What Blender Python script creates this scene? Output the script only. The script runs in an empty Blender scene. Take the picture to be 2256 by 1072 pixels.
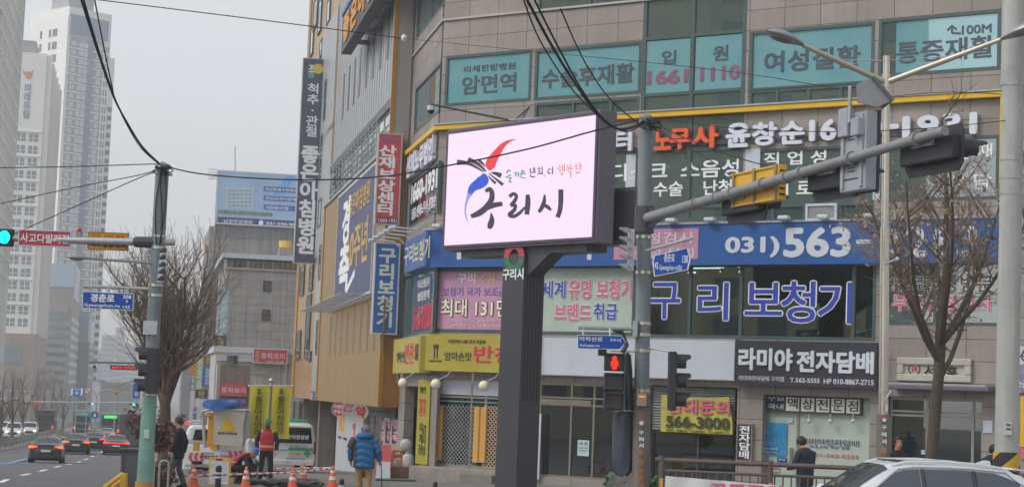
import bpy, bmesh, math, random
from mathutils import Vector, Matrix
R = math.radians
random.seed(11)
sc = bpy.context.scene
COL = sc.collection
V = Vector

# ---------------------------------------------------------------- camera, sky, sun, exposure
FPX, PITCH, ROLL, CAMZ = 4000.0, 0.0830, 0.038, 2.75
cam_d = bpy.data.cameras.new('camera'); cam = bpy.data.objects.new('camera', cam_d); COL.objects.link(cam)
cam_d.sensor_fit = 'HORIZONTAL'; cam_d.sensor_width = 36; cam_d.lens = FPX / 2256 * 36
cam_d.clip_start = .2; cam_d.clip_end = 6000
CM = Matrix.Rotation(math.pi / 2 + PITCH, 3, 'X') @ Matrix.Rotation(ROLL, 3, 'Z')
cam.location = (0, 0, CAMZ); cam.rotation_euler = CM.to_euler()
sc.camera = cam

SUN_EL, SUN_AZ = R(45), R(-112)      # azimuth from +Y clockwise: veiled sun off to the left
w = bpy.data.worlds.new('World'); sc.world = w; w.use_nodes = True
nt = w.node_tree; bg = nt.nodes['Background']
sky = nt.nodes.new('ShaderNodeTexSky'); sky.sky_type = 'NISHITA'; sky.sun_disc = False
sky.sun_elevation = SUN_EL; sky.sun_rotation = SUN_AZ
sky.air_density = 1.0; sky.dust_density = 1.6; sky.ozone_density = 1.0
hs = nt.nodes.new('ShaderNodeHueSaturation'); hs.inputs['Saturation'].default_value = .16
nt.links.new(sky.outputs[0], hs.inputs['Color']); nt.links.new(hs.outputs[0], bg.inputs[0])
bg.inputs[1].default_value = .14
sl = bpy.data.lights.new('sun', 'SUN'); so = bpy.data.objects.new('sun', sl); COL.objects.link(so)
sl.energy = .9; sl.angle = R(22); sl.color = (1, .96, .9)
so.rotation_euler = V((-math.sin(SUN_AZ) * math.cos(SUN_EL), -math.cos(SUN_AZ) * math.cos(SUN_EL), -math.sin(SUN_EL))).to_track_quat('-Z', 'Y').to_euler()
so.location = (0, -20, 60)
sc.view_settings.view_transform = 'Standard'; sc.view_settings.look = 'None'
sc.view_settings.exposure = 0.54; sc.view_settings.gamma = 1
sc.cycles.use_denoising = True
sc.cycles.volume_bounces = 1; sc.cycles.max_bounces = 6; sc.cycles.transparent_max_bounces = 12
HAZE = .0007

# ---------------------------------------------------------------- helpers: rays, planes, ground
def ray(px, py): return CM @ V(((px - 1128) / FPX, (536 - py) / FPX, -1))
def proj(p):
    q = CM.transposed() @ (p - V((0, 0, CAMZ))); return (1128 - FPX * q.x / q.z, 536 + FPX * q.y / q.z)
def at(px, py, d):
    r = ray(px, py); return V((0, 0, CAMZ)) + r * (d / r.y)
def gz(x, y):                                            # height of the pavement: the street falls away to the left
    y2 = min(y, 700)
    return .972 + .011 * max(x, -110) - .0172 * y2 - .0165 * min(max(y2 - 55, 0), 52)
def ghit(px, py, dz=0):
    r = ray(px, py); lo, hi = 5., 900.
    for _ in range(50):
        m = (lo + hi) / 2; p = V((0, 0, CAMZ)) + r * (m / r.y)
        if p.z > gz(p.x, p.y) + dz: lo = m
        else: hi = m
    return p
class Pl:                                                # an upright plane: r = to the right as seen from in front
    def __init__(s, o, r): s.o = V((o[0], o[1], 0)); s.r = V((r[0], r[1], 0)).normalized(); s.n = s.r.cross(V((0, 0, 1)))
    def hit(s, px, py, off=0):
        d = ray(px, py); c = V((0, 0, CAMZ)); q = s.o + s.n * off
        p = c + d * ((q - c).dot(s.n) / d.dot(s.n))
        return ((p - s.o).dot(s.r), p.z)
    def rc(s, t, off=0):
        a = s.hit(t[0], t[1], off); b = s.hit(t[2], t[3], off)
        return (a[0], b[1], b[0], a[1])                  # u0, v0, u1, v1
    def rb(s, t, off=0):                                 # t = bounding box in pixels of something level on the plane
        a = s.hit((t[0] + t[2]) / 2, (t[1] + t[3]) / 2, off); p, q = (proj(s.pt(a[0] + e, a[1], off)) for e in (-.5, .5)); m = (q[1] - p[1]) / (q[0] - p[0])
        k = abs(m) * (t[2] - t[0]) if m < 0 else 0; k = min(k, (t[3] - t[1]) * .45); return s.rc((t[0], t[1] + k, t[2], t[3] - k), off)
    def pt(s, u, v, off=0):
        p = s.o + s.r * u + s.n * off; return V((p.x, p.y, v))
def at_plane(px, py, d, az):                             # plane through a pixel's point; az = compass angle of its right-hand direction
    p = at(px, py, d); return Pl(p, (math.sin(R(az)), math.cos(R(az))))

# ---------------------------------------------------------------- helpers: objects
ORG = {}
def tag(o, label=None, cat=None, group=None, kind=None):
    if label: o['label'] = label
    if cat: o['category'] = cat
    if group: o['group'] = group
    if kind: o['kind'] = kind
    return o
def thing(name, label, cat, loc=(0, 0, 0), group=None):
    o = bpy.data.objects.new(name, None); COL.objects.link(o); o.location = loc; o.empty_display_size = .3
    ORG[o.name] = V(loc); return tag(o, label, cat, group)
class MB:
    def __init__(s): s.v = []; s.f = []
    def add(s, vs, fs):
        k = len(s.v); s.v += [V(p) for p in vs]; s.f += [tuple(i + k for i in f) for f in fs]; return s
    def hexa(s, p): return s.add(p, [(3, 2, 1, 0), (4, 5, 6, 7), (0, 1, 5, 4), (1, 2, 6, 5), (2, 3, 7, 6), (3, 0, 4, 7)])
    def box(s, c, d, rz=0, M=None):
        x, y, z = d[0] / 2, d[1] / 2, d[2] / 2
        q = [V(p) for p in ((-x, -y, -z), (x, -y, -z), (x, y, -z), (-x, y, -z), (-x, -y, z), (x, -y, z), (x, y, z), (-x, y, z))]
        m = M if M else Matrix.Rotation(rz, 3, 'Z')
        return s.hexa([m @ p + V(c) for p in q])
    def pbox(s, P, rc, o0, o1):
        u0, v0, u1, v1 = rc
        return s.hexa([P.pt(u0, v0, o1), P.pt(u1, v0, o1), P.pt(u1, v0, o0), P.pt(u0, v0, o0),
                       P.pt(u0, v1, o1), P.pt(u1, v1, o1), P.pt(u1, v1, o0), P.pt(u0, v1, o0)])
    def ring(s, P, rc, w_, o0, o1):
        u0, v0, u1, v1 = rc
        s.pbox(P, (u0, v0, u1, v0 + w_), o0, o1); s.pbox(P, (u0, v1 - w_, u1, v1), o0, o1)
        s.pbox(P, (u0, v0 + w_, u0 + w_, v1 - w_), o0, o1); s.pbox(P, (u1 - w_, v0 + w_, u1, v1 - w_), o0, o1); return s
    def tube(s, pts, r, n=8, cap=True):
        pts = [V(p) for p in pts]; rs = r if isinstance(r, (list, tuple)) else [r] * len(pts)
        k = len(s.v); m = len(pts); up = None
        for i, p in enumerate(pts):
            t = (pts[min(i + 1, m - 1)] - pts[max(i - 1, 0)])
            t = t.normalized() if t.length > 1e-9 else V((0, 0, 1))
            if up is None: a = t.cross(V((0, 0, 1)) if abs(t.z) < .9 else V((1, 0, 0))).normalized()
            else:
                a = up - t * up.dot(t); a = a.normalized() if a.length > 1e-6 else t.orthogonal().normalized()
            up = a; b = t.cross(a)
            for j in range(n):
                q = 2 * math.pi * j / n; s.v.append(p + a * (rs[i] * math.cos(q)) + b * (rs[i] * math.sin(q)))
        for i in range(m - 1):
            for j in range(n):
                j2 = (j + 1) % n
                s.f.append((k + i * n + j, k + i * n + j2, k + (i + 1) * n + j2, k + (i + 1) * n + j))
        if cap and n > 3:
            s.f.append(tuple(k + j for j in range(n))[::-1]); s.f.append(tuple(k + (m - 1) * n + j for j in range(n)))
        return s
    def cyl(s, a, b, r, r2=None, n=14): return s.tube([a, b], [r, r if r2 is None else r2], n)
    def ball(s, c, rx, ry=None, rz=None, nu=14, nv=9, M=None):
        ry = ry or rx; rz = rz or rx; c = V(c); k = len(s.v)
        M = M or Matrix.Identity(3)
        s.v.append(c + M @ V((0, 0, -rz)))
        for i in range(1, nv):
            t = math.pi * i / nv
            for j in range(nu):
                q = 2 * math.pi * j / nu
                s.v.append(c + M @ V((rx * math.sin(t) * math.cos(q), ry * math.sin(t) * math.sin(q), -rz * math.cos(t))))
        s.v.append(c + M @ V((0, 0, rz))); e = len(s.v) - 1
        for j in range(nu):
            j2 = (j + 1) % nu
            s.f.append((k, k + 1 + j2, k + 1 + j)); s.f.append((e, e - nu + j, e - nu + j2))
            for i in range(nv - 2):
                a = k + 1 + i * nu; s.f.append((a + j, a + j2, a + nu + j2, a + nu + j))
        return s
    def prism(s, poly, vec):
        n = len(poly); vec = V(vec)
        return s.add(list(poly) + [V(p) + vec for p in poly],
                     [tuple(range(n))[::-1], tuple(range(n, 2 * n))] + [(i, (i + 1) % n, n + (i + 1) % n, n + i) for i in range(n)])
    def pprism(s, P, uv, o0, o1): return s.prism([P.pt(u, v, o0) for u, v in uv], P.n * (o1 - o0))
    def grid(s, rows):                                   # rows of points -> quads
        k = len(s.v); m = len(rows[0])
        for r_ in rows: s.v += [V(p) for p in r_]
        for i in range(len(rows) - 1):
            for j in range(m - 1): s.f.append((k + i * m + j, k + i * m + j + 1, k + (i + 1) * m + j + 1, k + (i + 1) * m + j))
        return s
    def lathe(s, c, prof, n=16, M=None):                 # prof: (radius, height)
        c = V(c); M = M or Matrix.Identity(3); rows = []
        for r_, h in prof: rows.append([c + M @ V((r_ * math.cos(2 * math.pi * j / n), r_ * math.sin(2 * math.pi * j / n), h)) for j in range(n + 1)])
        return s.grid(rows)
    def build(s, name, m, parent=None, smooth=False, bevel=0, origin=None, fixn=True):
        me = bpy.data.meshes.new(name)
        if parent: org = ORG[parent.name]
        elif origin is not None: org = V(origin)
        else:
            xs = [p.x for p in s.v]; ys = [p.y for p in s.v]
            org = V(((min(xs) + max(xs)) / 2, (min(ys) + max(ys)) / 2, min(p.z for p in s.v)))
        me.from_pydata([p - org for p in s.v], [], s.f)
        if fixn:
            bm = bmesh.new(); bm.from_mesh(me); bmesh.ops.remove_doubles(bm, verts=bm.verts, dist=1e-5) if smooth else None
            bmesh.ops.recalc_face_normals(bm, faces=bm.faces); bm.to_mesh(me); bm.free()
        if smooth:
            me.polygons.foreach_set('use_smooth', [True] * len(me.polygons)); me.set_sharp_from_angle(angle=R(38))
        me.materials.append(m); me.update()
        o = bpy.data.objects.new(name, me); COL.objects.link(o); ORG[o.name] = org
        if parent: o.parent = parent
        else: o.location = org
        if bevel:
            b = o.modifiers.new('bevel', 'BEVEL'); b.width = bevel; b.segments = 2; b.limit_method = 'ANGLE'; b.angle_limit = R(40)
        return o
def copy_tree(o, parent=None):
    c = o.copy(); COL.objects.link(c); c.parent = parent
    for ch in list(o.children): copy_tree(ch, c)
    return c
def place(o, loc, rz=0, label=None):
    o.location = loc; o.rotation_euler = (0, 0, rz)
    if label: o['label'] = label
    return o

# ---------------------------------------------------------------- helpers: materials
def lin(h):
    h = h.lstrip('#'); o = []
    for i in (0, 2, 4):
        x = int(h[i:i + 2], 16) / 255; o.append(x / 12.92 if x <= .04045 else ((x + .055) / 1.055) ** 2.4)
    return o
ALB = 1.25
MATS = {}
def mat(key, col=None, r=.6, m=0., var=.14, s=1.2, bump=0., bs=30., streak=0., em=None, es=0., coat=0., spec=.5, k=None, s2=None):
    if key in MATS: return MATS[key]
    M = bpy.data.materials.new(key); M.use_nodes = True; MATS[key] = M
    t = M.node_tree; N = t.nodes; L = t.links; b = N['Principled BSDF']
    c = [min(x * (ALB if k is None else k), .86) for x in lin(col)] if isinstance(col, str) else col
    b.inputs['Roughness'].default_value = r; b.inputs['Metallic'].default_value = m
    b.inputs['Specular IOR Level'].default_value = spec
    if coat: b.inputs['Coat Weight'].default_value = coat; b.inputs['Coat Roughness'].default_value = .06
    tc = N.new('ShaderNodeTexCoord'); out = None
    if var or streak:
        cur = N.new('ShaderNodeRGB'); cur.outputs[0].default_value = (*c, 1); cur = cur.outputs[0]
        for amt, scale, st in ((var, s, 0), (var * .5, s2 or s * 9, 0), (streak, 1.6, 1)):
            if not amt: continue
            no = N.new('ShaderNodeTexNoise'); no.inputs['Scale'].default_value = scale; no.inputs['Detail'].default_value = 5; no.inputs['Roughness'].default_value = .62
            if st:
                mp = N.new('ShaderNodeMapping'); mp.inputs['Scale'].default_value = (2.6, 2.6, .13)
                L.new(tc.outputs['Object'], mp.inputs[0]); L.new(mp.outputs[0], no.inputs['Vector'])
            else: L.new(tc.outputs['Object'], no.inputs['Vector'])
            mr = N.new('ShaderNodeMapRange'); mr.inputs[1].default_value = .3; mr.inputs[2].default_value = .7
            mr.inputs[3].default_value = 1 - amt; mr.inputs[4].default_value = 1 + amt * (.2 if st else .8)
            L.new(no.outputs[0], mr.inputs[0])
            mx = N.new('ShaderNodeVectorMath'); mx.operation = 'SCALE'
            L.new(cur, mx.inputs[0]); L.new(mr.outputs[0], mx.inputs['Scale']); cur = mx.outputs[0]
        L.new(cur, b.inputs['Base Color'])
        rr = N.new('ShaderNodeMapRange'); rr.inputs[3].default_value = max(r - .1, .02); rr.inputs[4].default_value = min(r + .12, 1)
        n2 = N.new('ShaderNodeTexNoise'); n2.inputs['Scale'].default_value = s * 3; L.new(tc.outputs['Object'], n2.inputs['Vector'])
        L.new(n2.outputs[0], rr.inputs[0]); L.new(rr.outputs[0], b.inputs['Roughness'])
    else: b.inputs['Base Color'].default_value = (*c, 1)
    if bump:
        no = N.new('ShaderNodeTexNoise'); no.inputs['Scale'].default_value = bs; no.inputs['Detail'].default_value = 4; L.new(tc.outputs['Object'], no.inputs['Vector'])
        bp = N.new('ShaderNodeBump'); bp.inputs['Strength'].default_value = bump; bp.inputs['Distance'].default_value = .02
        L.new(no.outputs[0], bp.inputs['Height']); L.new(bp.outputs[0], b.inputs['Normal'])
    if em:
        b.inputs['Emission Color'].default_value = (*lin(em), 1); b.inputs['Emission Strength'].default_value = es
    return M
def cladding(key, col, P, w_, h, mort=.012, mcol='55504c', off=0., var=.10, r=.55, u0=0., v0=0., streak=.12):
    """stone or tile cladding: joints run along the wall's own direction P.r and up"""
    M = mat(key, col, r=r, var=var, s=.5, streak=streak, bump=.06, bs=25); t = M.node_tree; N = t.nodes; L = t.links; b = N['Principled BSDF']
    if 'joints' in N: return M
    g = N.new('ShaderNodeNewGeometry'); su = N.new('ShaderNodeVectorMath'); su.operation = 'SUBTRACT'; su.inputs[1].default_value = P.o
    L.new(g.outputs['Position'], su.inputs[0])
    d = N.new('ShaderNodeVectorMath'); d.operation = 'DOT_PRODUCT'; d.inputs[1].default_value = P.r; L.new(su.outputs[0], d.inputs[0])
    sp = N.new('ShaderNodeSeparateXYZ'); L.new(g.outputs['Position'], sp.inputs[0])
    cb = N.new('ShaderNodeCombineXYZ')
    for src, o_, i in ((d.outputs['Value'], u0, 0), (sp.outputs[2], v0, 1)):
        ad = N.new('ShaderNodeMath'); ad.inputs[1].default_value = o_ + 200 * (w_ if i == 0 else h); L.new(src, ad.inputs[0]); L.new(ad.outputs[0], cb.inputs[i])
    br = N.new('ShaderNodeTexBrick'); br.name = 'joints'; br.offset = off; br.inputs['Scale'].default_value = 1; br.inputs['Brick Width'].default_value = w_
    br.inputs['Row Height'].default_value = h; br.inputs['Mortar Size'].default_value = mort; br.inputs['Mortar Smooth'].default_value = .25
    br.inputs['Color1'].default_value = (1, 1, 1, 1); br.inputs['Color2'].default_value = (.84, .83, .82, 1)
    mc = lin(mcol); br.inputs['Mortar'].default_value = (*[min(x * 3, 1) for x in mc], 1); L.new(cb.outputs[0], br.inputs['Vector'])
    src = b.inputs['Base Color'].links[0].from_socket
    mx = N.new('ShaderNodeVectorMath'); mx.operation = 'MULTIPLY'; L.new(src, mx.inputs[0]); L.new(br.outputs['Color'], mx.inputs[1]); L.new(mx.outputs[0], b.inputs['Base Color'])
    return M
def glass(key, tint, refl=.22, film=None, fr=.8, rough=.015, wob=.0):
    """window glass: see-through (or a coloured film when film is given) under a mirror-like coat"""
    if key in MATS: return MATS[key]
    M = bpy.data.materials.new(key); M.use_nodes = True; MATS[key] = M
    t = M.node_tree; N = t.nodes; L = t.links; N.remove(N['Principled BSDF']); out = N['Material Output']
    gl = N.new('ShaderNodeBsdfGlossy'); gl.inputs['Roughness'].default_value = rough; gl.inputs['Color'].default_value = (.92, .98, 1, 1)
    tr = N.new('ShaderNodeBsdfTransparent'); tr.inputs[0].default_value = (*lin(tint), 1)
    base = tr.outputs[0]
    if film:
        df = N.new('ShaderNodeBsdfDiffuse')
        no = N.new('ShaderNodeTexNoise'); no.inputs['Scale'].default_value = .7; no.inputs['Detail'].default_value = 3
        tc = N.new('ShaderNodeTexCoord'); L.new(tc.outputs['Object'], no.inputs['Vector'])
        cr = N.new('ShaderNodeMix'); cr.data_type = 'RGBA'; f = [x * 1.1 for x in lin(film)]
        cr.inputs[6].default_value = (*[x * .85 for x in f], 1); cr.inputs[7].default_value = (*[min(1, x * 1.12) for x in f], 1)
        L.new(no.outputs[0], cr.inputs[0]); L.new(cr.outputs[2], df.inputs[0])
        m1 = N.new('ShaderNodeMixShader'); m1.inputs[0].default_value = fr; L.new(tr.outputs[0], m1.inputs[1]); L.new(df.outputs[0], m1.inputs[2]); base = m1.outputs[0]
    if wob:
        no = N.new('ShaderNodeTexNoise'); no.inputs['Scale'].default_value = .8; tc = N.new('ShaderNodeTexCoord'); L.new(tc.outputs['Object'], no.inputs['Vector'])
        bp = N.new('ShaderNodeBump'); bp.inputs['Strength'].default_value = wob; bp.inputs['Distance'].default_value = .05; L.new(no.outputs[0], bp.inputs['Height']); L.new(bp.outputs[0], gl.inputs['Normal'])
    lw = N.new('ShaderNodeLayerWeight'); lw.inputs[0].default_value = .25
    ad = N.new('ShaderNodeMath'); ad.use_clamp = True; ad.inputs[1].default_value = refl; L.new(lw.outputs['Fresnel'], ad.inputs[0])
    m2 = N.new('ShaderNodeMixShader'); L.new(ad.outputs[0], m2.inputs[0]); L.new(base, m2.inputs[1]); L.new(gl.outputs[0], m2.inputs[2]); L.new(m2.outputs[0], out.inputs[0])
    return M

# ---------------------------------------------------------------- helpers: lettering and signs
GL = {}
def glyphs(s, bold=0., ls=1.0, res=3, cs=1.0):
    key = (s, round(bold, 3), ls, res, cs)
    if key in GL: return GL[key]
    if bold > 0:                                         # heavier weight: the strokes laid over themselves a little to every side
        vs, fs = glyphs(s, 0, ls, res, cs); V2, F2 = [], []; b = bold * .8
        dirs = [(0, 0)] + [(b * math.cos(q), b * math.sin(q)) for q in [math.pi / 4 + i * math.pi / (2 if bold < .045 else 4) for i in range(4 if bold < .045 else 8)]]
        for i, (dx, dy) in enumerate(dirs):
            k = len(V2); V2 += [V((v.x + dx, v.y + dy, v.z * (1 + i))) for v in vs]; F2 += [tuple(j + k for j in f) for f in fs]
        GL[key] = (V2, F2); return GL[key]
    c = bpy.data.curves.new('lettering', 'FONT'); c.body = s; c.align_x = 'CENTER'; c.extrude = 1; c.offset = bold; c.resolution_u = res
    c.space_line = ls; c.space_character = cs
    o = bpy.data.objects.new('lettering', c); COL.objects.link(o)
    dg = bpy.context.evaluated_depsgraph_get(); dg.update()
    e = o.evaluated_get(dg); me = e.to_mesh()
    vs = [v.co.copy() for v in me.vertices]; fs = [tuple(p.vertices) for p in me.polygons]
    e.to_mesh_clear(); bpy.data.objects.remove(o); bpy.data.curves.remove(c)
    GL[key] = (vs, fs); return GL[key]
def letters(s, P, rc, o0, o1, m, parent, bold=.02, vertical=False, ls=1., name='lettering', keep=0, outline=None, ow=.03, cs=1.0):
    """rc = (u0,v0,u1,v1) on plane P; o0..o1 the thickness; outline = a second material for a wider rim behind"""
    if vertical: s = '\n'.join(s); ls = ls * .98
    if outline:
        vs, fs = glyphs(s, bold, ls, cs=cs); box = (min(v.x for v in vs), min(v.y for v in vs), max(v.x for v in vs), max(v.y for v in vs))
        _fit(s, P, rc, o0, (o0 * .45 + o1 * .55), outline, parent, bold + ow, ls, name, box, keep, cs)
        return _fit(s, P, rc, o0, o1, m, parent, bold, ls, name, box, keep, cs)
    return _fit(s, P, rc, o0, o1, m, parent, bold, ls, name, None, keep, cs)
def _fit(s, P, rc, o0, o1, m, parent, bold, ls, name, box, keep, cs=1.0):
    vs, fs = glyphs(s, bold, ls, cs=cs)
    if not vs: return None
    u0, v0, u1, v1 = rc
    x0, y0, x1, y1 = box or (min(v.x for v in vs), min(v.y for v in vs), max(v.x for v in vs), max(v.y for v in vs))
    ax, ay = (u1 - u0) / (x1 - x0), (v1 - v0) / (y1 - y0)
    if keep: ax = math.copysign(min(abs(ax), ay * keep), ax); uc = (u0 + u1) / 2 - ax * (x0 + x1) / 2
    else: uc = u0 - ax * x0
    mb = MB(); mb.add([P.pt(uc + ax * v.x, v0 + ay * (v.y - y0), o0 if v.z < 0 else o1 + .0005 * (v.z - 1)) for v in vs], fs)
    return mb.build(name, m, parent, fixn=False)
def sign(name, label, cat, P, px, o0, o1, face, texts=(), group=None, frame=None, fw=.04, bevel=0, frame_name='frame'):
    """a flat sign box on plane P; px = its top-left and bottom-right pixels; texts: (string, px-rect, material, bold, options)"""
    rc = P.rc(px, o1); root = thing(name, label, cat, P.pt((rc[0] + rc[2]) / 2, rc[1], (o0 + o1) / 2), group)
    MB().pbox(P, rc, o0, o1).build('panel', face, root, bevel=bevel)
    if frame: MB().ring(P, (rc[0] - .002, rc[1] - .002, rc[2] + .002, rc[3] + .002), fw, o0 - .003, o1 + .015).build(frame_name, frame, root)
    for t in texts:
        opt = t[4] if len(t) > 4 else {}
        letters(t[0], P, P.rc(t[1], o1), o1 - .002, o1 + opt.get('th', .012), t[2], root, t[3], **{k: v for k, v in opt.items() if k != 'th'})
    return root
def wall(mb, P, rc, holes, o0, o1):
    us = sorted({rc[0], rc[2]} | {min(max(h[i], rc[0]), rc[2]) for h in holes for i in (0, 2)})
    vs = sorted({rc[1], rc[3]} | {min(max(h[i], rc[1]), rc[3]) for h in holes for i in (1, 3)})
    for i in range(len(us) - 1):
        j = 0
        while j < len(vs) - 1:
            def hole(j): 
                a = (us[i] + us[i + 1]) / 2; b = (vs[j] + vs[j + 1]) / 2
                return any(h[0] < a < h[2] and h[1] < b < h[3] for h in holes)
            if hole(j): j += 1; continue
            e = j
            while e + 1 < len(vs) - 1 and not hole(e + 1): e += 1
            mb.pbox(P, (us[i], vs[j], us[i + 1], vs[e + 1]), o0, o1); j = e + 1
    return mb
def window(P, rc, root, fm, gm, cols=(), rows=(), fw=.07, fo=(-.1, .012), go=(-.06, -.045), name='window'):
    """frame with mullions at the given u's and transoms at the given v's, one mesh of panes as its child"""
    mb = MB(); mb.ring(P, rc, fw, *fo)
    u0, v0, u1, v1 = rc[0] + fw, rc[1] + fw, rc[2] - fw, rc[3] - fw
    for u in cols: mb.pbox(P, (u - fw / 2, v0, u + fw / 2, v1), fo[0] + .004, fo[1] - .004)
    cu = [u0] + list(cols) + [u1]
    for v in rows:
        for i in range(len(cu) - 1):
            mb.pbox(P, (cu[i] + (fw / 2 if i else 0), v - fw * .4, cu[i + 1] - (fw / 2 if i < len(cu) - 2 else 0), v + fw * .4), fo[0] + .006, fo[1] - .006)
    f = mb.build(name, fm, root)
    MB().pbox(P, (rc[0] + .01, rc[1] + .01, rc[2] - .01, rc[3] - .01), *go).build('pane', gm, f)
    return f

# ---------------------------------------------------------------- shared materials
white = mat('white_paint', 'b0b5be', r=.45, var=.06)
black = mat('black_paint', '1c1d22', r=.45, var=.1)
dark = mat('dark_metal', '3c3d45', r=.5, var=.12, s=2)
galv = mat('galvanised_steel', '9a9ea0', r=.45, m=.35, var=.16, s=3, streak=.12)
polem = mat('grey_green_pole_paint', '747d80', r=.5, var=.16, s=1.6, streak=.25, bump=.05)
steel = mat('stainless_steel', 'a9a398', r=.22, m=.8, var=.1, s=2)
wtxt = mat('white_lettering', 'd4d6da', r=.5, var=.03)
ktxt = mat('black_lettering', '26262b', r=.5, var=.03)
btxt = mat('blue_lettering', '2b3f9c', r=.5, var=.04)
rtxt = mat('red_lettering', 'b8243e', r=.5, var=.04)
ptxt = mat('pink_red_lettering', 'c2587a', r=.5, var=.04)
cable = mat('cable_black', '1b1c20', r=.7, var=.05)
roadblue = mat('road_sign_blue', '1f4a98', r=.65, spec=.25, var=.04)
# ---------------------------------------------------------------- the setting: ground, road, pavement
def gsheet(name, m, pts_rows, dz=0):
    mb = MB(); mb.grid([[V((x, y, gz(x, y) + dz)) for x, y in row] for row in pts_rows])
    o = mb.build(name, m, origin=(0, 0, 0)); tag(o, kind='structure'); return o
def asphalt(key, col, s=.6):
    M = mat(key, col, r=.85, var=.16, s=s, bump=.25, bs=60, s2=14); return M
asph = asphalt('asphalt', '5a5a5d')
pave = cladding('paving_blocks', '77736f', Pl((0, 0), (1, 0)), 50, 50, r=.85)
# real paving pattern from the block texture laid in the ground plane
def ground_brick(M, w_, h, rot, c2=.86, mort=.02):
    t = M.node_tree; N = t.nodes; L = t.links; br = N['joints']
    g = N.new('ShaderNodeNewGeometry'); mp = N.new('ShaderNodeMapping'); mp.inputs['Rotation'].default_value = (0, 0, rot)
    L.new(g.outputs['Position'], mp.inputs[0]); L.new(mp.outputs[0], br.inputs['Vector'])
    br.inputs['Brick Width'].default_value = w_; br.inputs['Row Height'].default_value = h; br.inputs['Mortar Size'].default_value = mort; br.offset = .5
    br.inputs['Color2'].default_value = (c2, c2, c2, 1)
ground_brick(pave, .6, .3, R(33), .8, .015)
AZS, AZF = R(-11.3), R(-56.6)
uS = V((math.sin(AZS), math.cos(AZS), 0)); uF = V((math.sin(AZF), math.cos(AZF), 0))
corner = at(972, 200, 61.0)
F = Pl(corner, -uF); S = Pl(corner, -uS)                # front over the corner plaza; flank along the avenue
ys = [-60, -20, 5, 20, 35, 45, 55, 62, 70, 80, 90, 107, 130, 160, 200, 260, 340, 440, 560, 700, 900, 1400]
xs = [-700, -300, -110, -70, -45, -25, -10, 0, 10, 25, 60, 150, 400]
gsheet('ground', mat('far_ground', '6a6866', r=.9, var=.2, s=.05), [[(x, y) for x in xs] for y in ys], -.30)
# avenue: its right kerb line follows the street direction past the corner
def kerb(y):                                             # x of the kerb at depth y
    P0 = ghit(322, 1068); s = math.tan(AZS)
    return P0.x + (y - P0.y) * s - max(0, y - 95) ** 1.6 * .004
ry = [38, 42, 46, 50, 55, 60, 66, 74, 84, 96, 107, 120, 140, 165, 200, 250, 320, 400, 520]
gsheet('road', asph, [[(kerb(y) - 46, y), (kerb(y) - 24, y), (kerb(y) - 12, y), (kerb(y), y)] for y in ry], -.15)
gsheet('pavement', pave, [[(kerb(y), y), (kerb(y) + 6, y), (kerb(y) + 22, y), (kerb(y) + 60, y)] for y in [33] + ry[:14]], .0)
side = [(x, 31.6 - .0 * x) for x in range(-9, 40, 4)]
gsheet('side_road', asph, [[(x, y) for x in (-40, -20, -8, 0, 8, 20, 40)] for y in (-30, 0, 10, 20, 26, 32.4)], -.15)
kb = MB(); kst = mat('kerb_stone', '8c8a86', r=.8, var=.15, s=3)
for a, b in zip(ry[:-1], ry[1:]):
    pa, pb = V((kerb(a), a, gz(kerb(a), a))), V((kerb(b), b, gz(kerb(b), b)))
    kb.hexa([pa + V((-.16, 0, -.3)), pa + V((.02, 0, -.3)), pb + V((.02, 0, -.3)), pb + V((-.16, 0, -.3)), pa + V((-.16, 0, .006)), pa + V((.02, 0, .006)), pb + V((.02, 0, .006)), pb + V((-.16, 0, .006))])
tag(kb.build('kerb', kst), kind='structure')
# lane markings on the avenue
mk = mat('road_marking_white', 'd8d8d4', r=.7, var=.25, s=4, s2=30); mkb = mat('road_marking_blue', '6f93c4', r=.7, var=.2, s=3)
def stripe(mb, a, b, w_):
    d = (b - a); t = V((d.y, -d.x, 0)).normalized() * (w_ / 2)
    q = [a - t, a + t, b + t, b - t]
    for p in q: p.z = gz(p.x, p.y) - .15 + .006
    mb.add(q, [(0, 1, 2, 3)])
lane = MB()
dash = [((0, 1062), (17, 1055)), ((46, 1046.5), (66, 1042.5)), ((87, 1037.5), (103, 1033.5)), ((120, 1028.5), (133, 1025.5)), ((148, 1022.5), (158, 1021)), ((169.5, 1017.5), (178, 1015.5)), ((186, 1012), (194, 1009.5)), ((200.5, 1005.3), (207, 1003)), ((213.5, 1000.5), (219, 998.5)), ((222, 995.5), (228, 993))]
for a, b in dash: stripe(lane, ghit(*a, -.15), ghit(*b, -.15), .17)
tag(lane.build('lane_markings', mk), kind='structure')
lb = MB(); stripe(lb, ghit(-20, 1022, -.15), ghit(24, 1018.5, -.15), .3); stripe(lb, ghit(24, 1018.5, -.15), ghit(62, 1009.5, -.15), .3)
tag(lb.build('bus_lane_line', mkb), kind='structure')
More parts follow.
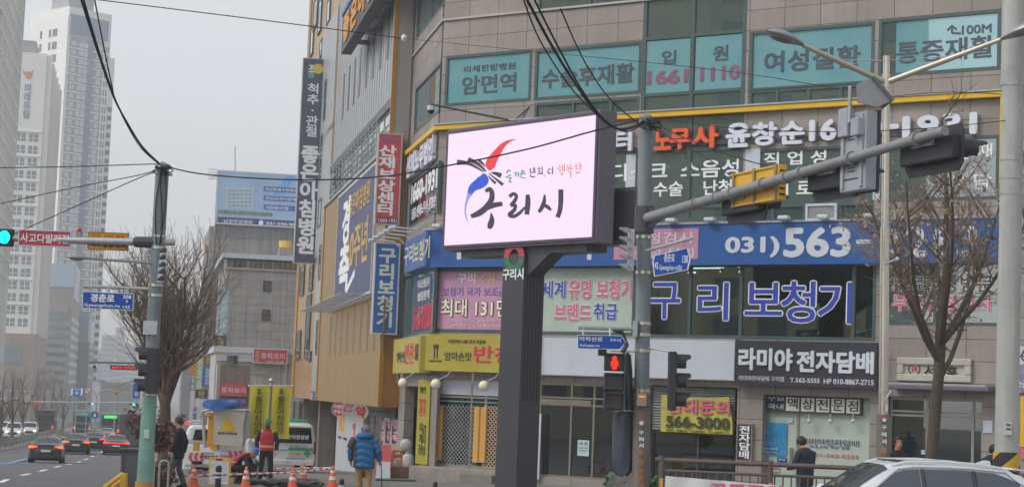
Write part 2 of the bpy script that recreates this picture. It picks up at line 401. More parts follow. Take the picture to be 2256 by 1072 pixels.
# ---------------------------------------------------------------- corner building with the clinics and shops
stoneF = cladding('stone_cladding_front', '8d857f', F, 1.16, .62, u0=.1, v0=.18)
stoneS = cladding('stone_cladding_flank', '8a837d', S, 1.2, .62, v0=.18)
frm = mat('green_grey_window_frame', '3f504f', r=.4, var=.08)
film = glass('teal_film_glass', '9fc5cc', .13, '6fa3ab', .95)
gclr = glass('grey_green_glass', '8fa7a3', .16, '5e726e', .55)
gdark = glass('dark_shop_glass', '5c6468', .13, '33393c', .35)
g2f = glass('clear_shop_glass', 'b5c4bf', .17)
yel = mat('yellow_pipe_paint', 'c9a227', r=.45, var=.06)
bld = thing('commercial_building', 'grey stone clad corner building with teal clinic windows and shops below', 'building', F.pt(8, 0, -6))
H_F = {}
def fr(key, *px): H_F[key] = F.rc(px); return H_F[key]
UR = 27.0; TOP = 24.0; ND = -.35
fr('top5', 1190, -90, 1412, 6)
fr('tall', 1423, -120, 1633, 485)
fr('w1', 983, 124, 1169, 222); fr('w2', 1180, 110, 1411, 206); fr('v2', 1178, 227, 1408, 251)
fr('w5', 1653, 70, 1925, 184); fr('v5', 1650, 199, 1923, 218); fr('w6', 1937, 43, 2204, 153)
fr('l3a', 985, 345, 1172, 470); fr('l3', 1180, 338, 1401, 480)
fr('r3a', 1650, 330, 1926, 443); fr('r3v', 1648, 451, 1923, 485); fr('r3b', 1937, 309, 2200, 438)
fr('p2', 960, 590, 1180, 735); fr('p2b', 1188, 584, 1397, 739); fr('m2', 1424, 582, 1928, 751); fr('r2', 1941, 575, 2203, 717)
GV = .12
for k, t in (('g1', (957, 832, 1180, 1040)), ('g2', (1186, 841, 1400, 1062)), ('g3', (1432, 847, 1619, 1075)), ('g4', (1681, 868, 1913, 1075)), ('g5', (1953, 872, 2160, 1075))):
    fr(k, *t)
for k in ('g3', 'g4', 'g5'): a = H_F[k]; H_F[k] = (a[0], .25, a[2], a[3])
mb = MB(); wall(mb, F, (0, -1.2, UR, TOP), list(H_F.values()), -.35, 0)
mb.build('wall', stoneF, bld)
SL = S.hit(907, 200)[0]
HS = {k: S.rc(t) for k, t in dict(s5=(923, -40, 980, 9), s4=(916, 195, 967, 246), s3=(905, 400, 963, 467), s2=(892, 607, 953, 731), s1=(893, 850, 921, 1040)).items()}
mb = MB(); wall(mb, S, (SL, -1.2, -.352, TOP), list(HS.values()), -.35, 0)
mb.build('wall', stoneS, bld)
# floors, back wall and ceilings behind the glass
fl = mat('interior_floor', '8d8a84', r=.7); cl = mat('interior_ceiling', 'b9bcb8', r=.8); iw = mat('interior_wall', 'a9aca6', r=.8, var=.2, s=.4)
lev = [.1, H_F['m2'][1] - .45, H_F['r3v'][1] - .35, H_F['v2'][1] - .25, H_F['tall'][3] - 3]
for z in lev[1:4]: MB().pbox(F, (.4, z - .3, UR - .4, z), -5, -.36).build('floor_slab', cl, bld)
MB().pbox(F, (.4, .02, UR - .4, .1), -5, -.36).build('floor_slab', fl, bld)
MB().pbox(F, (.4, 0, UR - .4, TOP - .1), -5.3, -5.0).build('back_wall', iw, bld)
MB().pbox(F, (.0, TOP, UR, TOP + .3), -12, 0).build('roof', stoneF, bld)
for u in (3.6, 11.6):                     # room partitions reach the glass between the shops
    MB().pbox(F, (u - .06, .1, u + .06, TOP - .1), -4.99, -.37).build('partition', iw, bld)
lampm = mat('lit_tube', 'f4f6f2', em='f4f6f2', es=3.0, var=0)
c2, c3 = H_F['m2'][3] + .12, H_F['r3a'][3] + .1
MB().pbox(F, (3.7, c2, UR - .4, c2 + .08), -4.98, -.4).build('ceiling', mat('ceiling_dim', '7d7f7c', r=.8), bld); MB().pbox(F, (.5, c3, UR - .4, c3 + .08), -4.98, -.4).build('ceiling', cl, bld)  # second floor ceiling: the room's dimness is put into its darker grey
MB().pbox(F, (3.7, lev[1], UR - .5, c2), -4.98, -4.9).build('back_panel', mat('dim_room_wall', '8a8c87', r=.8, var=.35, s=.6), bld)  # extra sheet before the back wall, the room's dimness in its colour
for u, z, w_, o in ((7.9, c2 - .05, 1.6, -2.6), (8.6, c2 - .05, 1.6, -4.2), (5.7, c2 - .05, .9, -2.2), (6.6, c2 - .05, .9, -3.4), (7.3, c2 - .05, .25, -4.4), (10.2, c2 - .05, .2, -2.2), (3.9, c3 - .04, .3, -1.6), (4.4, c3 - .04, .3, -2.9), (5.2, c3 - .04, .3, -1.2), (5.6, c3 - .04, .3, -2.4), (6.3, c3 - .04, .3, -1.9), (6.7, c3 - .04, .3, -3.4), (6.1, c3 - .04, .3, -3.6), (3.2, c3 - .04, .3, -2.2)):
    MB().pbox(F, (u, z, u + w_, z + .05), o - .12, o).build('ceiling_light', lampm, bld)
def uu(x, y): return F.hit(x, y)[0]
def vv(x, y): return F.hit(x, y)[1]
W = lambda k, g, cols=(), rows=(), **kw: window(F, H_F[k], bld, frm, g, cols, rows, **kw)
W('top5', gclr, (uu(1300, 0),))
# the full-height glazed strip: grey glass with two teal film panes per clinic floor
tall = W('tall', gclr, (uu(1524, 150),), (vv(1530, 77), vv(1530, 203), vv(1530, 243), vv(1525, 330), vv(1525, 455)), fw=.13)
for t in ((1423, 93, 1523, 200), (1534, 83, 1641, 192)):
    MB().pbox(F, F.rc(t, -.04), -.044, -.03).build('pane', film, tall)
w1 = W('w1', film, fw=.1); w2 = W('w2', film, fw=.1); W('v2', gclr, (uu(1262, 240), uu(1345, 235)), fw=.1)
w5 = W('w5', film, fw=.1); W('v5', gclr, (uu(1712, 215), uu(1781, 212), uu(1852, 207)), fw=.1)
w6 = W('w6', film, fw=.1); MB().pbox(F, F.rc((1940, 50, 1972, 168), -.03), -.044, -.032).build('blind', gclr, w6)
W('l3a', gclr, (uu(1080, 400),)); l3 = W('l3', gclr, (uu(1290, 400),))
r3a = W('r3a', gclr, fw=.09); W('r3v', gclr, (uu(1702, 470), uu(1772, 467), uu(1850, 465)), fw=.1); r3b = W('r3b', gclr, fw=.09)
m2 = W('m2', g2f, (uu(1519, 660), uu(1632, 660), uu(1880, 660)), fw=.1)
r2 = W('r2', gclr, (uu(2060, 650),), fw=.08)
pk = mat('pink_window_sheet', 'b3849f', r=.5, var=.1, s=.8); pgs = mat('pale_green_window_sheet', 'a3b0a4', r=.35, var=.1, s=.6)
p2 = W('p2', pk, fw=.12); p2b = W('p2b', pgs, fw=.1)
for t in ((1588, 590, 1622, 742), (1637, 590, 1667, 745), (1866, 590, 1884, 742), (1890, 592, 1918, 742)):
    MB().pbox(F, F.rc(t, -.3), -.34, -.3).build('blind', pgs, m2)
tf = dict(r=.5)
gtx = mat('grey_film_lettering', '3f4c56', r=.4, var=.1); mtx = mat('magenta_film_lettering', '7a4d66', r=.4, var=.1)
def lt(s, px, m, par, bold=.02, o=-.043, th=.012, **kw): return letters(s, F, F.rb(px, o + th), o, o + th, m, par, bold, **kw)
lt('리체한방병원', (1022, 137, 1135, 161), gtx, w1, .015); lt('암면역', (1018, 160, 1136, 210), gtx, w1, .035)
lt('수술후재활', (1194, 138, 1397, 197), gtx, w2, .04)
lt('입', (1458, 110, 1489, 143), gtx, tall, .035, -.029); lt('원', (1571, 99, 1604, 135), gtx, tall, .035, -.029)
lt('1661', (1426, 151, 1516, 189), mtx, tall, .05, -.029); lt('1110', (1543, 142, 1630, 181), mtx, tall, .05, -.029)
lt('여성질환', (1684, 99, 1895, 163), gtx, w5, .04); lt('통증재활', (1975, 77, 2190, 142), gtx, w6, .028); lt('100M', (2119, 52, 2184, 77), gtx, w6, .03)
ar = MB(); aP = lambda x, y: F.hit(x, y, -.03)
for a, b in (((2097, 58), (2097, 73)), ((2097, 73), (2116, 74)), ((2087, 67), (2097, 57)), ((2097, 57), (2107, 65))):
    p, q = aP(*a), aP(*b); d = (V(q) - V(p)); nn = V((-d.y, d.x)).normalized() * .028
    ar.pprism(F, [V(p) + nn, V(p) - nn, V(q) - nn, V(q) + nn], -.043, -.031 + .001 * len(ar.v) / 8)
ar.build('arrow', gtx, w6)
w3t = wtxt
lt('척추 디스크  소음성', (1250, 350, 1628, 404), w3t, l3, .03); lt('수술    난청', (1440, 395, 1612, 434), w3t, tall, .03)
for c, x0 in (('턱', 1352), ('스', 1453), ('크', 1489), ('소', 1530), ('음', 1567), ('성', 1604)):
    pass
MB().pbox(F, F.rc((1380, 341, 1402, 416), -.03), -.043, -.03).build('white_strip', white, l3)
MB().pbox(F, F.rc((1643, 329, 1673, 420), -.001), -.03, .014).build('white_strip', white, r3a)
lt('직 업 성', (1684, 330, 1820, 366), w3t, r3a, .03); lt('폐 로 진 폐', (1700, 392, 1905, 434), w3t, r3a, .03)
MB().pbox(F, F.rc((1925, 325, 1938, 440), .012), .002, .014).build('white_strip', white, r3b)
lt('산 재', (2106, 315, 2186, 352), w3t, r3b, .03); lt('상 담', (2088, 381, 2184, 420), w3t, r3b, .03)
# second floor lettering
for s_, px, m_ in (('세계', (1194, 618, 1245, 656), btxt), ('유명 보청기', (1253, 615, 1391, 658), ptxt), ('브랜드', (1222, 668, 1300, 706), ptxt), ('취급', (1308, 667, 1359, 704), btxt)):
    lt(s_, px, m_, p2b, .03, th=.03, outline=wtxt, ow=.035)
for s_, px in (('구', (1432, 622, 1497, 702)), ('리', (1538, 622, 1603, 705)), ('보', (1642, 622, 1722, 694)), ('청', (1722, 619, 1795, 710)), ('기', (1803, 622, 1876, 712))):
    lt(s_, px, btxt, m2, .02, th=.03, outline=wtxt, ow=.03)
ptx2 = mat('gold_lettering', 'b9a56a', r=.5); pl2 = mat('pale_pink_lettering', 'd3bccb', r=.6); bt2 = mat('violet_lettering', '6a63a4', r=.5)
lt('구리', (1009, 602, 1047, 623), wtxt, p2, .02); lt('보청기', (1049, 600, 1115, 623), ptx2, p2, .02)
lt('보청기 국가 보조금', (975, 632, 1113, 652), bt2, p2, .015)
lt('최대 131만', (972, 658, 1122, 698), mat('cream_lettering', 'd9d3bd', r=.5), p2, .03, th=.03, outline=ktxt, ow=.03)
lt('고기의 보청기도 이제 보조금 지원', (985, 703, 1120, 712), pl2, p2, .01); lt('본인부담 거의 없이 구입하세요', (995, 713, 1120, 722), pl2, p2, .01)
lt('무료출장방문', (1967, 606, 2187, 643), ktxt, r2, .015, th=.03, outline=wtxt, ow=.035); lt('무료난청검사', (1966, 647, 2188, 686), ptxt, r2, .03, th=.03, outline=wtxt, ow=.03)
lt('보', (1985, 682, 2020, 700), gtx, r2, .01)
# flank windows
def WS(k, g, cols=(), rows=()): return window(S, HS[k], bld, frm, g, cols, rows, fw=.08)
gS = glass('pale_reflecting_glass', '9ab0b4', .3, '6f8d96', .85)
WS('s5', gS, (S.hit(950, 20)[0],)); WS('s4', gS); s3 = WS('s3', gdark); s2 = WS('s2', gS, (S.hit(905, 650)[0],))
letters('1660-1931', S, S.rc((907, 408, 963, 413), -.04), -.043, -.03, wtxt, s3, .05); letters('담당 산재노무사 윤창순', S, S.rc((908, 460, 960, 454), -.04), -.043, -.03, wtxt, s3, .03)
MB().pbox(S, S.rc((914, 580 + 35, 949, 668), -.04), -.043, -.03).build('notice_sheet', mat('dark_blue_sheet', '343f5c', r=.5), s2)
letters('무료난청검사', S, S.rc((920, 617, 946, 628), -.02), -.03, -.02, wtxt, s2, .02); letters('상담문의', S, S.rc((920, 644, 945, 657), -.02), -.03, -.02, wtxt, s2, .02)
letters('563-0200', S, S.rc((911, 676, 950, 721), -.02), -.043, -.03, rtxt, s2, .03)
# ledges and the yellow gas pipe with its drop on the right
led = mat('stone_ledge', 'a39c96', r=.6, var=.1)
MB().pbox(F, (-.06, F.hit(1080, 37)[1], UR, F.hit(1080, 37)[1] + .07), .001, .07).build('ledge', led, bld)
MB().pbox(S, (SL, F.hit(1080, 37)[1], -.0, F.hit(1080, 37)[1] + .07), .001, .07).build('ledge', led, bld)
pv = F.hit(1700, 238, .1)[1]; pu = F.hit(2211, 300, .1)[0]
pp = MB(); r_ = .085
pp.pbox(F, (-.1, pv - r_, pu + r_, pv + r_), .03, .2); pp.pbox(F, (pu - r_, F.hit(2208, 432, .1)[1], pu + r_, pv - r_), .03, .2)
pp.pbox(S, (SL, pv - r_, .0, pv + r_), .03, .2)
pp.build('gas_pipe', yel, bld, bevel=.02)
cv = MB(); cv.pbox(F, (-.1, pv + r_ + .004, pu + r_, pv + r_ + .05), .001, .24); cv.build('pipe_flashing', galv, bld)
MB().tube([F.pt(uu(2209, 120), pv + .2, .05), F.pt(uu(2209, 120), TOP - 1, .05)], .03).build('drain_pipe', galv, bld)
MB().tube([S.pt(SL + .1, 3, .06), S.pt(SL + .1, TOP - 1, .06)], .09).build('drain_pipe', mat('brown_drain_pipe', '6d6668', r=.5), bld)
# ---- big channel letters over the third floor
cw = mat('channel_letter_white', 'c2c5d0', r=.4, var=.05); co_ = mat('channel_letter_orange', 'd0562f', r=.4, var=.05)
ls_ = thing('channel_letter_sign', 'row of large white and orange letters above third floor windows, front wall', 'sign', F.pt(uu(1700, 300), vv(1700, 300), .1))
rail = MB()
for x0, x1, y in ((1340, 1400, 335), (1436, 1632, 325), (1600, 2150, 318)):
    a, b = F.hit(x0, y, .05), F.hit(x1, y - 12 * (x1 - x0) / 550, .05); rail.pbox(F, (a[0], a[1], b[0], a[1] + .12), .016, .05)
rail.build('rail', dark, ls_)
for s_, px, m_ in (('터', (1352, 286, 1391, 334), cw), ('노', (1441, 283, 1478, 332), co_), ('무', (1475, 282, 1520, 330), co_), ('사', (1524, 274, 1582, 328), co_), ('윤', (1599, 269, 1652, 326), cw), ('창', (1657, 267, 1711, 322), cw), ('순', (1717, 265, 1772, 319), cw), ('16', (1783, 261, 1842, 312), cw), ('60', (1846, 256, 1943, 309), cw), ('-', (1950, 272, 1980, 285), cw), ('19', (1988, 252, 2068, 305), cw), ('31', (2076, 246, 2152, 299), cw)):
    letters(s_, F, F.rb(px, .16), .05, .16, m_, ls_, .05)
ls2 = thing('channel_letter_sign', 'short row of stacked white letters on the flank beside the red vertical sign', 'sign', S.pt(-3, 11, .1))
letters('산재노무법인', S, S.rc((896, 345, 952, 352), .16), .03, .16, cw, ls2, .06)
MB().pbox(S, S.rc((896, 365, 950, 361), .1), .015, .06).build('rail', dark, ls2)
# ---- long blue fascia
def corner_px(o, y):                                     # where boxes of the same depth on both walls meet
    a = F.o + F.n * o; b = S.o + S.n * o; d = b - a; cr = F.r.x * S.r.y - F.r.y * S.r.x; k = (d.x * S.r.y - d.y * S.r.x) / cr
    p = a + F.r * k; p.z = F.hit(950, y, o)[1]; return proj(p)[0]
cB, cY = corner_px(.32, 545), corner_px(.4, 780)
bfc = mat('fascia_blue', '27528f', r=.4, var=.06, s=.7, streak=.06); pkp = mat('fascia_pink_patch', 'b07b95', r=.45, var=.08)
bs = sign('fascia_sign', 'long blue fascia sign with a phone number across the corner building', 'sign', F, (cB, 507, 2197, 578), .002, .32, bfc)
brc = F.rc((cB, 507, 2197, 578), .32)
MB().pbox(F, (-.3, brc[3] + .002, brc[2], brc[3] + .05), .002, .36).build('top_trim', galv, bs)
fl_ = lambda s_, px, m_, b_, par=bs, **kw: letters(s_, F, F.rb(px, .33), .318, .335, m_, par, b_, **kw)
lw_ = mat('fascia_lettering', 'b8bdc4', r=.45, var=.05)
for s_, px in (('구', (985, 520, 1040, 572)), ('리', (1070, 520, 1120, 572)), ('보', (1150, 520, 1180, 565)), ('청', (1188, 515, 1232, 575)), ('기', (1255, 512, 1303, 573)),
               ('031)', (1598, 520, 1717, 568)), ('563', (1727, 499, 1874, 568)), ('-', (1886, 527, 1925, 537)), ('3', (1945, 498, 1982, 567)), ('2', (1996, 497, 2040, 567)), ('8', (2055, 496, 2098, 567)), ('3', (2109, 494, 2154, 567))):
    fl_(s_, px, lw_, .045)
MB().pbox(F, F.rc((1354, 506, 1537, 570), .33), .318, .33).build('pink_patch', pkp, bs)
letters('난청검사', F, F.rb((1392, 510, 1530, 538), .335), .329, .34, lw_, bs, .02); letters('상담 문의', F, F.rb((1400, 545, 1528, 568), .335), .329, .34, lw_, bs, .02)
bs2 = sign('fascia_sign', 'short blue fascia sign with yellow white letters on the flank below white rods', 'sign', S, (893, 533, cB, 583), .002, .32, bfc,
           [('구리', (892, 545, 911, 578), lw_, .03), ('보청기', (913, 536, 946, 567), mat('fascia_cream_lettering', 'bdb68a'), .03)])
def floodlight(px, P=F):
    u, v = P.hit(px[0], px[1], .45); v = brc[3] + .02
    f = thing('sign_floodlight', None, 'lamp', P.pt(u, v, .3), 'floodlights along the top of the blue fascia')
    MB().pbox(P, (u - .17, v + .04, u + .17, v + .16), .36, .6).build('housing', white, f, bevel=.03)
    MB().tube([P.pt(u, v + .03, .2), P.pt(u, v + .1, .4)], .025).build('bracket', galv, f)
    f['label'] = 'white floodlight on the blue fascia, %s' % px[2]; return f
for t in ((965, 503, 'at the corner behind the screen'), (1480, 494, 'first to the right of the signal pole'), (1565, 494, 'above the zero of the number'), (1647, 492, 'above the three of the number'), (1728, 491, 'above the large five'), (1815, 490, 'above the large six below white air conditioner'), (1915, 487, 'beside the steel lamp post')): floodlight(t)
for i, (x, y) in enumerate(((943, 503), (931, 512), (918, 520), (905, 528), (893, 537))):
    a = S.hit(x, y, .5); u = S.hit(x - 14, y + 1, .3)[0]
    b_ = thing('sign_floodlight', 'thin white lamp rod over the flank blue sign, number %s from the corner' % ('one', 'two', 'three', 'four', 'five')[i], 'lamp', S.pt(u, brc[3], .3), 'lamp rods over the flank blue sign')
    MB().tube([S.pt(u, brc[3] - .05, .3), S.pt(u, brc[3] + .12, .5), S.pt(u, brc[3] + .16, 1.25)], .03).build('rod', white, b_)
    MB().tube([S.pt(u, brc[3] + .16, 1.2), S.pt(u, brc[3] + .1, 1.45)], .075).build('head', white, b_)
# ---- yellow side-dish shop sign round the corner
yfc = mat('yellow_sign_face', '9f9438', r=.45, var=.07, s=.6, streak=.08); dgt = mat('dark_green_lettering', '2f3b2c', r=.5)
ys1 = sign('shop_sign', 'yellow side dish shop sign with red brush letters on the front wall', 'sign', F, (cY, 735, 1186, 823), .002, .4, yfc,
           [('각종반찬·나물·김치·젓갈류', (987, 747, 1070, 757), dgt, .01), ('엄마손맛', (980, 774, 1039, 795), dgt, .02), ('소매반찬 전문점', (945, 792, 973, 797), dgt, .01), ('반찬', (1045, 760, 1135, 800), rtxt, .03)])
sp = MB()
for x in (957.5, 963.5):
    a, b = F.hit(x, 763, .41), F.hit(x, 789, .41); sp.pbox(F, (a[0] - .02, b[1], a[0] + .02, a[1]), .398, .412); sp.pprism(F, [(a[0] + .05 * math.cos(q), a[1] + .09 * math.sin(q)) for q in [i * .628 for i in range(10)]], .4, .415)
sp.build('cutlery_mark', ktxt, ys1)
ys2 = sign('shop_sign', 'yellow side dish shop sign panel on the flank beside the gold wall', 'sign', S, (868, 748, cY, 820), .002, .4, yfc,
           [('엄마손맛', (875, 775, 892, 797), dgt, .02), ('반찬', (893, 757, 911, 800), rtxt, .03), ('563', (915, 758, 923, 790), dgt, .01)])
MB().pbox(S, S.rc((cY - 8, 757, cY - 1, 793), .402), .4, .404).build('photo_strip', mat('brown_photo', '6b4434', var=.4, s=3), ys2)
# ---- white blank fascia, black shop sign
sign('blank_fascia', 'wide blank white fascia panel over the dark shop door', 'sign', F, (1185, 739, 1618, 838), .002, .3, white, frame=galv, fw=.03)
blk = mat('charcoal_sign_face', '2e2f38', r=.4, var=.05)
sign('shop_sign', 'charcoal shop sign with large pale letters and phone numbers', 'sign', F, (1622, 749, 1930, 856), .002, .4, blk,
     [('라미야', (1629, 765, 1747, 817), lw_, .05, {'th': .05}), ('전자담배', (1757, 771, 1926, 824), lw_, .05, {'th': .05}), ('라미야전자담배 구리점', (1628, 826, 1727, 840), lw_, .015), ('T.562-5555', (1741, 831, 1806, 843), lw_, .03), ('HP 010-8867-2715', (1815, 833, 1925, 848), lw_, .03)])
cr = mat('cream_tile', 'c9c6bd', r=.4)
s5 = sign('shop_sign', 'low dark sign with white square letter tiles over the vape shop door', 'sign', F, (1687, 869, 1898, 914), -.3, -.2, blk, [('수입', (1692, 869, 1726, 882), lw_, .02), ('국내', (1692, 888, 1726, 901), lw_, .02)], frame=dark, fw=.05)
for i, ch in enumerate('액상전문점'):
    x = 1732 + i * 33.3; y = 871 + i * 1.5; px = (x, y, x + 28, y + 34)
    MB().pbox(F, F.rc(px, -.19), -.202, -.19).build('letter_tile', cr, s5); letters(ch, F, F.rc((x + 3, y + 4, x + 25, y + 29), -.18), -.191, -.18, ktxt, s5, .02)
sign('shop_sign', 'narrow black upright sign with four white letters on the shop pillar', 'sign', F, (1624, 931, 1656, 1016), .002, .1, blk, [('전자담배', (1629, 936, 1652, 1010), wtxt, .04, {'vertical': True})], frame=steel, fw=.04)
# ---- air conditioner frame in the small window
ac = thing('air_conditioner', 'white framed grey outdoor unit among small third floor windows', 'air conditioner', F.pt(uu(1810, 470), vv(1810, 484), .1))
MB().pbox(F, F.rc((1778, 452, 1841, 484), .05), -.05, .05).build('casing', mat('grey_mesh', '7d807e'), ac); MB().ring(F, F.rc((1775, 449, 1843, 485), .08), .07, .0, .09).build('frame', white, ac)
# ---- ground floor: lattice shop at the corner
def gf(*px, o=0): return F.rc(px, o)
alu = mat('aluminium_frame', '8c8a87', r=.35, m=.4, var=.1); orp = mat('orange_panel', 'c0914a', r=.5, var=.08)
zs = H_F['g1'][1]
sh = window(F, H_F['g1'], bld, alu, gdark, (uu(1060, 950), uu(1130, 950)), (vv(1000, 873),), fw=.08, fo=(-.3, -.2), go=(-.27, -.25))
MB().pbox(F, gf(966, 828, 1098, 872, o=-.2), -.24, -.19).build('fascia_board', white, sh)
MB().pbox(F, gf(965, 880, 1098, 888, o=-.2), -.26, -.2).build('shutter_roll', mat('teal_shutter_box', '5d8f92', r=.5), sh)
for t in ((957, 892, 969, 1012), (1045, 895, 1055, 1018), (1056, 896, 1067, 1018)): MB().pbox(F, gf(*t, o=-.1), -.19, -.1).build('post', orp, sh)
lat = MB(); a = gf(968, 890, 1050, 1034, o=-.2)
def lattice(mb, rc, step, o, w_=.018):
    u0, v0, u1, v1 = rc; hgt = v1 - v0; n = int((u1 - u0 + hgt) / step)
    for s_ in (1, -1):
        for i in range(n + 1):
            c0 = u0 - hgt + i * step if s_ > 0 else u0 + i * step
            # line u = c0 + s*(v - v0)
            va, vb = v0, v1; ua, ub = c0, c0 + s_ * hgt
            pts = []
            for (lo, hi) in ((u0, u1),):
                t0, t1 = 0., 1.
                if ub == ua: continue
                ta, tb = (lo - ua) / (ub - ua), (hi - ua) / (ub - ua)
                if ta > tb: ta, tb = tb, ta
                t0, t1 = max(t0, ta), min(t1, tb)
                if t1 - t0 > .002: pts = [(ua + (ub - ua) * t0, va + (vb - va) * t0), (ua + (ub - ua) * t1, va + (vb - va) * t1)]
            if pts:
                p, q = V(pts[0]), V(pts[1]); d = (q - p).normalized(); nn = V((-d.y, d.x)) * w_ / 2
                mb.add([F.pt(*(p + nn), o), F.pt(*(p - nn), o), F.pt(*(q - nn), o), F.pt(*(q + nn), o)], [(0, 1, 2, 3)])
lattice(lat, a, .145, -.17); lat.build('lattice_gate', galv, sh)
lat = MB(); lattice(lat, gf(1066, 893, 1180, 1036, o=-.2), .145, -.17, .03); lat.build('lattice_gate', mat('tan_lattice', 'b39a7c', r=.5, var=.1), sh)
col_st = mat('granite_pier', '8b837c', r=.55, var=.16, s=2, streak=.2)
for px in ((930, 826, 944, 1042), (947, 828, 957, 1040)): MB().pbox(F, gf(*px, o=.12), .001, .14).build('pier', col_st, bld)
MB().pbox(F, (-.1, gz(-3, 59) - .2, 3.6, zs), .001, .8).build('plinth', col_st, bld, bevel=.02); MB().pbox(F, (2.35, gz(-3, 59) - .2, 3.6, zs - .12), .802, 1.4).build('step', mat('concrete_step', '77756f', r=.85, var=.15, s=2), bld)
# globe lamps under the yellow sign
gl_ = mat('globe_lamp_cream', 'd6cdb4', r=.35, var=.05)
for x, y, P, lb_ in ((888, 843, S, 'on the flank, left of its neighbours'), (960, 845, F, 'at the corner pier'), (1066, 849, F, 'above the steel post')):
    u, v = P.hit(x, y, .75); t = thing('globe_lamp', 'cream globe lamp under the yellow sign, ' + lb_, 'lamp', P.pt(u, v, .75), 'globe lamps under the yellow sign')
    MB().ball(P.pt(u, v, .75), .17, nu=18, nv=12).build('globe', gl_, t, smooth=True)
    MB().tube([P.pt(u + .05, v + .12, .72), P.pt(u + .3, v + .3, .5), P.pt(u + .3, v + .5, .3)], .022).build('arm', galv, t)
MB().tube([F.pt(uu(1056, 950) + .03, zs - .3, .55), F.pt(uu(1056, 950) + .03, vv(1062, 822), .55)], .035).build('post', steel, bld)
# banner on the flank pier
bn = sign('upright_banner', 'narrow yellow upright banner with dark green letters on the corner pier', 'banner', F, (922, 836, 941, 1022), .16, .18, yfc, [('엄마손맛', (926, 850, 938, 866), dgt, .0), ('반찬', (924, 876, 938, 915), rtxt, .02, {'vertical': True}), ('육개장', (924, 930, 930, 1000), dgt, .01, {'vertical': True}), ('감자탕', (932, 934, 937, 1003), dgt, .01, {'vertical': True})])
# dark central shop
g2 = window(F, H_F['g2'], bld, steel, gdark, (uu(1252, 980), uu(1302, 980)), (vv(1290, 893), vv(1290, 877)), fw=.07, fo=(-.2, -.1), go=(-.17, -.15))
MB().pbox(F, gf(1186, 877, 1302, 893, o=-.1), -.13, -.085).build('transom', steel, g2)
nt_ = sign('paper_notice', 'small pale paper notice taped inside the dark glass door', 'notice', F, (1273, 968, 1297, 1004), -.14, -.135, mat('pale_paper', 'a9bdbd'), [('이 전', (1277, 972, 1294, 980), ktxt, .0), ('영업장소 이전', (1276, 984, 1295, 987), ktxt, 0), ('감사합니다', (1276, 990, 1295, 993), ktxt, 0)])
vb = sign('notice_strip', 'tall narrow white and navy notice board beside the screen pillar', 'notice', F, (1178, 910, 1187, 1055), .1, .14, white, [('1931', (1179, 940, 1186, 946), ktxt, .02), ('산재', (1179, 950, 1186, 962), btxt, .02), ('상담', (1179, 966, 1186, 978), btxt, .02)])
# dark shop with shutter
g3 = window(F, H_F['g3'], bld, dark, gdark, (uu(1530, 1000),), (vv(1520, 955),), fw=.07, fo=(-.3, -.2), go=(-.27, -.25))
st = MB(); a = gf(1440, 850, 1618, 955, o=-.15); n = 16
rows = []
for i in range(n * 4 + 1):
    q = i / 4; rows.append([F.pt(a[0], a[1] + (a[3] - a[1]) * i / (n * 4), -.17 + .05 * abs(math.sin(math.pi * q / 1))), F.pt(a[2], a[1] + (a[3] - a[1]) * i / (n * 4), -.17 + .05 * abs(math.sin(math.pi * q / 1)))])
st.grid(rows); st.build('roller_shutter', mat('shutter_grey', '7f8886', r=.5, var=.15, streak=.2), g3)
yb = thing('rental_banner', 'sagging yellow rent banner with pink letters and number across the grey shutter', 'banner', F.pt(uu(1535, 955), vv(1535, 955), -.05))
a = gf(1458, 868, 1614, 957, o=.02); rows = []
for i in range(9):
    q = i / 8; rows.append([F.pt(a[0] + (a[2] - a[0]) * (j / 20) * (1 - .09 * max(0, q - .3) * (1 if j > 14 else 0)) , a[1] + (a[3] - a[1]) * q - .06 * math.sin(j / 20 * math.pi) * q, .02 + .025 * math.sin(j * 1.3 + q * 2)) for j in range(21)])
mb = MB(); mb.grid(rows); mb.build('sheet', mat('banner_yellow', 'a9a246', r=.6, var=.08), yb, smooth=True)
letters('임대문의', F, F.rc((1470, 876, 1607, 914), .08), .05, .075, ptxt, yb, .04); letters('566-3000', F, F.rc((1467, 914, 1606, 946), .08), .05, .075, mat('brown_black_lettering', '3c3a2c'), yb, .04)
letters('대표: 임창욱   등록번호: 36130095-21', F, F.rc((1467, 944, 1606, 955), .08), .05, .07, mat('brown_black_lettering'), yb, .0)
# vape shop front
g4r = H_F['g4']
g4 = window(F, g4r, bld, alu, pgs, (uu(1748, 960),), (), fw=.08, fo=(-.34, -.3), go=(-.345, -.335))
MB().pbox(F, F.rc((1740, 985, 1744, 1031), -.25), -.3, -.25).build('door_handle', steel, g4)
po = sign('poster', 'deep blue poster with pale swirls on the vape shop door', 'poster', F, (1685, 929, 1732, 1003), -.298, -.29, mat('blue_poster', '2f7fb0', r=.35, var=.55, s=2.4), [('전자담배', (1687, 985, 1713, 990), wtxt, .01), ('액상 전문', (1687, 993, 1713, 997), wtxt, .01)])
sign('paper_notice', 'small blue card stuck under the blue poster', 'notice', F, (1712, 1006, 1733, 1018), -.298, -.29, roadblue, [('안내', (1716, 1009, 1729, 1014), wtxt, .01)])
sign('paper_notice', 'red and white closed card low on the vape shop door', 'notice', F, (1691, 1024, 1716, 1038), -.298, -.285, white, [('CLOSED', (1693, 1028, 1715, 1034), rtxt, .03)])
sign('paper_notice', 'blank white card at the top corner of the vape shop door', 'notice', F, (1735, 920, 1746, 930), -.298, -.285, white)
lt('라미야전자담배', (1764, 963, 1892, 982), ktxt, g4, .03, -.31, outline=wtxt, ow=.03); lt('국내,수입 액상 전문', (1782, 979, 1872, 990), bt2, g4, .01, -.33)
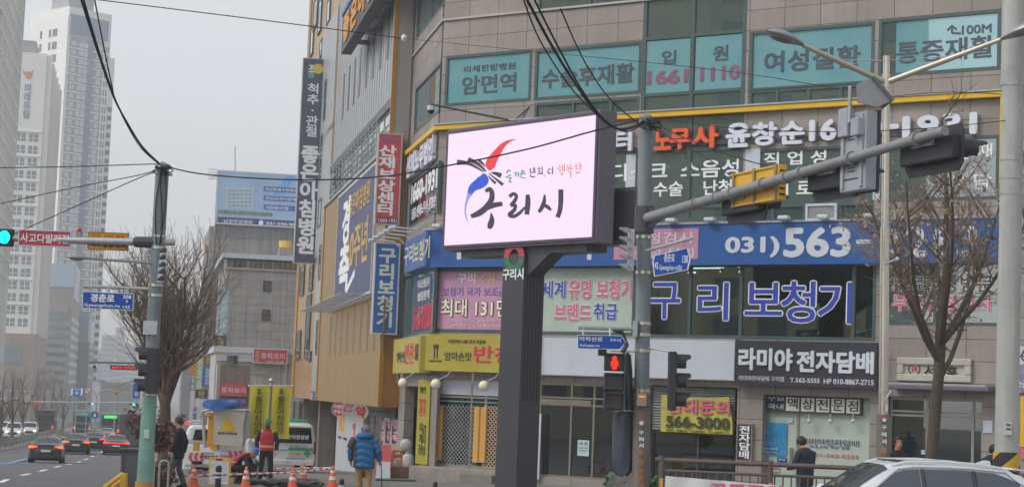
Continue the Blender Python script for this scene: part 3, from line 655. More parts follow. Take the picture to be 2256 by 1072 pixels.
lt('031-562-5555', (1785, 997, 1892, 1010), ptxt, g4, .02, -.33)
for x in (1779, 1826, 1876):
    u, v = F.hit(x, 924, .02); t = thing('spot_lamp', 'small white bulb hanging under the tile sign, %s' % {1779: 'nearest the shop door', 1826: 'middle one', 1876: 'nearest the steel post'}[x], 'lamp', F.pt(u, v, -.1), 'bulbs under the tile sign')
    MB().ball(F.pt(u, v - .03, -.1), .07).build('bulb', white, t, smooth=True); MB().tube([F.pt(u, v + .02, -.1), F.pt(u, v + .17, -.1)], .03).build('socket', galv, t)
# hotel-like stone entrance
g5 = window(F, H_F['g5'], bld, alu, gdark, (uu(2035, 950), uu(2136, 950)), (vv(2050, 907), vv(2050, 916)), fw=.08, fo=(-.34, -.26), go=(-.32, -.3))
lt('S', (2029, 990, 2038, 1000), wtxt, g5, .03, -.26)
cp = thing('entrance_canopy', 'flat grey metal canopy over the stone framed entrance', 'canopy', F.pt(uu(2060, 860), vv(2060, 860), .4))
MB().pbox(F, F.rc((1952, 845, 2178, 862), .8), .002, .8).build('slab', mat('canopy_grey', '5b5960', r=.5), cp, bevel=.02); MB().pbox(F, (F.hit(1955, 850, .8)[0], F.hit(1960, 845, .8)[1] + .002, F.hit(2170, 850, .8)[0], F.hit(1960, 845, .8)[1] + .05), .01, .75).build('flashing', galv, cp)
pm = mat('carved_stone_plate', '9e9a90', r=.55, var=.12, s=3)
pl = thing('name_plate', 'framed stone plate with a round emblem and black letter above the entrance', 'sign', F.pt(uu(2056, 815), vv(2056, 838), .1))
a = F.rc((1976, 786, 2139, 842), .12); MB().ring(F, a, .2, .002, .14).build('moulding', pm, pl, bevel=.03); MB().pbox(F, (a[0] + .2, a[1] + .2, a[2] - .2, a[3] - .2), .002, .06).build('panel', pm, pl)
letters('서', F, F.rc((2036, 803, 2060, 828), .08), .06, .08, ktxt, pl, .03); letters('흥', F, F.rc((2084, 806, 2109, 831), .08), .06, .08, ktxt, pl, .03)
em = MB(); ec = F.hit(2014, 812, .08)
def ringpoly(mb, P, c, r0, r1, o0, o1, a0=0, a1=2 * math.pi, n=28):
    for i in range(n):
        q0 = a0 + (a1 - a0) * i / n; q1 = a0 + (a1 - a0) * (i + 1) / n
        mb.pprism(P, [(c[0] + r * math.cos(q), c[1] + r * math.sin(q)) for r, q in ((r0, q0), (r1, q0), (r1, q1), (r0, q1))], o0, o1)
ringpoly(em, F, ec, .15, .18, .06, .075); em.build('emblem_ring', ktxt, pl)
letters('兴', F, (ec[0] - .09, ec[1] - .09, ec[0] + .09, ec[1] + .09), .06, .08, rtxt, pl, .02); letters('Seoheung', F, F.rc((2003, 823, 2027, 828), .08), .06, .075, ktxt, pl, .0)
sign('paper_notice', 'blank white notice board on the stone beside the entrance', 'notice', F, (2166, 925, 2186, 953), .002, .03, white)
sign('wall_sign', 'purple and white photo sign cut by the frame beyond the concrete pole', 'sign', F, (2237, 757, 2300, 866), .002, .1, mat('purple_photo_sheet', '7d7590', r=.5, var=.4, s=1.5), [('소곱창', (2240, 835, 2280, 855), wtxt, .03)])
q5 = F.hit(2246, 782, .12); t = MB(); ringpoly(t, F, q5, .0, .27, .1, .115); 
ob = t.build('round_mark', white, bpy.data.objects['wall_sign']); letters('兴', F, (q5[0] - .15, q5[1] - .16, q5[0] + .15, q5[1] + .16), .114, .125, ktxt, ob, .02)
sign('wall_sign', 'yellow edged menu sign with pink foot beyond the concrete pole', 'sign', F, (2249, 872, 2300, 985), .002, .1, white, frame=yel, fw=.09)
MB().pbox(F, F.rc((2249, 985, 2300, 1012), .1), .002, .1).build('foot_panel', ptxt, bpy.data.objects['wall_sign.001'])
# dome camera on its bracket at the corner
cc = thing('dome_camera', 'white dome camera on long bracket at the building corner', 'camera', at(953, 233, 60))
tipc = at(950, 230, 59.3); rootc = F.pt(F.hit(1140, 268, .1)[0], F.hit(1140, 268, .1)[1], .05)
MB().tube([tipc, rootc], .035).build('arm', dark, cc); MB().tube([F.pt(F.hit(1165, 235, .05)[0], F.hit(1165, 235)[1], .0), tipc + (rootc - tipc) * .95], .025).build('strut', dark, cc)
MB().cyl(tipc + V((0, 0, -.05)), tipc + V((0, 0, -.2)), .13).build('housing', white, cc); MB().ball(tipc + V((0, 0, -.2)), .12).build('dome', black, cc, smooth=True)
# ---------------------------------------------------------------- gold and grey clinic building along the avenue
G = Pl(V((S.pt(0, 0, .5).x, S.pt(0, 0, .5).y, 0)), S.r)
gp = mat('gold_panel', '876c3b', r=.4, var=.07, s=.7, streak=.08); gpd = mat('gold_trim', '976d28', r=.4, var=.06)
gym = mat('grey_metal_panel', '9a9c9e', r=.35, var=.08, s=.5, streak=.1, m=.15); slot = mat('dark_slot', '4e5056', r=.4)
brz = mat('bronze_panel', 'a8865f', r=.3, var=.1, s=.6, m=.2, streak=.1); brd = mat('brown_slot', '74583a', r=.5); gbase = mat('grey_ground_floor', '6c6862', r=.6, var=.15, streak=.25)
gb = thing('clinic_building', 'tall clinic building with gold slatted box and grey metal panels', 'building', G.pt(-18, -.5, -5))
gR = G.hit(853, 800)[0]; gL = G.hit(716, 690)[0]; gLL = G.hit(643, 860)[0]; gE = SL - .0
gv0 = (G.hit(708, 887)[1] + G.hit(850, 888)[1]) / 2
gled = G.hit(790, 388, .25)[1]; gpan = (G.hit(877, 201)[1] + G.hit(740, 359)[1]) / 2
GT = 30.0
# main volume, end wall towards the corner, ground floor set back
MB().pbox(G, (gL, gled, gR - .15, GT), -10, -.05).build('wall', gym, gb)
MB().pbox(G, (gLL, gv0, gL - .002, GT + 2), -10, -.02).build('wall', brz, gb)
MB().pbox(G, (gLL + .3, -2.6, gR - .3, gv0 - .002), -10, -1.6).build('wall', gbase, gb)
box = MB(); box.pbox(G, (gL, gv0, gR - .14, gled), -10, .25); box.build('gold_box', gp, gb)
MB().pbox(G, (gR - .13, gled + .13, gR, GT), -10, .12).build('end_wall', mat('beige_grey_render', '8d8783', r=.6, var=.06), gb); ew = MB(); ew.pbox(G, (gR - .14, gv0, gR, gled), -10, .27); ew.build('end_wall', mat('gold_panel_shaded', '8a6126', r=.4, var=.06), gb)  # end face of the gold box: soft shading put into its darker orange
MB().pbox(G, (gL - .12, gv0, gL + .5, gled), .252, .30).build('edge_trim', gpd, gb); MB().pbox(G, (gR - .16, gv0, gR + .02, GT), .12, .29).build('edge_trim', gpd, gb)
MB().pbox(G, (gL - .1, gled, gR + .03, gled + .12), -.04, .34).build('ledge', galv, gb)
MB().pbox(G, (gL, gpan - .35, gR - .2, gpan), -.04, .1).build('panel_edge', slot, gb)
# grey wall right of the gold edge above, as far as the corner building
MB().pbox(G, (gR + .02, gpan, SL - .02, GT), -8, -.35).build('side_wall', mat('beige_grey_render', '8d8783', r=.6, var=.06), gb)
MB().pbox(G, (gR + .02, gv0, SL - .02, gpan - .002), -8, -.6).build('side_wall', mat('brown_grey_recess', '7b6450', r=.6), gb)
MB().pbox(G, (gR + .3, gpan - 3.4, SL - .1, gpan), -.59, -.54).build('window', gdark, gb)
# glazed band between box and panel
gbw = window(G, (gL + 2.0, gled + .14, gR - .25, gpan - .37), gb, steel, gS, [gL + 2 + (gR - gL - 2.3) * i / 12 for i in range(1, 12)], (), fw=.07, fo=(-.045, .02), go=(-.04, -.02))
MB().pbox(G, (gL + .2, gled + .14, gL + 4.5, gpan - .37), -.03, .05).build('dark_window', gdark, gb)
# slit windows of the grey panel
for x, y0, y1 in ((754, 167, 262), (766, 149, 242), (778.5, 131, 228), (791, 109, 210), (806, 86, 190), (821, 62, 171), (837, 39, 150), (854, 15, 127), (871, -12, 102)):
    u = G.hit(x, (y0 + y1) / 2)[0]; a = G.hit(x, y0)[1]; b_ = G.hit(x, y1)[1]
    MB().pbox(G, (u - .33, b_, u + .33, a), -.06, -.035).build('slit_window', slot, gb)
jt = MB()
for i in range(1, 30): u = gL + (gR - gL) * i / 30; jt.pbox(G, (u - .015, gpan, u + .015, GT), -.049, -.04)
jt.build('panel_joint', slot, gb)
# brown slots in the gold box
for i, x in enumerate((728.5, 739.5, 752, 765, 779, 794, 809.5, 825, 841)):
    y = 740; u = G.hit(x, y, .25)[0]
    a = G.hit(770, 683, .25)[1]; b_ = G.hit(780, 779, .25)[1]
    MB().pbox(G, (u - .3, b_, u + .3, a), .2, .254).build('slot', brd, gb)
# far section: bronze bays, grey strips, narrow windows
MB().pbox(G, (gLL, gv0, gLL + 1.4, GT + 2), -.018, .05).build('edge_trim', gpd, gb)
for x0, x1, y0, y1 in ((694, 716, 560, 880), (700, 722, 300, 560), (708, 735, 60, 300)):
    a = G.hit(x0, (y0 + y1) / 2)[0]; b_ = gL - .13
    MB().pbox(G, (a, G.hit((x0 + x1) / 2, y1)[1] + .02, b_, G.hit((x0 + x1) / 2, y0)[1]), -.018, .04).build('grey_strip', gym, gb)
nw = [(663, 671, 586, 650), (654, 663, 728, 792), (683, 690, 585, 640), (675, 684, 650, 790), (680, 686, 790, 838 - 60), (704.5, 708.5, 541, 616), (698, 701.5, 705, 782), (716, 720, 180, 262), (707, 711, 300, 392), (703, 709, 440, 500), (692, 700, 2, 60), (703, 709, 2, 70), (722, 728, 0, 50), (686, 691, 62, 120), (706, 711, 90, 125)]
for x0, x1, y0, y1 in nw:
    ym = (y0 + y1) / 2; a = G.hit(x0, ym)[0]; b_ = G.hit(x1, ym)[0]; c0 = G.hit((x0 + x1) / 2, y1)[1]; c1 = G.hit((x0 + x1) / 2, y0)[1]
    wf = MB().ring(G, (a, c0, b_, c1), .12, -.03, .07).build('window', frm, gb); MB().pbox(G, (a + .1, c0 + .1, b_ - .1, c1 - .1), -.03, .05).build('pane', gS, wf)
# navy anniversary banner with its wire racks
nv = mat('navy_banner', '464c68', r=.55, var=.06, s=.5); gt2 = mat('banner_gold_lettering', 'b2904a', r=.5)
nb = sign('wall_banner', 'large navy banner with white and gold letters on the gold box', 'banner', G, (746, 433, 816, 645), .26, .33, nv, frame=white, fw=.1)
for s_, px in (('경', (757, 442, 768, 534)), ('축', (749, 540, 767, 640))): letters(s_, G, G.rc(px, .34), .33, .345, wtxt, nb, .05)
letters('좋은아침병원', G, G.rc((771, 432, 814, 446), .34), .33, .345, gt2, nb, .03); letters('10주년', G, G.rc((768, 505, 808, 575), .34), .33, .345, gt2, nb, .04)
MB().pprism(G, [G.hit(763, 646, .34), G.hit(762, 635, .34), G.hit(781, 592, .34), G.hit(781, 607, .34)], .33, .342).build('ribbon_mark', wtxt, nb)
def rack(name, label, x0, x1, ya, yb, up):
    t = thing(name, label, 'rack', G.pt(G.hit((x0 + x1) / 2, ya, .6)[0], G.hit((x0 + x1) / 2, ya, .6)[1], .6), 'wire racks of the navy banner')
    u0, u1 = G.hit(x0, ya, .6)[0], G.hit(x1, yb, .6)[0]; v = G.hit((x0 + x1) / 2, (ya + yb) / 2, .6)[1]
    m_ = MB()
    for j in range(6): m_.tube([G.pt(u0, v + (j * .28 if up else 0), .35 + (.0 if up else j * .26)), G.pt(u1, v + (j * .28 if up else 0), .35 + (0 if up else j * .26))], .03, 5)
    n = 14
    for i in range(n + 1):
        u = u0 + (u1 - u0) * i / n
        m_.tube([G.pt(u, v, .3), G.pt(u, v + (1.4 if up else 0), .35 + (0 if up else 1.3))] if up or i % 1 == 0 else [], .025, 5)
    m_.build('grid', galv, t); return t
rack('wire_rack', 'thin wire rack standing on the ledge above the navy banner', 716, 812, 418, 350, True)
rack('wire_rack', 'thin wire rack jutting out below the navy banner', 712, 812, 680, 655, False)
# long dark roof sign with orange letters high on the grey panel
od = mat('dark_roof_sign', '3f4048', r=.5); oo = mat('roof_sign_orange', 'c08234', r=.5)
rs = thing('roof_sign', 'long dark box sign with orange letters high on the grey panel wall', 'sign', G.pt(gL + 14, 20, 1))
ru = G.hit(753.5, 80, .95)[0]; rv0 = G.hit(753, 117.5, .95)[1]; rv1 = G.hit(754, 40, .95)[1]
MB().pbox(G, (ru, rv0, ru + 19, rv1), .5, .95).build('box', od, rs); MB().pbox(G, (ru - .03, rv1 + .002, ru + 19.03, rv1 + .2), .45, 1.0).build('top_edge', mat('roof_sign_blue', '3f6b9c'), rs)
for i in range(7): MB().pbox(G, (ru + 1 + i * 2.8, rv0 + .3, ru + 1.2 + i * 2.8, rv0 + .5), -.04, .5).build('bracket', galv, rs)
hgt = rv1 - rv0
for i, ch in enumerate('좋은아침병원'): letters(ch, G, (ru + .8 + i * 2.9, rv0 + hgt * .14, ru + 3.3 + i * 2.9, rv0 + hgt * .86), .95, 1.0, oo, rs, .06)
# ---- signs that stick out from the walls, facing up the street
def blade(name, label, px, d_px, P0, face, rim, texts, th=.3, group=None):
    u = d_px if isinstance(d_px, float) else P0.hit(*d_px)[0]; p = P0.pt(u, 0, 0); P = Pl(p, -uS.cross(V((0, 0, 1))))
    P.r = V((uS.y, -uS.x, 0)); P.n = P.r.cross(V((0, 0, 1)))
    return sign(name, label, 'sign', P, px, -th, 0, face, texts, group, frame=rim, fw=.05), P
vh = {'vertical': True}
rd = mat('sign_red', 'b5464f', r=.45, var=.05, streak=.06); bl2 = mat('sign_blue', '2f5f9e', r=.45, var=.05); nvs = mat('sign_navy', '4a5363', r=.45, var=.06)
t, P = blade('blade_sign', 'red upright blade sign with white letters on the corner building flank', (834, 292, 879, 497), SL + .35, S, rd, mat('sign_rim_grey', 'a4a2a0', r=.4), [('창성', (840, 303, 876, 315), bt2, .03), ('산재보상센터', (836, 318, 868, 475), wtxt, .045, vh)])
MB().pbox(P, P.rc((832, 478, 876, 493), .01), .0, .012).build('number_plate', mat('maroon_plate', '5b2f48'), t); letters('1660-1931', P, P.rc((834, 480, 874, 491), .02), .011, .02, wtxt, t, .02)
t, P = blade('blade_sign', 'blue upright blade sign with pale letters on the corner building flank', (827, 533, 874, 737), SL + .35, S, bl2, white, [('구리보청기', (836, 546, 866, 722), mat('blade_cream_lettering', 'c3c9bd'), .045, vh)])
t, P = blade('blade_sign', 'very tall navy blade sign with white letters at the sky edge', (668, 127, 702, 582), (704, 360), G, nvs, mat('sign_rim_grey'), [('척추·관절', (678, 183, 699, 302), wtxt, .03, vh), ('좋은아침병원', (664, 320, 694, 560), wtxt, .05, vh)], th=.4)
for ch, px, c_ in (('조', (680, 143, 694, 160), wtxt), ('ㅎ', (678, 158, 694, 172), mat('pale_teal', '6fa8a8'))): letters(ch, P, P.rc(px, .02), .0, .015, c_, t, .04)
mb = MB(); c_ = P.hit(701, 152, .02); ringpoly(mb, P, c_, 0, .28, .0, .02, n=14); mb.build('sun_dot', mat('yellow_dot', 'c7b04a'), t)
# small brackets on the wall
# ---- ground floor of the clinic building: pharmacy, doors, piers
Gg = Pl(G.pt(0, 0, -1.55), G.r)
def gz_g(u): p = Gg.pt(u, 0); return gz(p.x, p.y)
for px, m_ in (((650, 885, 660, 975), gdark), ((668, 885, 690, 970), mat('grey_door', '7d7a80', r=.5)), ((708, 888, 722, 985), gbase)):
    a = Gg.rc(px); fr_ = MB().ring(Gg, (a[0], gz_g(a[0]), a[2], gv0 - .3), .12, .0, .14).build('door', steel, gb); MB().pbox(Gg, (a[0] + .1, gz_g(a[0]) + .1, a[2] - .1, gv0 - .4), .0, .06).build('panel', m_, fr_)
for x in (700, 738):
    u = Gg.hit(x, 930)[0]; MB().pbox(Gg, (u - .35, gz_g(u) - .1, u + .35, gv0 - .01), .0, .9).build('pier', gbase, gb)
aw = thing('wall_sign', 'small blue patterned square box sign under the clinic wall edge', 'sign', G.pt(G.hit(697, 872, .3)[0], G.hit(697, 878, .3)[1], .6))
P6 = Pl(G.pt(G.hit(697, 872)[0], 0, 0), -uS.cross(V((0, 0, 1)))); P6.r = V((uS.y, -uS.x, 0)); P6.n = P6.r.cross(V((0, 0, 1)))
MB().pbox(P6, P6.rc((689, 863, 705, 878)), -.1, .1).build('panel', mat('blue_pattern', '55769c', var=.6, s=5), aw)
for y in (861, 880): MB().tube([P6.pt(*P6.hit(684, y)), P6.pt(*P6.hit(724, y))], .05).build('rail', galv, aw)
wd = mat('white_shopfront', 'a0a3a8', r=.45, var=.08)
ph = thing('pharmacy_front', 'white and glass pharmacy shopfront under the gold box', 'shopfront', Gg.pt(Gg.hit(800, 1000)[0], gz_g(-12), .6))
P7 = Pl(Gg.pt(Gg.hit(765, 950)[0], 0, .9), Gg.r)
u1 = P7.hit(741, 950)[0]; u2 = P7.hit(800, 950)[0]; u3 = P7.hit(873, 950)[0]
gfz = lambda u: gz(P7.pt(u, 0).x, P7.pt(u, 0).y)
MB().pbox(P7, (u1, gfz(u1), u2, gv0 - .05), -.3, 0).build('wall', wd, ph)
MB().pbox(P7, (u2, gfz(u2), u3 - .1, gv0 - .45), -.2, -.15).build('glazing', gdark, ph); MB().pbox(P7, (u2, gv0 - .45, u3 - .1, gv0 - .01), -.3, .05).build('fascia', black, ph)
fm_ = MB()
for i in range(5): u = u2 + (u3 - .1 - u2) * i / 4; fm_.pbox(P7, (u - .04, gfz(u), u + .04, gv0 - .45), -.148, -.1)
fm_.build('mullion', steel, ph)
letters('약국', P7, P7.rc((777, 930, 781, 975), .02), .0, .02, rtxt, ph, .04, vertical=True)
for x in (843, 858, 871):
    letters('약국', P7, P7.rc((x - 4, 925, x + 4, 975), -.13), -.148, -.13, ptxt, ph, .03, vertical=True, outline=wtxt, ow=.06)
letters('건강 · 미용', P7, P7.rc((744, 958, 764, 970), .02), .0, .02, ktxt, ph, .02)
MB().pbox(P7, P7.rc((747, 905, 757, 950), .02), .0, .015).build('poster', mat('amber_poster', 'b98a3a', var=.3), ph)
pf = mat('brick_step', '6d5347', r=.7, var=.2, s=3)
pz = gz(-4.5, 64)
MB().pbox(S, (-6.5, pz - .3, -.25, pz + .55), .002, 1.6).build('step', pf, bld)
# the two round projecting signs
def round_sign(label, cx, cy, rpx, d, face, txts, az=None):
    P = at_plane(cx, cy, d, 90 - 12 + 8); c = P.hit(cx, cy); r_ = rpx * d / FPX
    t = thing('round_sign', label, 'sign', P.pt(c[0], c[1] - r_, -.1), None)
    m_ = MB(); n = 36; m_.pprism(P, [(c[0] + r_ * math.cos(i * 2 * math.pi / n), c[1] + r_ * math.sin(i * 2 * math.pi / n)) for i in range(n)], -.22, 0); m_.build('drum', face, t)
    m_ = MB(); ringpoly(m_, P, c, r_ * .93, r_ * 1.02, -.23, .02, n=36); m_.build('rim', white, t)
    for s_, px, mm, b_ in txts: letters(s_, P, P.rc(px, .01), .0, .015, mm, t, b_)
    MB().tube([P.pt(c[0] + r_ * .9, c[1], -.11), P.pt(c[0] + r_ + 1.0, c[1], -.11)], .05).build('arm', galv, t); return t
round_sign('red round hanging sign with two lines of white letters', 746.5, 900, 16, 74, rd, [('카페인', (735, 890, 758, 900), wtxt, .04), ('주유소', (735, 901, 758, 911), wtxt, .04)])
round_sign('cream round hanging sign with one large red letter', 794, 906, 17.5, 72, mat('cream_drum', 'b4aca0', r=.4), [('약', (784, 893, 804, 920), rtxt, .05)])
sign('wall_sign', 'small red link sign between the two round signs', 'sign', at_plane(768, 903, 73, 84), (762, 896, 776, 906), -.1, 0, rd, [('약국', (764, 898, 774, 904), wtxt, .02)])
# things standing on the step
def stool(px, py, d):
    c = at(px, py, d); c.z = pz + .55; t = thing('plastic_stool', 'orange brown plastic stool on the brick step by the pharmacy', 'stool', c)
    m_ = mat('orange_brown_plastic', '9a5038', r=.5); m2_ = MB()
    m2_.box(c + V((0, 0, .47)), (.36, .36, .05)); m2_.build('seat', m_, t, bevel=.02)
    for sx in (-1, 1):
        for sy in (-1, 1): MB().hexa([c + V((sx * .2 + a, sy * .2 + b_, 0)) for a, b_ in ((-.035, -.035), (.035, -.035), (.035, .035), (-.035, .035))] + [c + V((sx * .14 + a, sy * .14 + b_, .445)) for a, b_ in ((-.05, -.05), (.05, -.05), (.05, .05), (-.05, .05))]).build('leg', m_, t)
    MB().box(c + V((0, -.17, .3)), (.3, .02, .12)).build('apron', m_, t)
stool(875, 1020, 62.5)
c = at(858, 1015, 63); c.z = pz + .55; t = thing('display_board', 'cream board leaning on the pharmacy glass beside the stool', 'board', c); MB().box(c + V((0, 0, .35)), (.55, .04, .7)).build('panel', mat('cream_board', 'b5ac98'), t); MB().box(c + V((0, -.025, .28)), (.25, .006, .04)).build('lettering', ktxt, t)
c = at(899, 1020, 61.3); c.z = pz + .55
t = thing('gas_cylinder', 'small pale grey gas cylinder with valve guard on the brick step', 'gas cylinder', c); MB().lathe(c, ((0, 0), (.17, .0), (.19, .04), (.19, .34), (.16, .4), (.06, .43), (.0, .43)), 18).build('tank', mat('pale_grey_tank', 'a6a8a6', r=.4, var=.08), t, smooth=True); MB().lathe(c, ((.09, .41), (.1, .5), (.085, .5), (.08, .41)), 14).build('guard', galv, t); MB().cyl(c + V((0, 0, .42)), c + V((0, 0, .56)), .025).build('valve', steel, t)
c = at(893, 1003, 61.6); c.z = pz + .55; t = MB()
t.tube([c + V((.1, 0, 0)), c + V((.1, 0, .8))], .012, 6); rng = random.Random(3)
fan = thing('desk_fan', 'white wrapped desk fan behind the gas cylinder on the step', 'fan', c); t.cyl(c + V((.1, 0, 0)), c + V((.1, 0, .03)), .13); t.build('stand', white, fan); MB().ball(c + V((.0, -.02, .72)), .2, .1, .2).build('head', mat('cloudy_plastic', 'a9aaa8', r=.4), fan, smooth=True)
P8 = at_plane(829, 1010, 61, 80); c = P8.pt(P8.hit(829, 1040)[0], gz(*at(829, 1040, 61).xy)); t = thing('a_board', 'white and red folding advert board behind the blue jacket walker', 'advert board', c)
zz = c.z; m_ = MB(); m_.hexa([c + V((-.02, -.2, 0)), c + V((.5, -.2, 0)), c + V((.5, -.16, 0)), c + V((-.02, -.16, 0)), c + V((.03, .02, 1.15)), c + V((.45, .02, 1.15)), c + V((.45, .05, 1.15)), c + V((.03, .05, 1.15))]); m_.build('front_panel', rd, t); MB().hexa([c + V((.0, -.215, .05)), c + V((.48, -.215, .05)), c + V((.48, -.19, .05)), c + V((.0, -.19, .05)), c + V((.02, -.125, .6)), c + V((.46, -.125, .6)), c + V((.46, -.1, .6)), c + V((.02, -.1, .6))]).build('white_notice', white, t)
MB().hexa([c + V((0, .3, 0)), c + V((.48, .3, 0)), c + V((.48, .34, 0)), c + V((0, .34, 0)), c + V((.03, .06, 1.15)), c + V((.45, .06, 1.15)), c + V((.45, .09, 1.15)), c + V((.03, .09, 1.15))]).build('rear_panel', rd, t)
mt = MB(); a, b_ = at(825, 1060, 58), at(915, 1062, 58.5); q = [a, b_, at(912, 1046, 63), at(832, 1046, 63)]
for p in q: p.z = gz(p.x, p.y) + .02
mt.prism(q, (0, 0, .03)); tag(mt.build('green_mat', mat('green_turf_mat', '3f5f48', r=.95, var=.2, s=20)), 'green turf mat on the paving before the brick step', 'mat')
# ---------------------------------------------------------------- LED screen board on its pillar
dRm, dLm = 44.5, 48.9
pL, pR = at(982.5, 419, dLm), at(1309.5, 387, dRm)
L_ = Pl(pL, (pR - pL))
rcS = L_.rc((987, 297, 1307, 521))
a0 = L_.hit(983, 420)[0]; a1 = L_.hit(1309.5, 390)[0]
sv1 = (L_.hit(987, 297)[1] + L_.hit(1312, 253)[1]) / 2; sv0 = (L_.hit(978, 541)[1] + L_.hit(1307, 521)[1]) / 2
cab = mat('screen_cabinet_grey', '5e5b63', r=.5, var=.1, s=1.5, streak=.1); pil = mat('pillar_charcoal', '3a393f', r=.45, var=.1, s=1.2, streak=.12)
scm = mat('lit_screen', (.0, .0, .0), r=.3, var=0, em='f2dcf8', es=.74)
pc = L_.pt(*L_.hit(1146, 640, -.3), -.3)
zb = gz(pc.x, pc.y)
led = thing('screen_board', 'lit pink white city screen in grey cabinet on a charcoal pillar', 'billboard', (pc.x, pc.y, zb))
MB().pbox(L_, (a0 - .08, sv0 - .14, a1 + .1, sv1 + .14), -.62, -.03).build('cabinet', cab, led, bevel=.02)
MB().ring(L_, (a0 - .06, sv0 - .07, a1 + .06, sv1 + .07), .07, -.03, .012).build('bezel', mat('bezel_plum', '4a3a4c', r=.4), led)
MB().pbox(L_, (a0 + .01, sv0, a1 - .01, sv1), -.03, .0).build('screen', scm, led)
scr = bpy.data.objects['screen']
# the second face behind, with its perforated lower panel
bc = L_.pt(a1 - .3, sv0, -.62)
pu_ = L_.hit(1352, 470, -1.0)[0]; pr_ = L_.hit(1402, 470, -1.0)[0]
prf = MB(); v1_ = L_.hit(1375, 413, -1.0)[1]
prf.pbox(L_, (a1 - 1.2, sv0 - .1, pr_, v1_), -1.5, -1.0); prf.build('rear_cabinet', cab, led)
hol = MB(); n_u, n_v = 9, 14
for i in range(n_u):
    for j in range(n_v):
        for s_ in (0, .5):
            u = pu_ + (pr_ - pu_) * (i + .3 + s_) / n_u; v = sv0 + .0 + (v1_ - sv0 - .1) * (j + .4 + s_) / n_v
            if u < pr_ - .05: hol.pprism(L_, [(u + .028 * math.cos(k * 1.257), v + .028 * math.sin(k * 1.257)) for k in range(5)], -1.0, -.997)
hol.build('perforation', black, led)
MB().pbox(L_, (a0 + .5, sv0 - .32, a1 - .4, sv0 - .142), -.9, -.2).build('beam', dark, led)
# pillar: plain front, grooved right side
u0, u1 = L_.hit(1107, 610, -.1)[0], L_.hit(1154, 610, -.1)[0]
pdp = .72
MB().pbox(L_, (u0, zb - .1, u1, sv0 - .322), -.1 - pdp, -.1).build('pillar', pil, led, bevel=.012)
gr = MB()
for k in range(5):
    o = -.2 - k * .115; gr.add([L_.pt(u1 + .004, 2.6, o), L_.pt(u1 + .004, 2.6, o - .045), L_.pt(u1 + .004, sv0 - .4, o - .045), L_.pt(u1 + .004, sv0 - .4, o)], [(0, 1, 2, 3)])
gr.build('groove', black, led)
br_ = MB(); br_.hexa([L_.pt(u1 + .003, sv0 - .9, -.2), L_.pt(u1 + .003, sv0 - .33, -.2), L_.pt(u1 + .9, sv0 - .33, -.2), L_.pt(u1 + .8, sv0 - .36, -.2), L_.pt(u1 + .003, sv0 - .9, -.7), L_.pt(u1 + .003, sv0 - .33, -.7), L_.pt(u1 + .9, sv0 - .33, -.7), L_.pt(u1 + .8, sv0 - .36, -.7)]); br_.build('bracket', dark, led)
MB().pbox(L_, (u0 - .25, zb - .1, u1 + .25, zb + .04), -.1 - pdp - .2, .1).build('base_plate', dark, led)
ec = L_.hit(1132.5, 566, -.09); m1_, m2_ = MB(), MB(); rr_ = .40
for k in range(9):
    q = math.pi * k / 9; ringpoly(m1_, L_, ec, rr_ * .5, rr_, -.1, -.085, q + .02, q + math.pi / 9 - .02, 3)
ringpoly(m2_, L_, ec, rr_ * .5, rr_, -.1, -.085, math.pi + .03, 2 * math.pi - .03, 24)
m1_.build('emblem_red', mat('emblem_red', 'b5404e'), led); m2_.build('emblem_green', mat('emblem_green', '35684f'), led)
letters('구리시', L_, L_.rc((1108, 592, 1153, 615), -.09), -.1, -.085, wtxt, led, .04)
# picture on the screen: city mark and brush lettering, built from strokes
def smat(k, h, e=.66): return mat(k, (.0, .0, .0), r=.4, var=0, em=h, es=e)
sk = smat('screen_charcoal', '3b3140'); srd = smat('screen_red', 'f0383e'); sbl = smat('screen_blue', '2a52d2'); slb = smat('screen_pale_blue', '94a0ea'); sgr = smat('screen_green', '1f8a76'); sor = smat('screen_orange', 'ee7a3a'); spk = smat('screen_pale_red', 'f08090')
def sp_(x, y):                                           # pixel of the crop 960,240 .. scale 460/1494
    return V(L_.hit(960 + x * 460 / 1494, 240 + y * 460 / 1494, .004))
def catmull(pts, n=6):
    out = []; P_ = [pts[0]] + list(pts) + [pts[-1]]
    for i in range(1, len(P_) - 2):
        for k in range(n):
            t = k / n; a, b, c, d = P_[i - 1], P_[i], P_[i + 1], P_[i + 2]
            out.append(tuple(.5 * (2 * b[j] + (c[j] - a[j]) * t + (2 * a[j] - 5 * b[j] + 4 * c[j] - d[j]) * t * t + (3 * b[j] - a[j] - 3 * c[j] + d[j]) * t ** 3) for j in range(len(b))))
    return out + [pts[-1]]
def brush(mb, pts, o=.006):                              # pts: (x, y, half width) in crop pixels
    c = catmull(pts); lf, rt = [], []
    for i, (x, y, w_) in enumerate(c):
        a = c[max(i - 1, 0)]; b = c[min(i + 1, len(c) - 1)]; dx, dy = b[0] - a[0], b[1] - a[1]; l = math.hypot(dx, dy) or 1
        lf.append(sp_(x - dy / l * w_, y + dx / l * w_)); rt.append(sp_(x + dy / l * w_, y - dx / l * w_))
    for i in range(len(c) - 1):
        mb.add([L_.pt(*p, o) for p in (lf[i], rt[i], rt[i + 1], lf[i + 1])], [(0, 1, 2, 3)])
def strokes(name, m, ss, o=.006):
    mb = MB(); [brush(mb, s_, o + .0006 * i) for i, s_ in enumerate(ss)]; return mb.build(name, m, scr)
strokes('mark_red', srd, [[(575, 220, 2), (530, 228, 8), (480, 262, 18), (436, 320, 28), (400, 375, 36), (390, 410, 34), (385, 440, 8)]])
strokes('mark_blue', sbl, [[(345, 462, 10), (342, 500, 40), (318, 530, 40), (270, 560, 30), (240, 610, 17)]])
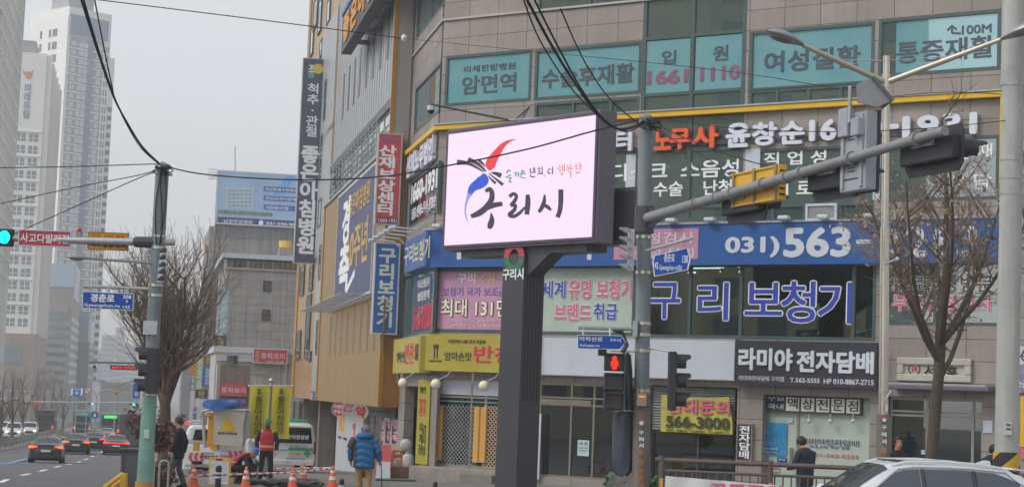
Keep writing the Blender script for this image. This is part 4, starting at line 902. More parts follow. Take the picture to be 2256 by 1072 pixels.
strokes('mark_pale_blue', slb, [[(248, 595, 18), (222, 660, 9), (212, 720, 6), (218, 775, 5), (236, 820, 1)]])
strokes('mark_bars', sk, [[(152, 382, 20), (240, 392, 12), (345, 450, 5)], [(232, 358, 14), (300, 392, 13), (362, 447, 5)], [(305, 362, 9), (330, 385, 9), (356, 412, 4)],
                          [(392, 455, 2), (430, 462, 12), (470, 478, 18)], [(380, 460, 3), (430, 500, 7), (482, 543, 12)], [(378, 478, 3), (400, 505, 7), (430, 532, 10)]])
strokes('brush_letter', sk, [
    [(356, 590, 12), (385, 574, 16), (402, 600, 18), (398, 650, 20), (360, 705, 22), (310, 745, 22), (252, 768, 14)], [(330, 730, 14), (380, 700, 20), (430, 685, 18), (478, 678, 16)], [(396, 742, 4), (402, 790, 18), (392, 830, 22), (382, 856, 12)]])
strokes('brush_letter', sk, [
    [(528, 628, 14), (556, 606, 12), (578, 625, 12), (560, 665, 14), (535, 690, 12)], [(535, 690, 12), (570, 690, 12), (560, 725, 14), (530, 755, 16), (560, 768, 13), (605, 740, 12), (640, 700, 6)], [(658, 612, 14), (660, 670, 19), (652, 755, 17)]])
strokes('brush_letter', sk, [
    [(780, 612, 6), (776, 660, 14), (765, 695, 16), (738, 738, 12)], [(772, 688, 10), (800, 700, 14), (826, 724, 8)], [(895, 575, 18), (896, 640, 18), (890, 720, 17), (872, 775, 16)]])
gc = lambda cs, s: [[(x, y, w_) for x, y, w_ in c] for c in cs]
strokes('small_lettering_green', sgr, gc([[(505, 462, 4), (520, 440, 5), (540, 446, 3)], [(500, 490, 4), (540, 470, 4)], [(515, 495, 3), (540, 492, 4), (525, 520, 4), (548, 520, 3)], [(558, 460, 3), (578, 456, 4), (568, 484, 3)], [(592, 448, 3), (592, 488, 4)], [(578, 470, 2), (592, 466, 3)],
    [(618, 436, 3), (632, 448, 4), (612, 456, 3), (620, 438, 3)], [(600, 468, 3), (646, 460, 4)], [(616, 470, 3), (610, 490, 3), (640, 492, 4)]], 1))
strokes('small_lettering_dark', sk, gc([[(678, 425, 4), (680, 455, 4), (700, 450, 3), (698, 420, 3)], [(708, 415, 3), (710, 460, 4)], [(680, 468, 4), (684, 486, 4), (712, 482, 4)], [(735, 415, 3), (745, 425, 3)], [(726, 432, 3), (752, 428, 3)], [(738, 440, 4), (748, 452, 3), (734, 452, 3)], [(726, 468, 3), (762, 460, 4)], [(762, 410, 3), (764, 470, 4)], [(780, 474, 3), (776, 486, 2)], [(808, 430, 3), (806, 460, 4), (826, 456, 3)], [(808, 430, 3), (826, 428, 3)], [(838, 412, 3), (838, 466, 4)], [(826, 440, 2), (838, 438, 2)]], 1))
strokes('small_lettering_orange', sor, gc([[(880, 405, 3), (892, 410, 3)], [(868, 428, 3), (900, 418, 3)], [(886, 430, 4), (892, 442, 3), (880, 442, 3)], [(908, 398, 3), (910, 446, 4)], [(920, 395, 3), (922, 448, 3)], [(900, 456, 4), (908, 468, 4), (894, 468, 3)], [(945, 398, 3), (946, 420, 3), (966, 418, 3), (966, 394, 3)], [(936, 436, 3), (982, 426, 4)], [(948, 452, 3), (968, 450, 4), (966, 490, 3)], [(1002, 392, 3), (1012, 398, 3)], [(992, 412, 3), (1020, 404, 3)], [(1004, 418, 3), (1014, 428, 3), (1000, 430, 3)], [(1034, 378, 3), (1036, 436, 4)], [(1036, 408, 3), (1050, 404, 3)], [(1006, 446, 3), (1010, 458, 3), (1038, 452, 4)]], 1))

# ---------------------------------------------------------------- signal pole in the middle with its long arm
def pole(name, label, cat, px_t, px_b, d, r0, r1, m, n=16, cap=None, sink=.1, group=None):
    a = at(px_b[0], px_b[1], d); g = gz(a.x, a.y); t = at(px_t[0], px_t[1], d); base = V((a.x, a.y, g))
    k = (t.z - g) / (t.z - a.z) if abs(t.z - a.z) > .01 else 1
    base.x = t.x + (a.x - t.x) * k; o = thing(name, label, cat, base, group)
    MB().tube([base + V((0, 0, -sink)), V((t.x, t.y, t.z))], [r0, r1], n).build('pole', m, o, smooth=True)
    if cap: MB().tube([t, t + V((0, 0, cap * .35)), t + V((0, 0, cap))], [r1 * 1.15, r1 * 1.1, .02], n).build('cap', m, o, smooth=True)
    return o, base, t
sp1, b1, t1 = pole('signal_mast', 'grey steel signal mast with long arm reaching over the road, beside the screen', 'signal mast', (1423, 262), (1411, 1050), 35, .150, .135, polem, cap=.12)
def on(o, b, t, z): k = (z - b.z) / (t.z - b.z); return b + (t - b) * k
armm = mat('arm_grey', '7d7e80', r=.5, var=.14, s=3, streak=.1); zarm = at(1420, 482, 35).z; arm0 = on(sp1, b1, t1, zarm); arm1 = at(2082, 288, 25.6)
MB().tube([arm0, arm0.lerp(arm1, .3), arm1], [.105, .092, .07], 14).build('arm', armm, sp1, smooth=True)
MB().tube([arm0 + V((0, 0, -.28)), arm0 + V((0, 0, .24))], .19, 16).build('collar', dark, sp1)
gsx = MB(); dv = (arm1 - arm0).normalized(); gsx.prism([arm0 + V((0, 0, -.26)), arm0 + dv * .75 + V((0, 0, -.1)), arm0 + dv * .75 + V((0, 0, .1)), arm0 + V((0, 0, .22))], V((.03, .02, 0))); gsx.build('gusset', dark, sp1)
for k in (.22, .3, .36, .47, .55, .6, .75, .93):
    p = arm0.lerp(arm1, k); MB().tube([p - dv * .03, p + dv * .03], .112, 14).build('clamp', armm, sp1)
tpm = mat('brown_grey_pole_sleeve', '6b655f', r=.6, var=.1)
MB().tube([b1 + V((0, 0, .02)), on(sp1, b1, t1, at(1412, 870, 35).z)], [.168, .165], 16).build('sleeve', tpm, sp1)
Pp = at_plane(1411, 900, 34.82, 90)
def pole_text(P, par, x, rows):
    for s_, y0, y1, m_, w_ in rows: letters(s_, P, P.rc((x - w_, y0, x + w_, y1), .03), .012, .03, m_, par, .05)
otx = mat('orange_lettering', 'b06a38', r=.5)
pole_text(Pp, sp1, 1413, (('구', 948, 956, wtxt, 5), ('리', 962, 971, wtxt, 5), ('시', 975, 985, wtxt, 5)))
pole_text(Pp, sp1, 1411, (('주', 992, 1005, otx, 6), ('정', 1013, 1026, otx, 6), ('차', 1031, 1042, otx, 6), ('금', 1046, 1057, otx, 6), ('지', 1061, 1071, otx, 6)))
def small_emblem(P, par, x, y, rpx, d):
    c = P.hit(x, y, .03); r_ = rpx * d / FPX; a, b = MB(), MB(); ringpoly(a, P, c, r_ * .5, r_, .012, .03, .0, math.pi, 12); ringpoly(b, P, c, r_ * .5, r_, .012, .03, math.pi, 2 * math.pi, 12)
    a.build('emblem_red', mat('emblem_red'), par); b.build('emblem_green', mat('emblem_green'), par); c_ = MB(); ringpoly(c_, P, c, 0, r_ * .48, .012, .028, n=12); c_.build('emblem_core', wtxt, par)
small_emblem(Pp, sp1, 1413, 931, 9.5, 35)
bands = lambda par, pts, r_: [MB().tube([p - V((0, 0, .03)), p + V((0, 0, .03))], r_, 16).build('strap', steel, par) for p in pts]
bands(sp1, [on(sp1, b1, t1, at(1415, y, 35).z) for y in (500, 522, 600, 712, 737, 772, 860)], .158)
bx = MB(); q = at(1414, 880, 34.75); bx.box(q, (.19, .14, .25)); bx.build('control_box', mat('beige_box', '8f8272'), sp1, bevel=.02)
for dx in (-.05, .05): MB().tube([q + V((dx, 0, .1)), q + V((dx, 0, .28))], .006, 5).build('antenna', black, sp1)
MB().box(q + V((0, -.075, .06)), (.13, .01, .03)).build('lamp', mat('orange_lamp', 'd08040', em='ff8030', es=.5), sp1)
# flood lamp bank on the mast's left
lbk = thing('lamp_bank', 'white box with five small grey lamps on the middle mast', 'lamp', at(1385, 590, 34.8))
q0, q1 = at(1391, 505, 34.8), at(1389, 597, 34.8); MB().hexa([q1 + V((-.06, -.05, 0)), q1 + V((.06, -.05, 0)), q1 + V((.06, .1, 0)), q1 + V((-.06, .1, 0)), q0 + V((-.06, -.05, 0)), q0 + V((.06, -.05, 0)), q0 + V((.06, .1, 0)), q0 + V((-.06, .1, 0))]).build('box', white, lbk, bevel=.01)
lg = mat('lamp_grey', '8c8c88', r=.4)
for y in (508, 528, 547, 566, 588):
    p = at(1377, y, 34.6); m_ = MB(); m_.hexa([p + V(v_) for v_ in ((-.11, -.06, .03), (.05, -.06, -.06), (.05, .1, -.06), (-.11, .1, .03), (-.11, -.06, .06), (.07, -.06, .06), (.07, .1, .06), (-.11, .1, .06))]); m_.build('lamp_head', lg, lbk, bevel=.01)
    MB().tube([p + V((.05, 0, 0)), p + V((.13, .02, 0))], .018, 6).build('lamp_arm', galv, lbk)
# street name plates on the mast
def road_sign(label, P, quad, texts, pointed='', o=.0, group='blue street name plates'):
    uv = [P.hit(x, y) for x, y in quad]; us = [a[0] for a in uv]; vs = [a[1] for a in uv]
    t = thing('street_sign', label, 'street sign', P.pt(sum(us) / len(us), min(vs)), group)
    MB().pprism(P, uv, -.05, 0).build('panel', wtxt, t)
    c = V((sum(us) / len(us), sum(vs) / len(vs))); w_ = max(us) - min(us); h_ = max(vs) - min(vs); ins = []
    for a in uv: d = V(a) - c; ins.append((c.x + d.x * (1 - .06 * min(1, h_ / w_ * 1.3)), c.y + d.y * (1 - .07)))
    MB().pprism(P, ins, .001, .006).build('face', roadblue, t)
    for s_, px, b_ in texts: letters(s_, P, P.rc(px, .01), .006, .012, wtxt, t, b_)
    return t
PA = at_plane(1480, 578, 34.0, 110); pA = PA
fix = lambda P, x, y: P.hit(x, y)
road_sign('blue street name plate pointed at both ends on the middle mast', PA, ((1437, 577), (1441, 562), (1515, 545), (1521, 569), (1515, 594), (1441, 609)), [('경춘로', (1463, 558, 1486, 577), .02), ('Gyeongchun-ro(St)', (1453, 583, 1502, 598), .01), ('142', (1440, 577, 1450, 592), .02), ('138', (1504, 562, 1515, 579), .02)])
ta = thing('sign_bracket', 'slanted grey bracket holding the double pointed name plate', 'bracket', at(1480, 545, 34.1)); MB().tube([at(1425, 552, 34.6), at(1524, 525, 33.6)], .03).build('bar', galv, ta)
for x, y in ((1448, 547), (1467, 542), (1488, 537), (1508, 531)): MB().tube([at(x, y, 34.2), at(x, y + 15, 34.2)], .012, 6).build('hanger', galv, ta)
PB = at_plane(1325, 752, 34.6, 90)
road_sign('blue street name plate pointing right under the horizontal tube', PB, ((1272, 737), (1369, 738), (1379, 752.5), (1366, 769), (1272, 767)), [('아차산로', (1277, 740, 1328, 752), .02), ('Achasan-ro', (1277, 756, 1321, 764), .01), ('514→2', (1345, 745, 1368, 752), .02)])
tb = thing('sign_bracket', 'horizontal grey tube on the middle mast over the right pointing plate', 'bracket', at(1340, 725, 34.8)); MB().tube([at(1274, 721, 34.7), at(1398, 724, 34.9)], .04).build('bar', galv, tb); MB().box(at(1399, 724, 34.85), (.08, .2, .32)).build('plate', galv, tb)
for x in (1285, 1344): MB().tube([at(x, 722, 34.7), at(x, 739, 34.65)], .02, 6).build('hanger', galv, tb)
# ---- traffic lights
def visor(mb, c, d, r_, l, up=V((0, 0, 1))):
    d = d.normalized(); s_ = d.cross(up).normalized(); u_ = s_.cross(d); rows = []
    for k in (0, 1):
        ll = l if k else 0
        rows.append([c + d * (ll * (1 if abs(q) < 1.3 else .65)) + s_ * (r_ * math.sin(q)) + u_ * (r_ * math.cos(q)) for q in [-2.4 + 4.8 * i / 14 for i in range(15)]])
    mb.grid(rows)
sgm = mat('signal_black', '2a2b2f', r=.55, var=.08); sgd = mat('signal_dark_lens', '1c1c20', r=.2, var=0)
def signal_head(label, c, along, facing, n, size=.3, lit=None, group=None, visor_len=.28, plate=True, cat='traffic light'):
    """n round lamps in a row along a direction, facing another"""
    a = along.normalized(); f = facing.normalized(); u_ = f.cross(a).normalized() * -1
    if abs(a.z) < .9 and u_.z < 0: u_ = -u_
    t = thing('traffic_light', label, cat, c - V((0, 0, size * .6)), group)
    M = Matrix((a, u_, f)).transposed(); w_ = size * n * 1.08
    MB().box(c, (w_, size * 1.15, size * .55), M=M).build('housing', sgm, t, bevel=.03)
    if plate:
        h_ = size * 1.15 * .5; e = .16; x = w_ / 2 + .06
        poly = [V((-x + .1, -h_ - e, 0)), V((x - .1, -h_ - e, 0)), V((x, -h_ - e + .12, 0)), V((x, h_ + e - .1, 0)), V((x - .1, h_ + e, 0)), V((-x + .1, h_ + e, 0)), V((-x, h_ + e - .1, 0)), V((-x, -h_ - e + .12, 0))]
        MB().prism([c + M @ p + f * (size * .2) for p in poly], f * .03).build('backing_plate', sgm, t)
    for i in range(n):
        p = c + a * ((i - (n - 1) / 2) * size * 1.08) + f * (size * .285)
        l = MB(); l.lathe(p, ((size * .42, 0), (size * .4, .02), (size * .25, .04), (0, .05)), 16, Matrix((a, u_, f)).transposed())
        lo = l.build('lens', lit[1] if lit and lit[0] == i else sgd, t, smooth=True)
        v_ = MB(); visor(v_, p, f, size * .47, visor_len, u_ if abs(a.z) < .9 else V((0, 0, 1))); v_.build('visor', sgm, t)
    return t
away = V((dv.y * -1, dv.x, 0)).normalized() * -1                  # the long arm's heads look away to the right
if away.y < 0: away = -away
ad = V((dv.x, dv.y, 0)).normalized(); awy = V((-ad.y, ad.x, 0)); awy = awy if awy.x > 0 else -awy
for k, lb_ in ((.93, 'black four lamp signal from behind at the tip of the long arm'), (.66, 'black signal seen from behind just left of the grey message board'), (.36, 'black signal seen from behind under the yellow board on the long arm')):
    c = arm0.lerp(arm1, k) + V((0, 0, -.16)) + awy * .22
    signal_head(lb_, c, ad, awy, 4, .31, group='signals on the long arm', visor_len=.48)
    MB().box(arm0.lerp(arm1, k) + awy * .1 + V((0, 0, -.06)), (.5, .06, .1), M=Matrix((ad, awy, V((0, 0, 1)))).transposed()).build('mount', galv, sp1)
# yellow board seen from behind
yl = mat('yellow_board_back', 'c7981f', r=.45, var=.05)
def arm_board(name, label, cat, k, w_, h_, th, m, drop, lift=0., tiltm=None):
    c = arm0.lerp(arm1, k) + awy * .2 + V((0, 0, drop)); X = Matrix((ad, awy, V((0, 0, 1)))).transposed()
    t = thing(name, label, cat, c - V((0, 0, h_ / 2))); MB().box(c, (w_, th, h_), M=X).build('panel', m, t, bevel=.015); return t, c, X
t, c, X = arm_board('warning_board', 'yellow warning board seen from behind on the long arm', 'road sign', .42, 1.62, .6, .16, yl, .04)
for dx in (-.77, 0, .77): MB().box(c + X @ V((dx * .98, -.1, 0)), (.06, .05, .62), M=X).build('stiffener', mat('bronze_bar', '8a7a58', r=.5), t)
for dz in (-.28, .28): MB().box(c + X @ V((0, -.095, dz)), (1.55, .03, .03), M=X).build('rib', yl, t)
for i in range(5): MB().box(c + X @ V((.812, 0, -.2 + i * .1)), (.02, .1, .03), M=X).build('slot', black, t)
# grey message board with solar panel
gmb = mat('message_board_grey', '8f9298', r=.45, var=.06)
t, c, X = arm_board('message_board', 'grey electronic message board seen from behind hung on the long arm', 'message board', .74, .74, 1.22, .22, gmb, .12)
MB().box(c + X @ V((0, .115, 0)), (.76, .06, 1.26), M=X).build('face_hood', sgm, t)
for dx in (-.27, .27): MB().box(c + X @ V((dx, -.12, 0)), (.08, .05, 1.12), M=X).build('rail', gmb, t)
for dz in (-.3, .2):
    for i in range(5): MB().box(c + X @ V((-.04, -.113, dz + i * .05)), (.2, .012, .015), M=X).build('vent_slot', black, t)
for dz in (-.42, .36): MB().box(c + X @ V((0, -.112, dz)), (.5, .01, .02), M=X).build('seam', black, t)
MB().box(c + X @ V((-.19, -.14, .48)), (.28, .12, .46), M=X).build('junction_box', gmb, t, bevel=.02); MB().box(c + X @ V((.22, -.16, .36)), (.22, .16, .28), M=X).build('battery_box', gmb, t, bevel=.02)
sc0 = c + X @ V((.05, -.1, .75)); s1 = at(1928, 205, sc0.y); so_ = thing('solar_panel', 'tilted grey solar panel box on a thin post above the message board', 'solar panel', sc0)
MB().tube([sc0 + V((-.1, 0, -.3)), V((sc0.x - .1, sc0.y, at(1890, 190, sc0.y).z))], .03, 8).build('post', galv, so_)
q = [at(x, y, sc0.y + e) for x, y, e in ((1921, 170, .35), (1966, 222, -.25), (1930, 236, -.35), (1888, 214, .0), (1884, 180, .3))]
pb = MB(); A = at(1921, 171, sc0.y + .2); B = at(1967, 224, sc0.y - .1); Cc = at(1933, 234, sc0.y - .5); D_ = at(1889, 186, sc0.y - .3)
pb.hexa([D_, Cc, B, A] and [at(1889, 226, sc0.y - .3), at(1933, 236, sc0.y - .3), at(1950, 231, sc0.y + .3), at(1905, 220, sc0.y + .3), at(1887, 186, sc0.y - .3), at(1920, 172, sc0.y - .3), at(1926, 174, sc0.y + .3), at(1893, 188, sc0.y + .3)]); pb.build('box', gmb, so_)
pn = MB(); a_, b_ = at(1921, 171, sc0.y - .36), at(1966, 224, sc0.y - .36); dpt = V((0, .75, 0)); nrm = (b_ - a_).cross(dpt).normalized() * .05; pn.hexa([a_, b_, b_ + dpt, a_ + dpt, a_ + nrm, b_ + nrm, b_ + dpt + nrm, a_ + dpt + nrm]); pn.build('panel', mat('solar_dark', '50535c', r=.25), so_)
MB().prism([at(1920, 173, sc0.y - .31), at(1963, 223, sc0.y - .31), at(1933, 236, sc0.y - .31), at(1889, 226, sc0.y - .31), at(1887, 187, sc0.y - .31)], V((0, .02, 0))).build('side_plate', mat('side_grey', '7f8084'), so_)
# ---- pedestrian light with its tarpaulin, and the side-on light on the right
Pq = at_plane(1353, 840, 34.7, 90)
redl = mat('red_figure_lit', (.02, 0, 0), em='ff2418', es=1.8, var=0)
ped = thing('pedestrian_light', 'three part pedestrian light showing a red standing figure', 'pedestrian light', Pq.pt(*Pq.hit(1353, 905)))
for k, (y0, y1) in enumerate(((777, 817), (820, 861), (862, 903))):
    a = Pq.rc((1333 - k * .8, y0, 1375 - k * .8, y1)); h_ = MB().pbox(Pq, a, -.3, 0).build('housing', sgm, ped, bevel=.02); b_ = (a[0] + .03, a[1] + .03, a[2] - .03, a[3] - .03)
    MB().pbox(Pq, b_, .0, .012).build('lens', mat('lens_brown', '3c3836', r=.3, var=.05), h_); vz = MB(); vz.pbox(Pq, (a[0], a[3] - .03, a[2], a[3]), .013, .16); vz.pbox(Pq, (a[0], a[1] + .1, a[0] + .025, a[3] - .031), .013, .14); vz.pbox(Pq, (a[2] - .025, a[1] + .1, a[2], a[3] - .031), .013, .14); vz.build('visor', sgm, h_)
fg = MB(); hc = Pq.hit(1354, 789, .02); fg.pprism(Pq, [(hc[0] + .045 * math.cos(i * .52), hc[1] + .045 * math.sin(i * .52)) for i in range(12)], .013, .02)
for px in ((1349, 794, 1359, 804), (1346.5, 795, 1348.5, 805), (1359.5, 795, 1361.5, 805), (1349.5, 804, 1353, 813), (1354.5, 804, 1358, 813)): fg.pbox(Pq, Pq.rc(px, .02), .013, .02)
fg.build('red_figure', redl, ped)
tp = mat('tarpaulin_slate', '363f4a', r=.45, var=.2, s=3, bump=.5, bs=9)
tr_ = thing('tarpaulin_cover', 'slate tarpaulin wrapped round the covered light beside the red figure', 'cover', at(1372, 1045, 35.1))
def sack(mb, rows_px, d, dep):                           # draped bag: rows of (y, x0, x1)
    rings = []
    for i, (y, x0, x1) in enumerate(rows_px):
        a, b = at(x0, y, d), at(x1, y, d); c = (a + b) / 2; w_ = (b - a).length / 2
        rings.append([c + V((w_ * math.cos(q) * (1 + .05 * math.sin(5 * q + i * 1.7)), dep * math.sin(q) * (1 + .08 * math.sin(7 * q + i)), .03 * math.sin(3 * q + i))) for q in [k * 2 * math.pi / 20 for k in range(21)]])
    mb.grid(rings); mb.add(rings[-1][:-1], [tuple(range(20))]); mb.add(rings[0][:-1], [tuple(range(20))])
m_ = MB(); sack(m_, [(778, 1376, 1385), (784, 1374, 1390), (820, 1373, 1393), (860, 1372, 1394), (903, 1374, 1396), (907, 1352, 1396), (935, 1350, 1396), (975, 1349, 1395), (1010, 1349, 1395), (1036, 1350, 1393), (1044, 1356, 1386), (1046, 1365, 1380)], 35.15, .22); m_.build('tarpaulin', tp, tr_, smooth=True)
pp_ = thing('bent_pipe', 'dark bent pipe over the pedestrian light', 'pipe', at(1375, 770, 35)); MB().tube([at(1372, 775, 34.9), at(1380, 760, 34.95), at(1370, 733, 34.95), at(1352, 724, 34.95)], .05).build('pipe', dark, pp_); MB().box(at(1327, 776, 34.8), (.16, .2, .12)).build('junction_box', sgm, pp_)
for y, x0, x1 in ((773, 1345, 1400), (904, 1372, 1405)): MB().tube([at(x0, y, 34.9), at(x1, y + 1, 34.95)], .012, 6).build('rod', steel, tr_)
sd = thing('traffic_light', 'black upright three lamp signal seen side-on right of the middle mast', 'traffic light', at(1490, 900, 34.4))
a, b = at(1484, 774, 34.4), at(1482, 903, 34.4); MB().hexa([b + V((-.09, -.2, 0)), b + V((.05, -.2, 0)), b + V((.05, .2, 0)), b + V((-.09, .2, 0)), a + V((-.09, -.2, 0)), a + V((.05, -.2, 0)), a + V((.05, .2, 0)), a + V((-.09, .2, 0))]).build('housing', sgm, sd, bevel=.02)
for y0, y1 in ((780, 814), (821, 856), (864, 897)):
    c0 = at(1490, (y0 + y1) / 2, 34.4); v_ = MB(); visor(v_, c0, V((1, .08, 0)), .155, .26); v_.build('visor', sgm, sd); MB().lathe(c0, ((.14, 0), (.1, .03), (0, .04)), 14, Matrix.Rotation(math.pi / 2, 3, 'Y')).build('lens', sgd, sd)
for y in (772, 898): MB().tube([at(1420, y - 6, 34.9), at(1480, y + 2, 34.4)], .014, 6).build('rod', steel, sd)
# ---------------------------------------------------------------- twin-arm steel street lamp
lamp, lb0, lt0 = pole('street_lamp', 'bright steel street lamp with two rising arms, right of the message board', 'street lamp', (1953, 124), (1945, 1030), 36, .099, .07, steel, n=16)
MB().tube([lb0, on(lamp, lb0, lt0, at(1948, 500, 36).z)], [.101, .096], 16).build('lower_pole', steel, lamp, smooth=True)
j = at(1952, 182, 36)
ham = mat('lamp_head_grey', '8c8d90', r=.35, m=.3, var=.08); lms = mat('lamp_arm_beige', 'aca698', r=.35, m=.4, var=.06)
def lamp_head(par, p, d, l=.85, w_=.17):
    s_ = d.cross(V((0, 0, 1))).normalized(); u_ = s_.cross(d).normalized(); rows = []
    for t_, ww, hh in ((0, .3, .35), (.1, .55, .5), (.35, .95, .95), (.6, 1, 1), (.85, .7, .7), (1, .12, .1)):
        c = p + d * (l * t_); rows.append([c + s_ * (w_ * ww * math.cos(q)) + u_ * (w_ * .62 * hh * (math.sin(q) if math.sin(q) > 0 else math.sin(q) * .55)) for q in [k * 2 * math.pi / 16 for k in range(17)]])
    m_ = MB(); m_.grid(rows); o = m_.build('lamp_head', ham, par, smooth=True)
    g = MB(); c = p + d * (l * .6) - u_ * (w_ * .33); g.ball(c, l * .3, w_ * .7, .03, M=Matrix((d, s_, u_)).transposed()); g.build('lens', mat('lamp_glass', '6f6a66', r=.2), o, smooth=True); return o
for tip, back, l in ((at(1768, 99, 35.2), at(1700, 72, 34.9), .85), (at(2206, 87, 35), at(2280, 58, 34.6), .9)):
    MB().tube([j, j.lerp(tip, .5), tip], [.062, .058, .045], 10).build('arm', lms, lamp, smooth=True); lamp_head(lamp, tip, (back - tip).normalized(), l, .2)
    MB().tube([at(1953, 134, 36), j.lerp(tip, .55) + V((0, 0, .05))], .01, 5).build('stay_rod', steel, lamp)
MB().tube([j + V((0, 0, -.12)), j + V((0, 0, .16))], .085, 14).build('hub', steel, lamp)
MB().tube([V((lb0.x, lb0.y, lb0.z)), on(lamp, lb0, lt0, at(1946, 912, 36).z)], [.14, .137], 16).build('sleeve', tpm, lamp)
PL = at_plane(1947, 960, 35.85, 90); small_emblem(PL, lamp, 1948, 924, 8.5, 36); pole_text(PL, lamp, 1948, (('구', 936, 945, wtxt, 5), ('리', 951, 961, wtxt, 5), ('시', 966, 977, wtxt, 5), ('주', 985, 1001, mat('amber_lettering', 'b8862c'), 6)))
fx = thing('pole_tag', 'small white rod fork strapped to the steel street lamp', 'bracket', at(1950, 880, 35.85)); MB().tube([at(1939, 858, 35.8), at(1950, 880, 35.8), at(1963, 859, 35.8)], .018, 6).build('fork', white, fx); MB().box(at(1953, 897, 35.8), (.05, .02, .14)).build('label_plate', white, fx)
sgl = thing('metal_rod', 'short metal rod with white tip on the steel lamp, level with fascia foot', 'bracket', at(1955, 580, 35.9)); MB().tube([at(1950, 581, 35.9), at(1975, 571, 35.7)], .02, 6).build('rod', galv, sgl); MB().ball(at(1977, 570, 35.7), .04, nu=8, nv=6).build('tip', white, sgl)
# ---------------------------------------------------------------- concrete pole on the right with its striped guard
cpole, cb0, ct0 = pole('utility_pole', 'thick pale concrete utility pole at the right edge', 'utility pole', (2236, -60), (2217, 1000), 35.5, .23, .21, mat('pale_concrete', 'a2a39f', r=.8, var=.1, s=1.5, streak=.2, bump=.15), n=24)
for y in (190, 355, 395, 430): MB().tube([on(cpole, cb0, ct0, at(2230, y, 35.5).z), on(cpole, cb0, ct0, at(2230, y, 35.5).z) + V((0, 0, .04))], .226, 24).build('strap', galv, cpole)
sg_ = mat('guard_black', '2c2b2a', r=.6, var=.1); sgy = mat('guard_yellow', 'c0981c', r=.5, var=.1)
zt = at(2218, 995, 35.5).z; m_ = MB(); m_.tube([on(cpole, cb0, ct0, zt), V((cb0.x, cb0.y, cb0.z))], .262, 24); m_.build('guard_sleeve', sg_, cpole)
for k in range(4):
    m_ = MB(); rows = []
    for i in range(13):
        q = -math.pi * .95 + i * math.pi * .9 / 12 * 1.0; z = zt - .0 - k * .62 + i * .052
        rows.append([cb0 + V((.268 * math.cos(q), .268 * math.sin(q), 0)) + V((0, 0, max(min(z + e, zt), cb0.z) - cb0.z)) for e in (-.16, .16)])
    m_.grid(rows); m_.build('stripe', sgy, cpole)
PN = at_plane(2222, 940, 35.2, 90); sign('paper_notice', 'white paper notice wrapped on the concrete pole', 'notice', PN, (2213, 928, 2229, 957), -.03, .0, mat('paper_white', 'b9bbc2'), [('안내문', (2216, 932, 2227, 937), ktxt, 0), ('주정차금지', (2216, 942, 2227, 946), ktxt, 0)])
# ---------------------------------------------------------------- pavement railing with its white banner
rlm = mat('railing_brown_grey', '63554f', r=.45, var=.12, m=.2); pst = mat('railing_post', '57504f', r=.5)
FA, FB = at(1443, 1011, 34.6), at(2290, 1048, 33.8)
rl = thing('railing', 'brown grey pavement railing running right behind the car', 'railing', V((FA.x, FA.y, gz(FA.x, FA.y))))
MB().tube([FA, FB], .045, 12).build('top_rail', rlm, rl); dn = V((0, 0, -.2)); MB().tube([FA + V((.1, 0, -.2)), FB + dn], .028, 8).build('middle_rail', rlm, rl)
MB().tube([FA + V((.1, 0, -1.0)), FB + V((0, 0, -1.0))], .028, 8).build('low_rail', rlm, rl)
k = 0
nb_ = 46
for i in range(nb_):
    p = FA.lerp(FB, (i + .6) / nb_); MB().tube([p + V((0, 0, -.2)), p + V((0, 0, -1.0))], .016, 6).build('baluster', pst, rl)
for k_ in (.018, .305, .6, .9):
    p = FA.lerp(FB, k_); g_ = gz(p.x, p.y); o = MB().tube([V((p.x, p.y, g_)), p + V((0, 0, -.02))], .055, 12).build('post', pst, rl); MB().tube([p, p + V((0, 0, .07))], .06, 12).build('post_cap', rlm, rl)
    MB().box(p + V((0, -.06, -.62)), (.06, .03, .55)).build('reflector', mat('reflector_yellow', 'd09a28', r=.4), o)
PW = Pl(FA + V((0, -.1, 0)), FB - FA)
wb = thing('railing_banner', 'white banner with pink letters tied to the railing', 'banner', PW.pt(*PW.hit(1590, 1080)))
uv = [PW.hit(1466, 1047), PW.hit(1725, 1069)]; rows = []
for i in range(7): rows.append([PW.pt(uv[0][0] + (uv[1][0] - uv[0][0]) * j / 24, (uv[0][1] * (1 - j / 24) + uv[1][1] * j / 24) - i * .13, .02 * math.sin(j * .9 + i)) for j in range(25)])
m_ = MB(); m_.grid(rows); m_.build('sheet', mat('banner_white', 'c4c4c4', r=.7, var=.05), wb, smooth=True)
letters('공동주의', PW, PW.rc((1562, 1062, 1724, 1092), .06), .03, .05, ptxt, wb, .06)
# ---------------------------------------------------------------- signal pole on the left with its arm, signs and lamps
AZR = 78.7                                              # facing straight down the avenue
lp, l0, l1 = pole('signal_mast', 'grey green signal mast on the left with arm over the avenue', 'signal mast', (358, 366), (319, 1060), 40, .155, .15, polem, cap=.1)
lz = lambda y, x=340: on(lp, l0, l1, at(x, y, 40).z)
MB().tube([lz(534) + V((-.2, 0, 0)), at(-60, 523, 40.5)], [.085, .07], 12).build('arm', galv, lp, smooth=True)
MB().tube([lz(534) + V((-.55, 0, 0)), lz(534) + V((-.5, 0, 0)), lz(534)], [.08, .12, .13], 12).build('socket', dark, lp); MB().tube([lz(534), lz(534) + V((.36, 0, .02))], .07, 12).build('stub', galv, lp)
gren = mat('pole_foot_green', '6f9488', r=.55, var=.2, s=2, streak=.25)
MB().tube([l0, lz(862)], [.185, .16], 16).build('foot_coat', gren, lp, smooth=True)
bands(lp, [lz(y) for y in (365, 520, 545, 628, 650, 868, 968, 975)], .165)
MB().box(lz(955) + V((.02, -.19, 0)), (.12, .05, .2)).build('hatch', mat('pale_hatch', '9fb3ab'), lp, bevel=.01)
